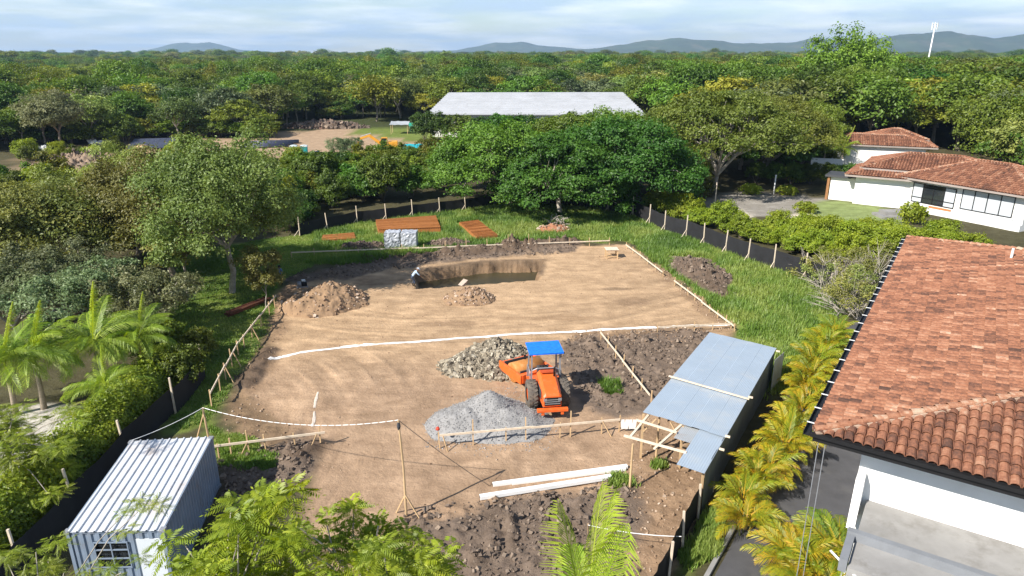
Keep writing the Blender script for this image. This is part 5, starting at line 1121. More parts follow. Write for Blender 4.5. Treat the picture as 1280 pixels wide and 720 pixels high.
# dead brush along the end of the net fence
def brush(px, py, s, seed, label):
    rng = random.Random(seed); x, y = at(px, py); mb = MB()
    for k in range(46):
        a = rng.uniform(0, 6.28); l = rng.uniform(0.8, 2.4) * s; el = rng.uniform(0.2, 1.2); b0 = Vector((rng.uniform(-1, 1) * s, rng.uniform(-1, 1) * s, 0.0)); e = b0 + Vector((math.cos(a) * math.cos(el), math.sin(a) * math.cos(el), math.sin(el))) * l
        pth = limb(mb, b0, e, 0.035, 0.012, rng, 3, 0.12, 4)
        for j in range(3): limb(mb, pth[rng.choice((1, 2))], e + Vector((rng.uniform(-.7, .7), rng.uniform(-.7, .7), rng.uniform(-.3, .6))), 0.016, 0.007, rng, 2, 0.1, 3)
    o = thing("dead_brush", label, "shrub", (x, y, hz(x, y))); link("twigs", mb.mesh("twigs", MAT['pale_bark']), o)
    rs = np.random.RandomState(seed); pads = np.concatenate([rs.normal(size=(14, 3)) * (1.0 * s, 1.0 * s, 0.35) + (0, 0, 1.2 * s), np.full((14, 1), 0.6)], 1); V, Fq, t = foliage(pads, rs, 8, 26, 0.15, 0.7); link("dry_leaves", np_mesh("dry_leaves", V, Fq, LEAF['olive'], tint=t), o)
for k, (px, py, s, lab) in enumerate(((1045, 372, 1.3, "leafless grey brush where the net fence ends"), (1065, 395, 1.3, "tangled bare brush beside the tiled roof's gutter"), (1030, 350, 1.1, "thin dry brush leaning on the net fence"), (1080, 350, 1.5, "dry twiggy brush below the villa hedge"))):
    brush(px, py, s, 90 + k, lab)

# ------------------------------------------------------------------ pit water
MUD = surf('muddy_water', (0.05, 0.042, 0.02), 0.35, 0.3, 0.6, spec=0.5)
c_ = PIT.mean(0); mb = MB(); mb.add([(*(c_ + (p - c_) * 0.97), -1.02) for p in PIT], [tuple(range(len(PIT)))]); structure(mb.build("water", MUD))

# ------------------------------------------------------------------ heaps
def heap_mesh(name, cx0, cy0, rx, ry, hgt, rz, mat, seed, rough=0.12, step=0.1, peaks=None, power=1.25):
    n = int(2.5 * max(rx, ry) / step); t = np.linspace(-1.25, 1.25, n); A, B = np.meshgrid(t, t); A, B = A.ravel(), B.ravel()
    lx, ly = A * rx, B * ry; x = cx0 + lx * math.cos(rz) - ly * math.sin(rz); y = cy0 + lx * math.sin(rz) + ly * math.cos(rz)
    r = np.sqrt(A * A + B * B) + 0.16 * fbm(x, y, 0.8, 3, seed)
    prof = np.clip(1 - r, 0, 1) ** (1 / power)
    if peaks:
        prof = np.zeros_like(A)
        for (pa, pb, pr_, ph) in peaks: prof = np.maximum(prof, ph * np.clip(1 - (np.hypot(A - pa, B - pb) + 0.10 * fbm(x, y, 0.8, 3, seed)) / pr_, 0, 1))
    z0 = height(x, y)
    z = z0 + hgt * prof * (1 + 0.25 * fbm(x, y, 0.7, 3, seed + 1)) + rough * np.clip(prof * 4, 0, 1) * (np.abs(fbm(x, y, 1.8, 4, seed + 2, 0.6)) * 1.4 - 0.1) - 0.10 * (prof <= 0.001) - 0.02
    ii = np.arange(n * n).reshape(n, n); f = np.stack([ii[:-1, :-1], ii[:-1, 1:], ii[1:, 1:], ii[1:, :-1]], -1).reshape(-1, 4)
    k = (prof.reshape(n, n) > 0); kk = k[:-1, :-1] | k[:-1, 1:] | k[1:, 1:] | k[1:, :-1]; f = f[kk.ravel()]
    V = np.stack([x, y, z], 1); used = np.unique(f); remap = np.full(len(V), -1); remap[used] = np.arange(len(used))
    return np_mesh(name, V[used], remap[f], mat, smooth=True), V[used]
def rocks_mesh(name, P, size, mat, seed, squash=0.7):
    """irregular angular stones, 8 corners each"""
    rs = np.random.RandomState(seed); n = len(P)
    c = np.array([(-1, -1, -1), (1, -1, -1), (1, 1, -1), (-1, 1, -1), (-.75, -.75, 1), (.75, -.75, 1), (.75, .75, 1), (-.75, .75, 1)]) * 0.5
    K = c[None] * (0.72 + 0.55 * rs.rand(n, 8, 3)) * (size[:, None, None]) * np.array((1.0, 0.8, squash))[None, None] * (0.75 + 0.5 * rs.rand(n, 1, 3))
    q = rs.normal(size=(n, 4)); q /= np.linalg.norm(q, axis=1, keepdims=True); w, x, y, z = q.T
    R = np.stack([1 - 2 * (y * y + z * z), 2 * (x * y - z * w), 2 * (x * z + y * w), 2 * (x * y + z * w), 1 - 2 * (x * x + z * z), 2 * (y * z - x * w), 2 * (x * z - y * w), 2 * (y * z + x * w), 1 - 2 * (x * x + y * y)], 1).reshape(n, 3, 3)
    V = np.einsum('nvk,njk->nvj', K, R) + P[:, None, :]
    f = np.array([(3, 2, 1, 0), (4, 5, 6, 7), (0, 1, 5, 4), (1, 2, 6, 5), (2, 3, 7, 6), (3, 0, 4, 7)]); Fq = f[None] + (np.arange(n) * 8)[:, None, None]
    return np_mesh(name, V.reshape(-1, 3), Fq.reshape(-1, 4), mat, tint=np.repeat(rs.rand(n), 8))
EARTH = surf('loose_earth', (0.27, 0.175, 0.103), 0.95, 0.22, 1.4, 0.05, 7, stain=(0.22, 0.14, 0.085), stain_amt=0.6, stain_scale=1.0)
TOPSOIL = surf('topsoil', (0.11, 0.078, 0.056), 0.95, 0.3, 1.4, 0.07, 7)
RUBBLE = tint_mat('rubble', [(0, (0.17, 0.11, 0.07)), (0.6, (0.33, 0.225, 0.15)), (1, (0.52, 0.42, 0.34))], 0.95, 0, 0.2, 8)
STONE = tint_mat('quarry_stone', [(0, (0.10, 0.085, 0.065)), (0.45, (0.225, 0.19, 0.14)), (0.8, (0.34, 0.295, 0.22)), (1, (0.45, 0.41, 0.33))], 0.9, 0, 0.25, 9)
GRAVEL = surf('gravel', (0.28, 0.272, 0.265), 0.95, 0.16, 2.0, 0.03, 30, stain=(0.25, 0.245, 0.24), stain_amt=0.8, stain_scale=11)
CLOD = tint_mat('clod', [(0, (0.09, 0.068, 0.053)), (0.6, (0.16, 0.12, 0.092)), (1, (0.26, 0.20, 0.15))], 0.95, 0, 0.25, 6)
PEB = tint_mat('pebble', [(0, (0.17, 0.11, 0.07)), (0.6, (0.31, 0.21, 0.135)), (1, (0.44, 0.35, 0.27))], 0.95, 0, 0.2, 6)
def earth_heap(label, px, py, rx, ry, h, rz, mat, seed, stones, smat, ssize, rough=0.12, cat="earth heap", name="earth_heap", peaks=None, step=0.1):
    x, y = at(px, py); o = thing(name, label, cat); me, V = heap_mesh("mound", x, y, rx, ry, h, rz, mat, seed, rough, step, peaks); link("mound", me, o)
    if stones:
        rs = np.random.RandomState(seed); k = rs.randint(0, len(V), stones); P = V[k] + rs.normal(size=(stones, 3)) * (0.05, 0.05, 0.01)
        s = link("loose_stones", rocks_mesh("loose_stones", P, ssize * (0.4 + 1.2 * rs.rand(stones) ** 2), smat, seed), o); s["kind"] = "stuff"
    return o
earth_heap("brown earth heap with stones spilling down it near the olive tree", 408, 380, 3.5, 2.9, 1.75, 0.5, EARTH, 11, 420, RUBBLE, 0.16, 0.3)
eh = earth_heap("low heap of stony excavated earth at the pit's edge", 587, 374, 2.3, 1.7, 0.95, 0.1, EARTH, 12, 300, RUBBLE, 0.16, 0.25)
x, y = at(580, 364); mb = MB(); rocks = rocks_mesh("slab", np.array([(x, y, hz(x, y) + 0.72)]), np.array([0.8]), surf('pale_rock', (0.40, 0.32, 0.26), 0.9, 0.2, 2), 5, 0.45); tag(link("boulder", rocks), "pale flat boulder on top of the heap beside the pit", "boulder")
earth_heap("dark heap of dug topsoil beside the wrapped blocks", 560, 308, 2.6, 1.2, 0.75, 0.1, TOPSOIL, 13, 260, CLOD, 0.22, 0.35)
earth_heap("dark topsoil heap on the other side of the wrapped blocks", 455, 312, 2.8, 1.2, 0.75, 0.1, TOPSOIL, 14, 220, CLOD, 0.22, 0.35)
earth_heap("dark uprooted soil heap beside the long timber rail", 874, 344, 3.6, 2.0, 0.8, -0.95, TOPSOIL, 15, 420, CLOD, 0.24, 0.45)
earth_heap("reddish soil heap carrying a pile of cut branches", 692, 290, 2.2, 1.6, 0.7, 0.1, surf('red_soil', (0.32, 0.14, 0.075), 0.95, 0.25, 2, 0.05, 8), 16, 160, RUBBLE, 0.2, 0.3)
earth_heap("weathered spoil mound with dark hollows beyond the bushes", 105, 216, 9.0, 7.0, 3.0, 0.2, surf('spoil', (0.27, 0.195, 0.135), 0.95, 0.25, 0.4, 0.15, 2, stain=(0.13, 0.095, 0.07), stain_amt=0.8, stain_scale=0.35), 17, 400, CLOD, 0.5, 1.4, step=0.3)
earth_heap("rounded sandy mound in front of the black sheet stacks", 176, 196, 5.0, 3.6, 2.4, 0.1, surf('sandy_soil', (0.40, 0.27, 0.16), 0.95, 0.2, 0.6, 0.05, 3), 18, 0, None, 0, 0.2, step=0.25)
earth_heap("long heap of broken brown rubble along the far side of the yard", 405, 160, 11.0, 2.6, 1.7, 0.0, surf('brown_rubble', (0.17, 0.10, 0.075), 0.95, 0.35, 0.6, 0.2, 2), 19, 900, CLOD, 0.8, 1.0, step=0.3)
# gravel
gp = thing("gravel_pile", "spread pile of pale grey gravel behind the stake rail", "gravel pile")
gx0, gy0 = at(608, 528)
me, V = heap_mesh("mound", gx0, gy0, 3.1, 2.6, 1.25, 0.15, GRAVEL, 21, 0.05, 0.07, [(0.08, 0.25, 0.85, 1.15), (-0.35, 0.02, 0.75, 0.75), (0.35, -0.1, 0.8, 0.8), (-0.6, -0.2, 0.45, 0.25), (0.1, -0.35, 0.6, 0.5)]); link("mound", me, gp)
rs = np.random.RandomState(9); k = rs.randint(0, len(V), 9000); P = V[k] + rs.normal(size=(9000, 3)) * (0.06, 0.06, 0.004); ok = P[:, 2] > height(P[:, 0], P[:, 1]) - 0.02
GST = tint_mat('gravel_stone', [(0, (0.20, 0.195, 0.19)), (0.5, (0.28, 0.272, 0.265)), (1, (0.38, 0.37, 0.36))], 0.9, 0, 0.1, 9)
o = link("loose_gravel", rocks_mesh("loose_gravel", P[ok], 0.02 + 0.035 * rs.rand(ok.sum()) ** 2, GST, 10), gp); o["kind"] = "stuff"
# quarry stones
sp_t = thing("stone_pile", "cone of rough grey brown building stones beside the orange roller", "stone pile")
sx0, sy0 = at(612, 456)
me, V = heap_mesh("mound", sx0, sy0, 2.9, 2.3, 1.55, 0.0, surf('pile_core', (0.12, 0.10, 0.08), 0.95), 22, 0.1, 0.12, [(0.12, 0.15, 0.95, 1.1), (-0.35, -0.1, 0.75, 0.6), (0.3, -0.15, 0.8, 0.75)]); link("mound", me, sp_t)
k = rs.randint(0, len(V), 2300); P = V[k] + rs.normal(size=(2300, 3)) * (0.06, 0.06, 0.03) + (0, 0, 0.03)
o = link("stones", rocks_mesh("stones", P, 0.13 + 0.17 * rs.rand(2300), STONE, 23), sp_t); o["kind"] = "stuff"
# clods and pebbles strewn over the soil
def strewn(name, label, polys, n, s0, s1, mat, seed, dens=45.0):
    rs = np.random.RandomState(seed); out = []
    for p in polys:
        lo, hi = p.min(0), p.max(0); m_ = int(min(n * 3, np.prod(hi - lo) * dens)); q = lo + rs.rand(m_, 2) * (hi - lo); kk = poly_sd(p, q[:, 0], q[:, 1]) + fbm(q[:, 0], q[:, 1], .7, 3, 11) * .8 > 0
        kk &= vnoise(q[:, 0] * .8, q[:, 1] * .8, seed) + rs.rand(len(q)) * .6 > 0.5
        kk &= (poly_sd(DRIVE, q[:, 0], q[:, 1]) < -0.2) & (poly_sd(PIT, q[:, 0], q[:, 1]) < -0.1)
        out.append(q[kk][:n])
    q = np.concatenate(out); sz = s0 + (s1 - s0) * rs.rand(len(q)) ** 4; P = np.stack([q[:, 0], q[:, 1], height(q[:, 0], q[:, 1]) + sz * 0.15], 1)
    o = link(name, rocks_mesh(name, P, sz, mat, seed)); o["kind"] = "stuff"; tag(o, label, "soil")
strewn("soil_clods", "dark broken soil clods strewn over the churned ground", [DARK[0], DARK[1], DARK[2], DARK[3], DARK[4]], 2600, 0.03, 0.24, CLOD, 33)
strewn("earth_crumbs", "brown crumbs of earth and pebbles along the site edges", BROWN, 900, 0.02, 0.13, PEB, 34)
strewn("stray_gravel", "stray grey gravel spilled round the gravel pile", [poly([(525, 560), (560, 500), (640, 482), (700, 520), (690, 565), (600, 572)])], 1800, 0.02, 0.08, GST, 36)
strewn("pebbles", "small pebbles scattered over the levelled dirt", [SITE], 1500, 0.02, 0.09, PEB, 35)

# ------------------------------------------------------------------ chalk lines
CHALK = surf('chalk', (0.78, 0.76, 0.73), 0.95, 0.10, 3, 0.01, 20, stain=(0.48, 0.36, 0.25), stain_amt=0.55, stain_scale=2.6)
def ribbon(name, label, pxs, w, mat, cat, seed, jit=0.5, lift=0.012):
    pts = np.array([at(*p) for p in pxs]); seg = np.linalg.norm(np.diff(pts, axis=0), axis=1); cum = np.concatenate([[0], np.cumsum(seg)]); s = np.arange(0, cum[-1], 0.10)
    x, y = np.interp(s, cum, pts[:, 0]), np.interp(s, cum, pts[:, 1]); dx, dy = np.gradient(x), np.gradient(y); l = np.hypot(dx, dy); nx, ny = -dy / l, dx / l
    rows = []
    for f in np.linspace(-1, 1, 5):
        e = w / 2 * f * (1 + jit * fbm(s, np.full_like(s, f * 3), 1.1, 4, seed, 0.7)) + 0.05 * fbm(s, s * 0, 0.3, 2, seed + 2)
        X, Y = x + nx * e, y + ny * e; rows.append(np.stack([X, Y, height(X, Y) + lift + 0.012 * (1 - abs(f))], 1))
    n = len(s); V = np.concatenate(rows); ii = np.arange(5 * n).reshape(5, n); f = np.stack([ii[:-1, :-1], ii[:-1, 1:], ii[1:, 1:], ii[1:, :-1]], -1).reshape(-1, 4)
    o = link(name, np_mesh(name, V, f, mat)); return tag(o, label, cat)
ribbon("chalk_line", "thick white chalk line marked right across the dirt", [(335, 452), (350, 446), (375, 440), (430, 433), (500, 428), (560, 424), (640, 418), (720, 414), (800, 410), (862, 407), (914, 406)], 0.33, CHALK, "chalk line", 3, 0.8, 0.018)
for k, (a, b) in enumerate((((397, 492), (393, 512)), ((393, 516), (391, 536)))): ribbon("chalk_dash", "faint chalk dash beside the stake rail near the container" if k else "faint chalk dash leading to the thick chalk line", [a, b], 0.13, surf('faint_chalk', (0.58, 0.50, 0.42), 0.95, 0.15, 3, stain=(0.40, 0.29, 0.19), stain_amt=0.9, stain_scale=5), "chalk line", 5 + k, 1.3, 0.02)

# ------------------------------------------------------------------ timber rails on stakes
def rail(label, px0, px1, zr, stakes, seed, name="stake_rail", sl=None, mat='pale_wood', w=0.05, h=0.11, braces=()):
    rng = random.Random(seed); o = thing(name, label, "stake rail"); a, b = Vector((*at(*px0), 0)), Vector((*at(*px1), 0)); a.z = hz(a.x, a.y) + zr; b.z = hz(b.x, b.y) + zr
    L_ = (b - a).length; nseg = max(1, round(L_ / 4.2)); sx = (b - a).cross(Vector((0, 0, 1))).normalized()
    for k in range(nseg):
        mb = MB(); p, q = a.lerp(b, k / nseg), a.lerp(b, min(1.0, (k + 1) / nseg + 0.01)); jj = sx * (0.03 * (k % 2)); mb.beam(p + jj + Vector((0, 0, rng.uniform(-.02, .02))), q + jj + Vector((0, 0, rng.uniform(-.02, .02))), w, h); mb.build("board", MAT[mat], o)
    for f in stakes:
        f, hh = f if isinstance(f, tuple) else (f, zr + rng.uniform(0.08, 0.35)); p = a.lerp(b, f) - sx * 0.07; g = hz(p.x, p.y); mb = MB()
        mb.beam((p.x, p.y, g - 0.15), (p.x + rng.uniform(-.05, .05), p.y + rng.uniform(-.05, .05), g + hh), 0.06, 0.06); mb.build("stake", MAT['wood'], o)
    for f, d in braces:
        p = a.lerp(b, f); g = hz(p.x, p.y); mb = MB(); mb.beam((p.x + d, p.y - 0.3, g - 0.05), (p.x, p.y - .08, p.z), 0.05, 0.05); mb.build("brace", MAT['wood'], o)
    return o
lin = lambda n: [k / (n - 1) for k in range(n)]
rail("long timber stake rail running from the work table along the tall grass", (782, 312), (828, 347), 0.45, lin(6), 1)
rail("timber stake rail between the uprooted soil and the end of the chalk line", (842, 358), (917, 414), 0.45, lin(9), 2)
rail("timber rail crossing the dark soil from chalk line to gravel rail", (750, 425), (812, 506), 0.55, lin(7), 3)
rail("low timber rail behind the end of the chalk line by the shed", (822, 417), (914, 411), 0.42, lin(5), 4)
rail("long thin timber rail at the back of the dirt before the grass", (365, 324), (762, 308), 0.55, lin(16), 5)
rail("timber stake rail standing in the pale gravel", (550, 562), (774, 541), 0.78, [(0.0, 0.95), (0.18, 1.45), (0.36, 0.85), (0.47, 1.35), (0.66, 0.9), (0.72, 1.5), (0.9, 0.95), (1.0, 1.0)], 6, braces=((0.9, 0.5), (0.02, 0.25)))
rail("timber stake rail on grass at the corner of the container", (270, 577), (408, 560), 0.72, [(0.03, .8), (0.14, 1.0), (0.3, 1.25), (0.45, 0.95), (0.72, 1.0), (0.95, 1.0)], 7, braces=((0.3, -0.35), (0.93, -0.3)))
rail("crooked timber rail climbing along the lawn edge", (266, 512), (300, 446), 0.95, [0.02, 0.3, 0.5, 0.75, 1.0], 8, braces=((0.5, 0.5), (0.8, 0.5)))
rail("crooked timber rail between the lawn and the brown earth heap", (302, 444), (346, 384), 0.9, [0.1, 0.3, 0.55, 0.8, 0.98], 9, braces=((0.3, 0.5),))
x, y = at(548, 556); mb = MB(); mb.lathe([(0.0, 0), (0.10, 0.0), (0.11, 0.05), (0.08, 0.14), (0.0, 0.16)], 10, Matrix.Translation((x, y, hz(x, y) + 0.86))); tag(mb.build("red_cap", surf('red_plastic', (0.6, 0.06, 0.03), 0.5), smooth=True), "small red cap on the end stake of the gravel rail", "cap")
x, y = at(778, 541); mb = MB()
for i in range(4): mb.beam((x - .1 + i * .2, y, .5 + .02 * (i % 2)), (x + .1 + i * .2, y + .01, .5 + .02 * ((i + 1) % 2)), 0.012, 0.55)
tag(mb.build("white_sheet", MAT['white']), "small white plastic sheet hung on the end of the gravel rail", "sheet")

# ------------------------------------------------------------------ tall leaning pole, ropes, tapes
PB = Vector((*at(508, 646), 0)); PB.z = hz(PB.x, PB.y); PT = Vector((PB.x - 0.12, PB.y + 0.1, PB.z + 4.65))
po = thing("rope_pole", "tall slender wooden pole propped with sticks holding the striped tape", "pole"); mb = MB(); mb.tube([PB - Vector((0, 0, .3)), PB.lerp(PT, .5) + Vector((0.05, 0, 0)), PT], [0.06, 0.05, 0.04], 7); mb.build("shaft", MAT['wood'], po)
for dx, dy in ((-0.5, 0.3), (0.6, -0.15), (0.25, 0.6)): mb = MB(); mb.beam((PB.x + dx, PB.y + dy, hz(PB.x + dx, PB.y + dy) - .05), PB + Vector((0, 0, 1.1)), 0.05, 0.05); mb.build("prop", MAT['wood'], po)
mb = MB(); mb.tube([PT + Vector((0, 0, z)) for z in (-.45, -.3, -.1)], [0.05, 0.085, 0.05], 7); mb.build("rope_knot", MAT['dark_grey'], po)
QB = Vector((*at(267, 578), 0)); QT = Vector((QB.x - 0.15, QB.y + 0.1, 2.95))
po2 = thing("rope_pole", "wooden pole at the far corner of the container roof", "pole"); mb = MB(); mb.tube([QB - Vector((0, 0, .3)), QT], [0.06, 0.045], 7); mb.build("shaft", MAT['wood'], po2)
mb = MB(); mb.beam((QB.x - 1.3, QB.y + .6, 0.0), QT - Vector((0, 0, .3)), 0.05, 0.05); mb.build("prop", MAT['wood'], po2)
def rope(name, label, a, b, sag, r, mat, n=22, cat="rope"):
    a, b = Vector(a), Vector(b); mb = MB(); mb.tube([a.lerp(b, k / n) - Vector((0, 0, sag * 4 * (k / n) * (1 - k / n))) for k in range(n + 1)], r, 4); return tag(mb.build(name, MAT[mat] if isinstance(mat, str) else mat), label, cat)
def tape_mat():
    m, nt, out = new_mat("barrier_tape"); L = nt.links.new; p = nd(nt, "ShaderNodeBsdfPrincipled", Roughness=0.6); t = nd(nt, "ShaderNodeTexCoord"); w = nd(nt, "ShaderNodeTexWave", Scale=0.9); L(t.outputs['Object'], w.inputs['Vector'])
    r = ramp(nt, [(0.0, (0.45, 0.36, 0.30)), (0.12, (0.45, 0.36, 0.30)), (0.2, (0.8, 0.8, 0.78)), (1.0, (0.8, 0.8, 0.78))]); L(w.outputs[0], r.inputs[0]); L(r.outputs[0], p.inputs[0]); L(p.outputs[0], out.inputs[0]); return m
TAPE = tape_mat()
rope("barrier_tape", "striped white tape sagging between the container pole and the tall pole", QT, PT, 0.55, 0.017, TAPE, cat="tape")
CK = Vector((*CB[3], CZ + 0.06)); rope("white_cable", "white cable from the container roof corner to its pole", CK, QT, 0.10, 0.016, 'white', cat="cable")
e = at(612, 609); rope("stay_rope", "thin dark rope stretched from the tall pole down to the ground", PT, (*e, hz(*e) + 0.03), 0.1, 0.014, MAT['bark'])
a_, b_ = at(735, 655, 1.0), at(852, 668, 1.3); rope("thin_tape", "thin white tape strung above dark soil to the near net fence", (*a_, 0.95), (*b_, 1.2), 0.12, 0.016, 'white', cat="tape")
p = at(735, 668); mb = MB(); mb.tube([(p[0], p[1], -.1), (a_[0], a_[1], 1.0)], 0.025, 6); tag(mb.build("thin_stake", MAT['wood']), "thin stake holding the white tape on the dark soil", "stake")

# ------------------------------------------------------------------ net fences
def net_fence(label, pts, hp_, hn, lean, seed, kick=True, dots=()):
    rng = random.Random(seed); o = thing("net_fence", label, "fence"); P = [Vector((*p, hz(*p))) for p in pts]
    for i, p in enumerate(P):
        mb = MB(); top = p + Vector((lean[0] + rng.uniform(-.08, .08), lean[1], hp_ + rng.uniform(-.1, .1))); mb.beam(p - Vector((0, 0, .2)), top, 0.085, 0.085); mb.build("post", MAT['pale_wood'], o)
        if kick: mb = MB(); mb.beam(p + Vector((-0.55, -0.35, 0.0)), p + Vector((0, 0, 0.75)), 0.06, 0.06); mb.build("kicker", MAT['pale_wood'], o)
    for a, b in zip(P[:-1], P[1:]):
        d = (b - a).normalized(); n = Vector((-d.y, d.x, 0)) * 0.07
        if n.y < 0: n = -n
        m = 7; mb = MB(); V = []
        for k in range(m + 1):
            f = k / m; q = a.lerp(b, f) + n + n * (1.2 * math.sin(f * math.pi) * rng.uniform(.2, 1)); V += [q + Vector((0, 0, -0.05)), q + n * .3 * rng.uniform(-1, 1) + Vector((0, 0, hn * .5)), q + Vector((lean[0] * .6, lean[1] * .6, hn - 0.10 * math.sin(f * math.pi) * rng.uniform(.5, 1.2)))]
        f = []
        for k in range(m): b0 = 3 * k; f += [(b0, b0 + 3, b0 + 4, b0 + 1), (b0 + 1, b0 + 4, b0 + 5, b0 + 2)]
        mb.add(V, f); mb.build("net_panel", MAT['net'], o, True)
    return o
net_fence("black shade net fence on pale posts between the tall grass and hedge", [at(*p) for p in ((791, 271), (811, 281), (830, 290), (857, 297), (879, 307), (906, 318), (934, 329), (966, 339), (1005, 352), (1036, 364))], 2.35, 1.85, (0.05, 0.1), 1)
net_fence("dark shade net fence on pale posts behind the rusty steel", [at(*p) for p in ((375, 296), (410, 289), (447, 281), (483, 277), (516, 272), (550, 268), (582, 264), (640, 256), (700, 258), (760, 266), (791, 271))], 2.1, 1.5, (-0.1, 0.0), 2)
net_fence("black shade net fence between the clipped hedge and the container", [(-18.3, 14.0), (-18.6, 18.0), (-18.7, 21.5), (-18.8, 25.2), (-18.9, 29.5), (-18.6, 34.0), (-18.9, 38.5)], 2.2, 1.5, (-0.1, 0.0), 3, False)
net_fence("dusty black net fence running from the shed wall beside the kerb", [(9.15, 26.9), (8.0, 25.0), (6.9, 23.1), (5.9, 21.2), (4.8, 19.3), (3.7, 17.4)], 1.75, 1.45, (0.0, 0.05), 4, False)

# ------------------------------------------------------------------ white pipes
WHITE_STEEL = surf('white_steel', (0.82, 0.82, 0.81), 0.5, 0.05, 1)
for k, (a, b, lab) in enumerate((((616, 608), (784, 585), "upper long white steel beam lying at the edge of dark soil"), ((640, 606), (782, 588), "thinner white steel beam lying between the two longer ones"), ((600, 626), (764, 600), "lower thick white steel beam lying on the dark soil"))):
    r = (0.08, 0.065, 0.095)[k]; A_, B_ = Vector((*at(*a), 0)), Vector((*at(*b), 0)); zm = max(hz(*A_.lerp(B_, f).xy) for f in np.linspace(0, 1, 12))
    o = thing("white_beam", lab, "beam"); A_.z = B_.z = max(zm - 0.06, 0.02) + r; d = (B_ - A_).normalized(); mb = MB()
    mb.beam(A_, B_, r * 2.3, 0.02 + r * 1.8); mb.build("web", WHITE_STEEL, o, bevel=0.012)
    mb = MB(); mb.beam(A_ - d * 0.004, A_ + d * 0.02, r * 1.8, r * 1.4); mb.build("shaded_hollow", MAT['dark_grey'], o)  # dark plate on the solid end, painted shade of a hollow

# ------------------------------------------------------------------ rusty reinforcement, wrapped blocks, branches, table
def rebar_stack(label, pxs, hgt, seed, n):
    o = thing("steel_mesh_stack", label, "steel mesh"); c = [np.array(at(*p)) for p in pxs]; rng = random.Random(seed)
    g = [hz(*p) for p in c]; mb = MB(); mb.hexa([(*c[k], g[k] - .1) for k in range(4)] + [(*c[k], g[k] + hgt * .7) for k in range(4)]); mb.build("lower_sheets", MAT['rust'], o)
    mb = MB()
    for k in range(n):
        f = (k + .5) / n; a = c[0] + (c[3] - c[0]) * f; b = c[1] + (c[2] - c[1]) * f; za = g[0] + (g[3] - g[0]) * f; zb = g[1] + (g[2] - g[1]) * f; mb.beam((*a, za + hgt + rng.uniform(-.04, .05)), (*b, zb + hgt + rng.uniform(-.04, .05)), 0.10, 0.05)
    r = mb.build("bars", MAT['rust'], o); r["kind"] = "stuff"
    mb = MB()
    for k in range(n):
        f = (k + .5) / n; a = c[0] + (c[1] - c[0]) * f; b = c[3] + (c[2] - c[3]) * f; mb.beam((*a, g[0] + hgt * .85), (*b, g[3] + hgt * .85), 0.08, 0.05)
    r = mb.build("cross_bars", MAT['rust'], o); r["kind"] = "stuff"
rebar_stack("long stack of rusty orange steel mesh behind the wrapped blocks", ((473, 293), (551, 291), (545, 276), (470, 281)), 0.5, 1, 34)
rebar_stack("slanting stack of rusty steel mesh alone on the grass", ((596, 301), (622, 298), (598, 279), (574, 282)), 0.3, 2, 26)
rebar_stack("small rusty steel mesh stack near the olive tree", ((402, 305), (445, 302), (443, 295), (404, 298)), 0.3, 3, 16)
WRAP = surf('block_wrap', (0.36, 0.38, 0.42), 0.35, 0.35, 2.0, 0.12, 3, spec=0.6, stain=(0.62, 0.64, 0.66), stain_amt=0.8, stain_scale=2.2)
bo = thing("wrapped_block_stack", "pallets of grey concrete blocks wrapped in wrinkled plastic on the grass", "block stack"); bx0, by0 = at(481, 314); 
r_ = random.Random(3)
for i in range(2):
    mb = MB(); x0 = bx0 + i * 1.66; V = []; n = 9
    for a in range(n + 1):
        for k in range(n + 1): V.append((x0 + 1.55 * a / n, by0 + r_.uniform(-.05, .05), 0.1 + 1.75 * k / n))
    b0 = len(V)
    for a in range(n + 1):
        for k in range(n + 1): V.append((x0 + 1.55 * a / n, by0 + 1.5 * k / n, 1.86 + r_.uniform(-.06, .06)))
    f = [(s * b0 + a * (n + 1) + k, s * b0 + (a + 1) * (n + 1) + k, s * b0 + (a + 1) * (n + 1) + k + 1, s * b0 + a * (n + 1) + k + 1) for s in (0, 1) for a in range(n) for k in range(n)]
    mb.add(V, f); mb.box(x0 + .01, x0 + 1.54, by0 + .08, by0 + 1.48, 0.08, 1.78); mb.build("wrapped_pallet", WRAP, bo)
    mb = MB(); mb.box(x0, x0 + 1.55, by0 + 0.02, by0 + 1.5, -0.05, 0.08); mb.build("pallet", MAT['wood'], bo)
x, y = at(697, 287); rng = random.Random(4); o = thing("branch_pile", "pile of cut grey branches on the reddish soil heap", "branches", (x, y, hz(x, y) + 0.45))
for k in range(26):
    a = rng.uniform(0, 6.28); p0 = Vector((rng.uniform(-.9, .9), rng.uniform(-.6, .6), rng.uniform(0, .5))); mb = MB(); limb(mb, p0, p0 + Vector((math.cos(a) * 1.1, math.sin(a) * .8, rng.uniform(-.1, .8))), 0.05, 0.02, rng, 3, 0.1, 5); mb.build("branch", MAT['pale_bark'], o)
x, y = at(764, 323); o = thing("work_table", "rough pale timber work table on the levelled dirt", "table", (x, y, hz(x, y)), 0.05); 
for k in range(5): mb = MB(); mb.box(-0.62 + k * .25, -.385 + k * .25, -.55, .55, .88, .93); mb.build("plank", MAT['pale_wood'], o)
for sx in (-.52, .52):
    for sy in (-.42, .42): mb = MB(); mb.box(sx - .05, sx + .05, sy - .05, sy + .05, -0.05, .78); mb.build("leg", MAT['wood'], o)
mb = MB()
for sy in (-.42, .42): mb.box(-.6, .6, sy - .03, sy + .03, .782, .878); mb.box(-.47, .47, sy - .025, sy + .025, .2, .28)
mb.build("frame", MAT['wood'], o)
x, y = at(310, 388); o = thing("rusty_bar_bundle", "dark rusty bundle of steel bars lying on the lawn", "steel bars", (x, y, hz(x, y)), math.radians(62)); rng = random.Random(8)
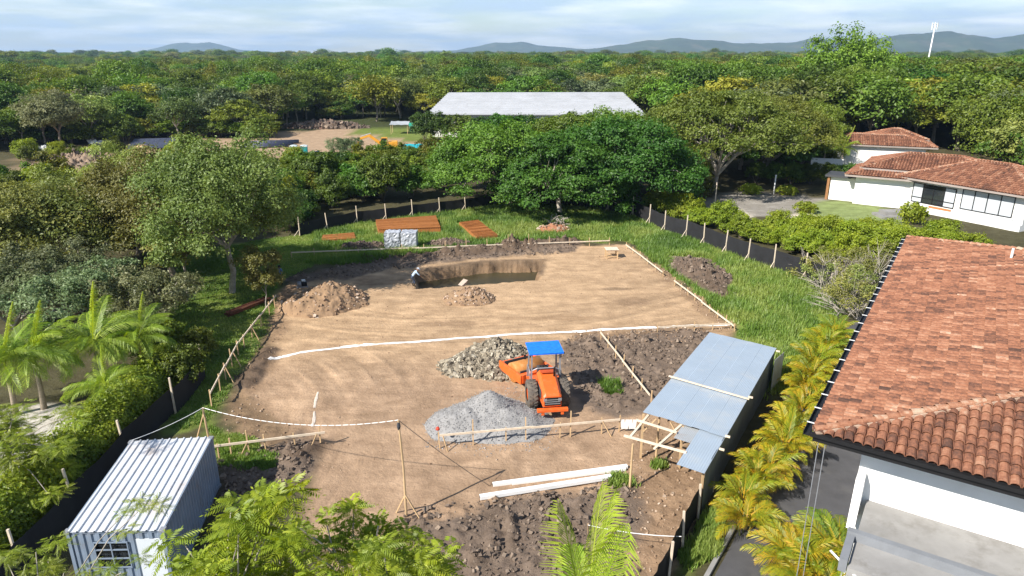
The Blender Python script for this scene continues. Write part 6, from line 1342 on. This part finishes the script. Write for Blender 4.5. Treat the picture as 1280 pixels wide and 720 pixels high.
for k in range(14): mb = MB(); yy = rng.uniform(-.5, .5); zz = .08 + rng.uniform(0, .25); mb.tube([(-2.0 + rng.uniform(-.2, .2), yy, zz), (2.0 + rng.uniform(-.2, .2), yy + rng.uniform(-.15, .15), zz)], 0.05, 6); mb.build("bar", surf('dark_rust', (0.12, 0.045, 0.025), 0.9) if k == 0 else bpy.data.materials['dark_rust'], o)
x, y = at(378, 361); o = thing("site_pump", "small grey machine with dark engine beside the brown earth heap", "machine", (x, y, hz(x, y)), 0.4)
mb = MB(); mb.box(-.45, .45, -.03, .03, .1, .16); mb.box(-.45, -.39, -.3, .3, .04, .1); mb.box(.39, .45, -.3, .3, .04, .1); mb.box(-.45, .45, -.3, -.25, .1, .16); mb.build("skid", MAT['grey_steel'], o)
mb = MB(); mb.box(-.05, .4, -.2, .2, .17, .55); mb.build("engine", MAT['black'], o, bevel=.04); mb = MB(); mb.lathe([(0, -.16), (.2, -.16), (.22, 0), (.2, .16), (0, .16)], 14, Matrix.Translation((-.22, 0, .38)) @ Matrix.Rotation(math.pi / 2, 4, 'Y')); mb.build("pump_housing", MAT['grey_steel'], o, True)
mb = MB(); mb.box(-.02, .3, -.15, .15, .56, .72); mb.build("tank", MAT['white'], o, bevel=.04)

# ------------------------------------------------------------------ road roller
fw_ang = math.radians(7); ax_ = np.array(at(684, 507)); fwd = np.array((-math.sin(fw_ang), math.cos(fw_ang))); ro = ax_ + fwd * 1.65
rol = thing("road_roller", "orange single drum road roller with blue canopy beside the stone pile", "road roller", (ro[0], ro[1], hz(*ro) - 0.01), fw_ang)
def loft(secs):
    """closed skin through cross sections (lists of points, same count)"""
    mb = MB(); n = len(secs[0]); V = [p for s in secs for p in s]; f = []
    for i in range(len(secs) - 1):
        for k in range(n): k2 = (k + 1) % n; f.append((i * n + k, i * n + k2, (i + 1) * n + k2, (i + 1) * n + k))
    f.append(tuple(range(n - 1, -1, -1))); f.append(tuple(range((len(secs) - 1) * n, len(secs) * n))); return mb.add(V, f)
def hood_sec(y, w, zb, zt, sh): return [(-w / 2, y, zb), (w / 2, y, zb), (w / 2, y, zt - sh), (w / 2 - sh, y, zt), (-w / 2 + sh, y, zt), (-w / 2, y, zt - sh)]
mb = loft([hood_sec(-3.25, 0.96, 0.80, 1.42, .12), hood_sec(-3.15, 1.02, 0.74, 1.55, .14), hood_sec(-2.2, 1.08, 0.72, 1.80, .16), hood_sec(-1.15, 1.10, 0.72, 1.98, .16), hood_sec(-1.05, 1.04, 0.74, 1.96, .16)]); hood = mb.build("engine_hood", MAT['orange'], rol, bevel=0.02)
mb = MB(); mb.box(-.44, .44, -3.28, -3.24, .88, 1.34); mb.build("grille", MAT['black'], hood)
for z in (.98, 1.10, 1.22): mb = MB(); mb.box(-.42, .42, -3.30, -3.275, z - .018, z + .018); mb.build("grille_bar", MAT['grey_steel'], hood)
for sx in (-1, 1): mb = MB(); mb.box(sx * .40 - .09, sx * .40 + .09, -3.31, -3.265, 1.16, 1.30); mb.build("tail_lamp", MAT['grey_steel'], hood)
mb = MB(); mb.box(-.38, .38, -1.6, -1.2, 2.02, 2.035); mb.build("hood_vent", surf('vent_red', (0.42, 0.07, 0.02), 0.6), hood)
mb = MB(); mb.tube([(.34, -1.75, 1.85), (.34, -1.75, 2.25), (.34, -1.80, 2.42), (.34, -1.92, 2.50)], .05, 8); mb.build("exhaust_pipe", MAT['black'], rol, True)
for sx in (-1, 1): mb = MB(); mb.box(sx * .55 - .012, sx * .55 + .012, -2.75, -1.35, 1.0, 1.5); mb.build("side_louvre", MAT['dark_grey'], hood)
for sx in (-.12, .12): mb = MB(); mb.tube([(sx, .1, .95), (sx * 1.5, .4, 1.12), (sx * 1.2, .75, .98)], .03, 6); mb.build("hydraulic_hose", MAT['black'], rol, True)
for sx in (-1, 1): mb = MB(); mb.tube([(sx * .86, .2, 2.2), (sx * 1.05, .3, 2.2)], .015, 5); mb.box(sx * 1.05 - .03, sx * 1.05 + .1, .28, .31, 2.05, 2.33); mb.build("mirror", MAT['black'], rol)
mb = MB(); mb.box(-.85, .85, -3.45, -3.2, .55, .72); mb.box(-.62, -.45, -3.42, -3.3, .36, .55); mb.box(.45, .62, -3.42, -3.3, .36, .55); mb.build("rear_bumper", MAT['orange'], rol, bevel=.02)
mb = MB(); mb.box(-.45, .45, -3.1, 0.1, .52, .73); mb.build("rear_chassis", MAT['dark_grey'], rol)
mb = MB(); mb.box(-.95, .95, -1.04, .25, .92, 1.02); mb.box(-.9, -.6, -.9, .1, .6, .92); mb.box(.6, .9, -.9, .1, .6, .92); mb.build("operator_platform", MAT['orange'], rol, bevel=.015)
mb = MB(); mb.box(-.26, .26, -.75, -.28, 1.02, 1.42); mb.box(-.26, .26, -.86, -.74, 1.40, 1.95); mb.build("seat", MAT['black'], rol, bevel=.05)
mb = MB(); mb.box(-.34, .34, .0, .22, 1.02, 1.68); con = mb.build("console", MAT['dark_grey'], rol, bevel=.04)
mb = MB(); Mw = Matrix.Translation((0, -.12, 1.78)) @ Matrix.Rotation(math.radians(-30), 4, 'X'); mb.tube([Mw @ Vector((.22 * math.cos(t), .22 * math.sin(t), 0)) for t in np.linspace(0, 2 * math.pi, 17)], .02, 6); mb.tube([Mw @ Vector((0, 0, 0)), Vector((0, .06, 1.6))], .025, 6); mb.beam(Mw @ Vector((-.21, 0, 0)), Mw @ Vector((.21, 0, 0)), .03, .02); mb.build("steering_wheel", MAT['black'], con)
for sx in (-1, 1):
    for yy in (-.98, .18): mb = MB(); mb.beam((sx * .82, yy, 1.02), (sx * .80, yy, 3.02), .085, .085); mb.build("canopy_post", MAT['grey_steel'], rol)
    mb = MB(); mb.tube([(sx * .9, -.95, 1.02), (sx * .9, -.93, 1.75), (sx * .9, -.8, 1.85), (sx * .9, .0, 1.85), (sx * .9, .15, 1.75), (sx * .9, .15, 1.02)], .025, 6); mb.build("handrail", MAT['grey_steel'], rol)
mb = MB(); mb.tube([(-.8, -.99, 1.9), (-.5, -1.02, 2.05), (.5, -1.02, 2.05), (.8, -.99, 1.9)], .035, 7); mb.build("rear_guard_rail", MAT['grey_steel'], rol)
mb = MB(); n = 18; V = []
for k in range(n + 1):
    y = -1.25 + 1.75 * k / n; o = .018 * (k % 2); V += [(-.98, y, 3.02 + o), (.98, y, 3.06 + o), ]
mb.add(V, [(2 * i, 2 * i + 1, 2 * i + 3, 2 * i + 2) for i in range(n)]); mb.box(-.97, .97, -1.24, .49, 2.97, 3.015); mb.build("canopy", MAT['blue'], rol)
for sx in (-1, 1):
    Mx = Matrix.Translation((sx * .90, -1.65, .80)) @ Matrix.Rotation(math.pi / 2, 4, 'Y')
    mb = MB(); mb.lathe([(.40, -.27), (.62, -.30), (.74, -.28), (.79, -.20), (.80, 0), (.79, .20), (.74, .28), (.62, .30), (.40, .27)], 28, Mx); ty = mb.build("tyre", MAT['rubber'], rol, True)
    lug = MB(); lug.box(-.035, .035, -.04, .04, -.12, .12); lm = lug.mesh("tread_lug", MAT['rubber'])
    mb = MB()
    for k in range(22):
        for sg in (-1, 1):
            th = 2 * math.pi * (k + .25 * sg) / 22; Ml = Mx @ Matrix.Rotation(th, 4, 'Z') @ Matrix.Translation((.795, 0, sg * .14)) @ Matrix.Rotation(sg * .6, 4, 'X'); mb.box(-.02, .028, -.04, .04, -.12, .12, Ml)
    mb.build("tread", MAT['rubber'], ty)
    mb = MB(); mb.lathe([(0.0, -.16), (.12, -.17), (.14, -.12), (.34, -.10), (.41, -.22), (.41, .22), (.34, .10), (.14, .12), (.12, .17), (0, .16)], 20, Mx); mb.build("rim", MAT['orange'], ty, True)
    mb = MB(); mb.box(sx * .62 - .0 if sx > 0 else -1.1, 1.1 if sx > 0 else -.62, -1.25, -1.0, 1.02, 1.30); mb.build("fender", MAT['orange'], rol, bevel=.03)
Mf = Matrix.Translation((0, .35, 0)) @ Matrix.Rotation(math.radians(24), 4, 'Z')
mb = MB(); mb.box(-.35, .35, -.15, .5, .55, .85, Mf); mb.build("hitch", MAT['orange'], rol)
mb = MB()
for sx in (-1, 1): mb.box(sx * 1.12 - .07, sx * 1.12 + .07, .45, 3.0, .42, .98, Mf)
mb.box(-1.05, 1.05, .42, .72, .45, 1.0, Mf); mb.box(-1.05, 1.05, 2.76, 3.0, .42, .9, Mf); fr = mb.build("drum_frame", MAT['orange'], rol, bevel=.02)
mb = MB(); Md = Mf @ Matrix.Translation((0, 1.74, .62)) @ Matrix.Rotation(math.pi / 2, 4, 'Y'); mb.lathe([(0, -1.0), (.58, -1.0), (.62, -.98), (.62, .98), (.58, 1.0), (0, 1.0)], 40, Md); mb.build("drum", surf('drum_steel', (0.46, 0.19, 0.05), 0.7, 0.25, 2, 0.005, 30, metal=.2, stain=(0.5, 0.30, 0.15), stain_amt=.8, stain_scale=2), rol, True)
mb = MB(); mb.box(-1.0, 1.0, 2.60, 2.66, .6, 1.02, Mf); mb.box(-1.0, 1.0, .76, .82, .7, 1.1, Mf); mb.build("scraper", MAT['dark_grey'], fr)

# ------------------------------------------------------------------ people
def person(label, loc, rz, joints, shirt, seed, hat=None):
    """one continuous skinned body in trousers and shirt colours by height, own head and hair"""
    me = bpy.data.meshes.new("person"); names = list(joints); V = [joints[k][0] for k in names]
    E_ = [("pelvis", "belly"), ("belly", "chest"), ("chest", "neck"), ("neck", "head"), ("head", "crown"), ("chest", "sh_l"), ("sh_l", "el_l"), ("el_l", "wr_l"), ("wr_l", "ha_l"), ("chest", "sh_r"), ("sh_r", "el_r"), ("el_r", "wr_r"), ("wr_r", "ha_r"), ("pelvis", "hip_l"), ("hip_l", "kn_l"), ("kn_l", "an_l"), ("an_l", "to_l"), ("pelvis", "hip_r"), ("hip_r", "kn_r"), ("kn_r", "an_r"), ("an_r", "to_r")]
    me.from_pydata(V, [(names.index(a), names.index(b)) for a, b in E_], []); o = bpy.data.objects.new("person", me); COL.objects.link(o); o.location = loc; o.rotation_euler = (0, 0, rz)
    sk = o.modifiers.new("skin", 'SKIN'); sk.use_smooth_shade = True; sl = me.skin_vertices[0].data
    for i, k in enumerate(names): sl[i].radius = joints[k][1]; sl[i].use_root = (k == "pelvis")
    ss = o.modifiers.new("sub", 'SUBSURF'); ss.levels = ss.render_levels = 1
    dg = bpy.context.evaluated_depsgraph_get(); m2 = bpy.data.meshes.new_from_object(o.evaluated_get(dg)); o.modifiers.clear(); o.data = m2
    skin, trousers, boots = MATS_P['skin'], MATS_P['trousers'], MATS_P['boots']; m2.materials.clear()
    for m in (shirt, skin, trousers, boots): m2.materials.append(m)
    J = {k: np.array(joints[k][0]) for k in names}; zone = {"pelvis": 2, "hip_l": 2, "hip_r": 2, "kn_l": 2, "kn_r": 2, "an_l": 3, "an_r": 3, "to_l": 3, "to_r": 3, "belly": 0, "chest": 0, "sh_l": 0, "sh_r": 0, "el_l": 0, "el_r": 0, "neck": 1, "head": 1, "crown": 1, "wr_l": 1, "wr_r": 1, "ha_l": 1, "ha_r": 1}
    ks = list(J); A = np.array([J[k] for k in ks]); zz = [zone[k] for k in ks]
    for p in m2.polygons: p.material_index = zz[int(np.argmin(((A - np.array(p.center)) ** 2).sum(1)))]; p.use_smooth = True
    tag(o, label, "person")
    hc = J["head"] * .35 + J["crown"] * .65; mb = MB(); up = Vector(J["crown"] - J["head"]).normalized(); M_ = Matrix.Translation(hc) @ up.to_track_quat('Z', 'Y').to_matrix().to_4x4()
    if hat: mb.lathe([(0.19, -.01), (.115, .0), (.11, .05), (.08, .10), (0, .12)], 14, M_); mb.build("hat", hat, o, True)
    else: mb.lathe([(0.10, -.08), (.115, -.01), (.105, .05), (.06, .09), (0, .10)], 14, M_); mb.build("hair", MAT['black'], o, True)
    for j in ("ha_l", "ha_r"):
        d = Vector(J[j] - J["wr_" + j[-1]]).normalized(); s = d.cross(Vector((0, 0, 1))); s = s.normalized() if s.length > .1 else Vector((1, 0, 0)); mb = MB(); b = Vector(J[j])
        for q in range(4): p0 = b + s * (q - 1.5) * .021; mb.tube([p0, p0 + d * (.045 + .006 * (q % 3)), p0 + d * (.075 + .01 * (q in (1, 2))) - Vector((0, 0, .025))], [.011, .010, .007], 6)
        mb.tube([b - d * .03 + s * .03, b + s * .06 + d * .01, b + s * .065 + d * .04], [.012, .011, .008], 6); mb.build("fingers", skin, o, True)
    mb = MB(); f = Vector((0, 1, 0)); hd = Vector(J["head"]); mb.tube([hd + Vector((0, .09, .03)), hd + Vector((0, .125, .0))], [.012, .018], 6); 
    for sx in (-1, 1): mb.lathe([(0, -.01), (.022, 0), (0, .012)], 8, Matrix.Translation(hd + Vector((sx * .1, .0, .02))) @ Matrix.Rotation(math.pi / 2, 4, 'Y'))
    mb.build("face_features", skin, o, True)
    return o
MATS_P = dict(skin=surf('skin', (0.24, 0.125, 0.075), 0.6, .1, 4), trousers=surf('work_trousers', (0.05, 0.065, 0.10), 0.9, .25, 5), boots=surf('boots', (0.03, 0.025, 0.02), 0.8, .2, 5))
R2 = lambda a, b=None: (a, b or a)
bend = dict(pelvis=((0, -.12, .88), R2(.15, .12)), belly=((0, .02, 1.06), R2(.15, .115)), chest=((0, .22, 1.26), R2(.17, .12)), neck=((0, .36, 1.38), R2(.06)), head=((0, .44, 1.45), R2(.09, .10)), crown=((0, .50, 1.57), R2(.075)),
    sh_l=((-.2, .26, 1.29), R2(.07)), el_l=((-.27, .42, 1.05), R2(.05)), wr_l=((-.2, .58, .87), R2(.036)), ha_l=((-.17, .64, .80), R2(.042, .022)), sh_r=((.2, .26, 1.29), R2(.07)), el_r=((.27, .44, 1.07), R2(.05)), wr_r=((.18, .62, .93), R2(.036)), ha_r=((.14, .69, .88), R2(.042, .022)),
    hip_l=((-.1, -.12, .82), R2(.10)), kn_l=((-.13, .06, .48), R2(.068)), an_l=((-.13, -.06, .09), R2(.048)), to_l=((-.14, .12, .045), R2(.045, .035)), hip_r=((.1, -.12, .82), R2(.10)), kn_r=((.13, .10, .48), R2(.068)), an_r=((.14, .02, .09), R2(.048)), to_r=((.15, .2, .045), R2(.045, .035)))
stand = dict(pelvis=((0, 0, .95), R2(.15, .11)), belly=((0, .0, 1.13), R2(.145, .105)), chest=((0, 0, 1.36), R2(.17, .115)), neck=((0, .01, 1.52), R2(.058)), head=((0, .03, 1.60), R2(.085, .10)), crown=((0, .03, 1.73), R2(.075)),
    sh_l=((-.21, 0, 1.43), R2(.068)), el_l=((-.27, .02, 1.14), R2(.048)), wr_l=((-.25, .14, .92), R2(.035)), ha_l=((-.24, .18, .85), R2(.042, .022)), sh_r=((.21, 0, 1.43), R2(.068)), el_r=((.27, .0, 1.14), R2(.048)), wr_r=((.26, .1, .90), R2(.035)), ha_r=((.26, .13, .82), R2(.042, .022)),
    hip_l=((-.1, 0, .90), R2(.098)), kn_l=((-.12, .03, .5), R2(.066)), an_l=((-.12, 0, .09), R2(.047)), to_l=((-.13, .16, .045), R2(.045, .035)), hip_r=((.1, 0, .90), R2(.098)), kn_r=((.12, .03, .5), R2(.066)), an_r=((.13, 0, .09), R2(.047)), to_r=((.14, .16, .045), R2(.045, .035)))
PALE_BLUE = surf('pale_blue_shirt', (0.42, 0.55, 0.70), 0.9, .12, 6)
x, y = at(520, 360); person("worker in pale blue shirt and dark trousers bending at the pit's edge", (x - .25, y + .35, hz(x - .25, y + .35)), math.radians(-70), bend, PALE_BLUE, 1, surf('pale_hat', (0.55, 0.58, 0.62), 0.8))
x, y = at(352, 358); person("worker in blue shirt standing in the shade of the olive tree", (x, y, hz(x, y)), math.radians(150), stand, surf('blue_shirt', (0.13, 0.22, 0.42), 0.9, .12, 6), 2)

# ------------------------------------------------------------------ the yard beyond the trees
TEAL = surf('teal_plastic', (0.02, 0.34, 0.34), 0.5, .12, 1)
for k, (px, lab) in enumerate(((368, "left of the pair of teal portable toilets, its roof pale"), (381, "second teal portable toilet, next to the blue bucket"))):
    x, y = at(px, 197); o = thing("portable_toilet", ("teal portable toilet standing nearer the stack of black sheets" if k == 0 else "teal portable toilet standing nearer the blue bucket"), "portable toilet", (x, y, hz(x, y)), 0.15)
    mb = MB(); mb.box(-.62, .62, -.6, .6, .12, 2.1); b = mb.build("cabin", TEAL, o, bevel=.05); mb = MB(); mb.box(-.45, .45, -.64, -.605, .2, 1.95); d = mb.build("door", surf('teal_door', (0.015, 0.26, 0.27), 0.5) if k == 0 else bpy.data.materials['teal_door'], o)
    mb = MB(); mb.box(.32, .38, -.68, -.642, 1.0, 1.15); mb.build("handle", MAT['black'], d)
    mb = MB(); mb.prism([(-.7, 0), (.7, 0), (.62, .18), (0, .28), (-.62, .18)], -.66, .66, Matrix.Translation((0, 0, 2.1)) @ Matrix.Rotation(math.pi / 2, 4, 'X')); mb.build("roof", surf('pale_plastic', (0.55, 0.62, 0.62), 0.5) if k == 0 else bpy.data.materials['pale_plastic'], o)
    mb = MB(); mb.box(-.68, .68, -.66, .66, -.05, .115); mb.build("base", MAT['dark_grey'], o)
x, y = at(397, 193); mb = MB(); mb.lathe([(0, 0), (.3, 0), (.38, .6), (.34, .6), (.28, .06), (0, .05)], 16, Matrix.Translation((x, y, hz(x, y)))); tag(mb.build("blue_bucket", MAT['blue'], smooth=True), "blue plastic tub on the dirt beside the portable toilets", "bucket")
SHEET = surf('black_sheet', (0.05, 0.055, 0.085), 0.45, .3, .5, spec=.5)
for k, (a, b, dep, lab) in enumerate((((158, 190), (243, 187), 9, "long dark blue black sheet roof behind the sandy mound"), ((300, 186), (366, 184), 6, "rows of long black pipes stacked behind the olive tree"))):
    A_, B_ = np.array(at(*a)), np.array(at(*b)); o = thing("black_sheet_roof" if k == 0 else "black_pipe_stack", lab, "roof" if k == 0 else "pipes"); d = (B_ - A_) / np.linalg.norm(B_ - A_); n = np.array((-d[1], d[0]))
    if k == 0:
        for i in range(12):
            p, q = A_ + (B_ - A_) * i / 12, A_ + (B_ - A_) * (i + .97) / 12; mb = MB(); mb.hexa([(*p, .55), (*q, .55), (*(q + n * dep), 1.5), (*(p + n * dep), 1.5), (*p, .65), (*q, .65), (*(q + n * dep), 1.6), (*(p + n * dep), 1.6)]); mb.build("sheet", SHEET, o)
        for i in range(7):
            for e in (0.3, dep - .3): p = A_ + (B_ - A_) * (i + .05) / 6.2 + n * e; mb = MB(); mb.box(p[0] - .07, p[0] + .07, p[1] - .07, p[1] + .07, -.1, .55 + .95 * e / dep); mb.build("post", MAT['wood'], o)
    else:
        for r in range(3):
            for i in range(5):
                p, q = A_ + n * (r * 3 + i * .5), B_ + n * (r * 3 + i * .5) + d * (r - 1); mb = MB(); mb.tube([(*p, .3 + .2 * (i % 2)), (*q, .3 + .2 * (i % 2))], .24, 8); mb.build("pipe", SHEET, o, True)
# excavator
YEL = surf('digger_yellow', (0.62, 0.30, 0.03), 0.5, .15, 2, stain=(0.3, 0.18, 0.08), stain_amt=.4)
x, y = at(484, 190); ex = thing("excavator", "yellow tracked excavator parked with lowered arm in the yard", "excavator", (x, y, hz(x, y)), math.radians(8))
for sy in (-1, 1): mb = MB(); mb.prism([(-1.9, .35), (-1.6, .02), (1.6, .02), (1.9, .35), (1.9, .6), (1.6, .88), (-1.6, .88), (-1.9, .6)], -.28, .28, Matrix.Translation((0, sy * 1.1, 0)) @ Matrix.Rotation(math.pi / 2, 4, 'X')); mb.build("track", MAT['black'], ex)
mb = MB(); mb.lathe([(0, .6), (.7, .6), (.7, 1.0), (0, 1.0)], 18, Matrix.Identity(4)); mb.build("turntable", MAT['dark_grey'], ex)
mb = MB(); mb.box(-1.3, 2.2, -1.25, 1.25, 1.0, 1.35); mb.box(.3, 2.2, -1.25, 1.25, 1.35, 2.15); mb.build("upper_body", YEL, ex, bevel=.08)
mb = MB(); mb.prism([(-1.3, 1.36), (.2, 1.36), (.2, 3.0), (-.9, 3.0), (-1.3, 2.3)], -.5, .5, Matrix.Translation((0, -.7, 0)) @ Matrix.Rotation(math.pi / 2, 4, 'X')); cabn = mb.build("cab", YEL, ex)
for sy in (-1, 1): mb = MB(); mb.prism([(-1.15, 1.55), (.05, 1.55), (.05, 2.85), (-.85, 2.85), (-1.15, 2.3)], -.01, .01, Matrix.Translation((0, -.7 + sy * .515, 0)) @ Matrix.Rotation(math.pi / 2, 4, 'X')); mb.build("cab_window", MAT['glass'], cabn)
mb = MB(); mb.beam((-1.1, .4, 1.6), (-3.4, .5, 3.3), .4, .55); mb.beam((-3.2, .5, 3.3), (-5.4, .6, 2.6), .36, .42); mb.build("boom", YEL, ex, bevel=.04)
mb = MB(); mb.beam((-5.3, .6, 2.9), (-5.9, .65, .9), .32, .38); mb.build("stick", YEL, ex, bevel=.04)
mb = MB(); mb.prism([(-6.5, .1), (-5.7, .0), (-5.5, .9), (-6.2, 1.1)], -.5, .5, Matrix.Translation((0, .65, 0)) @ Matrix.Rotation(math.pi / 2, 4, 'X')); mb.build("bucket", MAT['rust'], ex)
mb = MB(); mb.tube([(-1.3, .45, 1.4), (-2.9, .48, 2.7)], .09, 8); mb.tube([(-3.0, .5, 3.7), (-5.0, .6, 3.1)], .08, 8); mb.build("hydraulic_ram", MAT['grey_steel'], ex)
# tarpaulin shelters
GREEN_T = surf('green_tarp', (0.02, 0.30, 0.20), 0.6, .2, 1, .05, 3); TEAL_T = surf('teal_tarp', (0.02, 0.33, 0.38), 0.6, .2, 1, .05, 3)
def shelter(label, px, py, rz, L_, W_, H_, mat, name="tarp_shelter", roof=None):
    x, y = at(px, py); o = thing(name, label, "shelter", (x, y, hz(x, y)), rz)
    for sx in (0, 1):
        for sy in (0, 1): mb = MB(); mb.tube([(sx * L_, sy * W_, -.2), (sx * L_, sy * W_, H_ + .5 * sy - .02)], .06, 6); mb.build("post", MAT['wood'], o)
    n = 8; V = []
    for i in range(n + 1):
        for j in range(n + 1): V.append((-.3 + (L_ + .6) * i / n, -.3 + (W_ + .6) * j / n, H_ + .5 * j / n - .25 * math.sin(math.pi * i / n) * math.sin(math.pi * j / n) + .05 * math.sin(i * 2.1 + j)))
    mb = MB(); mb.add(V, [(i * (n + 1) + j, (i + 1) * (n + 1) + j, (i + 1) * (n + 1) + j + 1, i * (n + 1) + j + 1) for i in range(n) for j in range(n)]); mb.build("tarp", roof or mat, o, True)
    mb = MB(); V = []
    for i in range(n + 1): V += [(L_ * i / n, -.32 + .12 * (i % 2), .2), (L_ * i / n, -.30, H_ - .05)]
    if roof is None: mb.add(V, [(2 * i, 2 * i + 2, 2 * i + 3, 2 * i + 1) for i in range(n // 2)]); mb.build("tarp_side", mat, o)
    return o
shelter("small open shelter with pale metal roof and white legs on the weedy bank", 489, 168, 0.05, 4.0, 3.5, 2.3, GREEN_T, roof=ZINC2)
shelter("low green tarpaulin stretched beside the pale roofed shelter", 512, 165, 0.1, 6.0, 2.5, 1.5, GREEN_T)
shelter("curved turquoise tarpaulin shelter in front of the excavator", 505, 200, 0.2, 3.8, 3.2, 2.0, TEAL_T)
x, y = at(473, 203); o = thing("material_trailer", "low blue topped trailer with yellow rails near the excavator", "trailer", (x, y, hz(x, y)), .05)
mb = MB(); mb.box(0, 4.5, 0, 2, .9, 1.0); mb.build("deck", surf('pale_blue', (0.18, 0.36, 0.55), .5), o)
for i in range(4): mb = MB(); mb.box(.2 + i * 1.35, .3 + i * 1.35, -.05, .05, 0, 1.5); mb.build("rail_post", YEL, o)
for i in (.8, 3.6): mb = MB(); mb.lathe([(0, -.15), (.38, -.15), (.42, 0), (.38, .15), (0, .15)], 14, Matrix.Translation((i, .1, .42)) @ Matrix.Rotation(math.pi / 2, 4, 'X')); mb.build("wheel", MAT['rubber'], o, True)
x, y = at(508, 206); mb = MB(); mb.box(x - .9, x + .9, y - .6, y + .6, 0, 1.1); tag(mb.build("blue_tank", MAT['blue'], bevel=.15), "blue water tank in front of the turquoise tarpaulin", "tank")
for k, (px, py, lab) in enumerate(((52, 188, "white rubble sacks beneath the grey green tree"), (126, 181, "small white sack heap beside the dark sheet roof"))):
    x, y = at(px, py); rs = np.random.RandomState(k); P = np.stack([x + rs.normal(size=9) * 1.2, y + rs.normal(size=9) * .8, .3 + .25 * rs.rand(9)], 1); o = link("white_sack", rocks_mesh("white_sack", P, np.full(9, 1.0), MAT['white'], k)); o["kind"] = "stuff"; tag(o, lab, "sacks")
# lamp posts / poles
x, y = at(967, 243); o = thing("lamp_post", "white post standing at the villa drive", "post", (x, y, hz(x, y))); mb = MB(); mb.tube([(0, 0, -.2), (0, 0, 2.6)], .09, 10); mb.build("shaft", MAT['white'], o, True); mb = MB(); mb.tube([(0, 0, 2.6), (0, 0, 2.75)], [.13, .1], 10); mb.build("cap", MAT['white'], o)
x, y = at(893, 258); o = thing("timber_pole", "rough timber pole among the yellow green shrubs at the villa drive", "pole", (x, y, hz(x, y))); mb = MB(); mb.tube([(0, 0, -.2), (.05, 0, 3.0)], [.09, .07], 8); mb.build("shaft", MAT['pale_wood'], o); mb = MB(); mb.tube([(.05, 0, 3.0), (.05, 0, 3.1)], [.09, .05], 8); mb.build("cap", MAT['pale_wood'], o)
# mast on the skyline
tp = along(1163, 58, 420.0); o = thing("phone_mast", "white telecom mast with antenna panels rising above the forest", "mast", (tp.x, tp.y, 0)); hT = along(1168, 33, 420).z
mb = MB(); mb.tube([(0, 0, 0), (0.5, 0, hT - 1)], [.5, .32], 10); mb.build("mast_tube", MAT['white'], o, True)
for k in range(6): a = k * 1.047; mb = MB(); mb.box(-.35, .35, -.15, .15, -2.0, 2.0, Matrix.Translation((1.6 * math.cos(a) + .5, 1.6 * math.sin(a), hT)) @ Matrix.Rotation(a + 1.57, 4, 'Z')); mb.build("antenna_panel", MAT['white'], o)
mb = MB(); mb.tube([(1.5 * math.cos(t) + .5, 1.5 * math.sin(t), hT - .5) for t in np.linspace(0, 6.283, 13)], .12, 6); mb.tube([(1.5 * math.cos(t) + .5, 1.5 * math.sin(t), hT + 1) for t in np.linspace(0, 6.283, 13)], .12, 6); mb.build("platform_ring", MAT['grey_steel'], o)

# ------------------------------------------------------------------ haze
mb = MB(); mb.box(-9900, 9900, -450, 10800, -12, 260)
hm, nt, out = new_mat("haze_air"); pv = nd(nt, "ShaderNodeVolumePrincipled"); pv.inputs['Color'].default_value = (0.50, 0.72, 1.0, 1); pv.inputs['Density'].default_value = HAZE_DENSITY; pv.inputs['Anisotropy'].default_value = 0.2
nt.links.new(pv.outputs[0], out.inputs['Volume'])
if HAZE_DENSITY > 0: hz_o = mb.build("haze", hm); hz_o["kind"] = "stuff"; hz_o["label"] = "thin blue haze in the far distance"; hz_o["category"] = "haze"
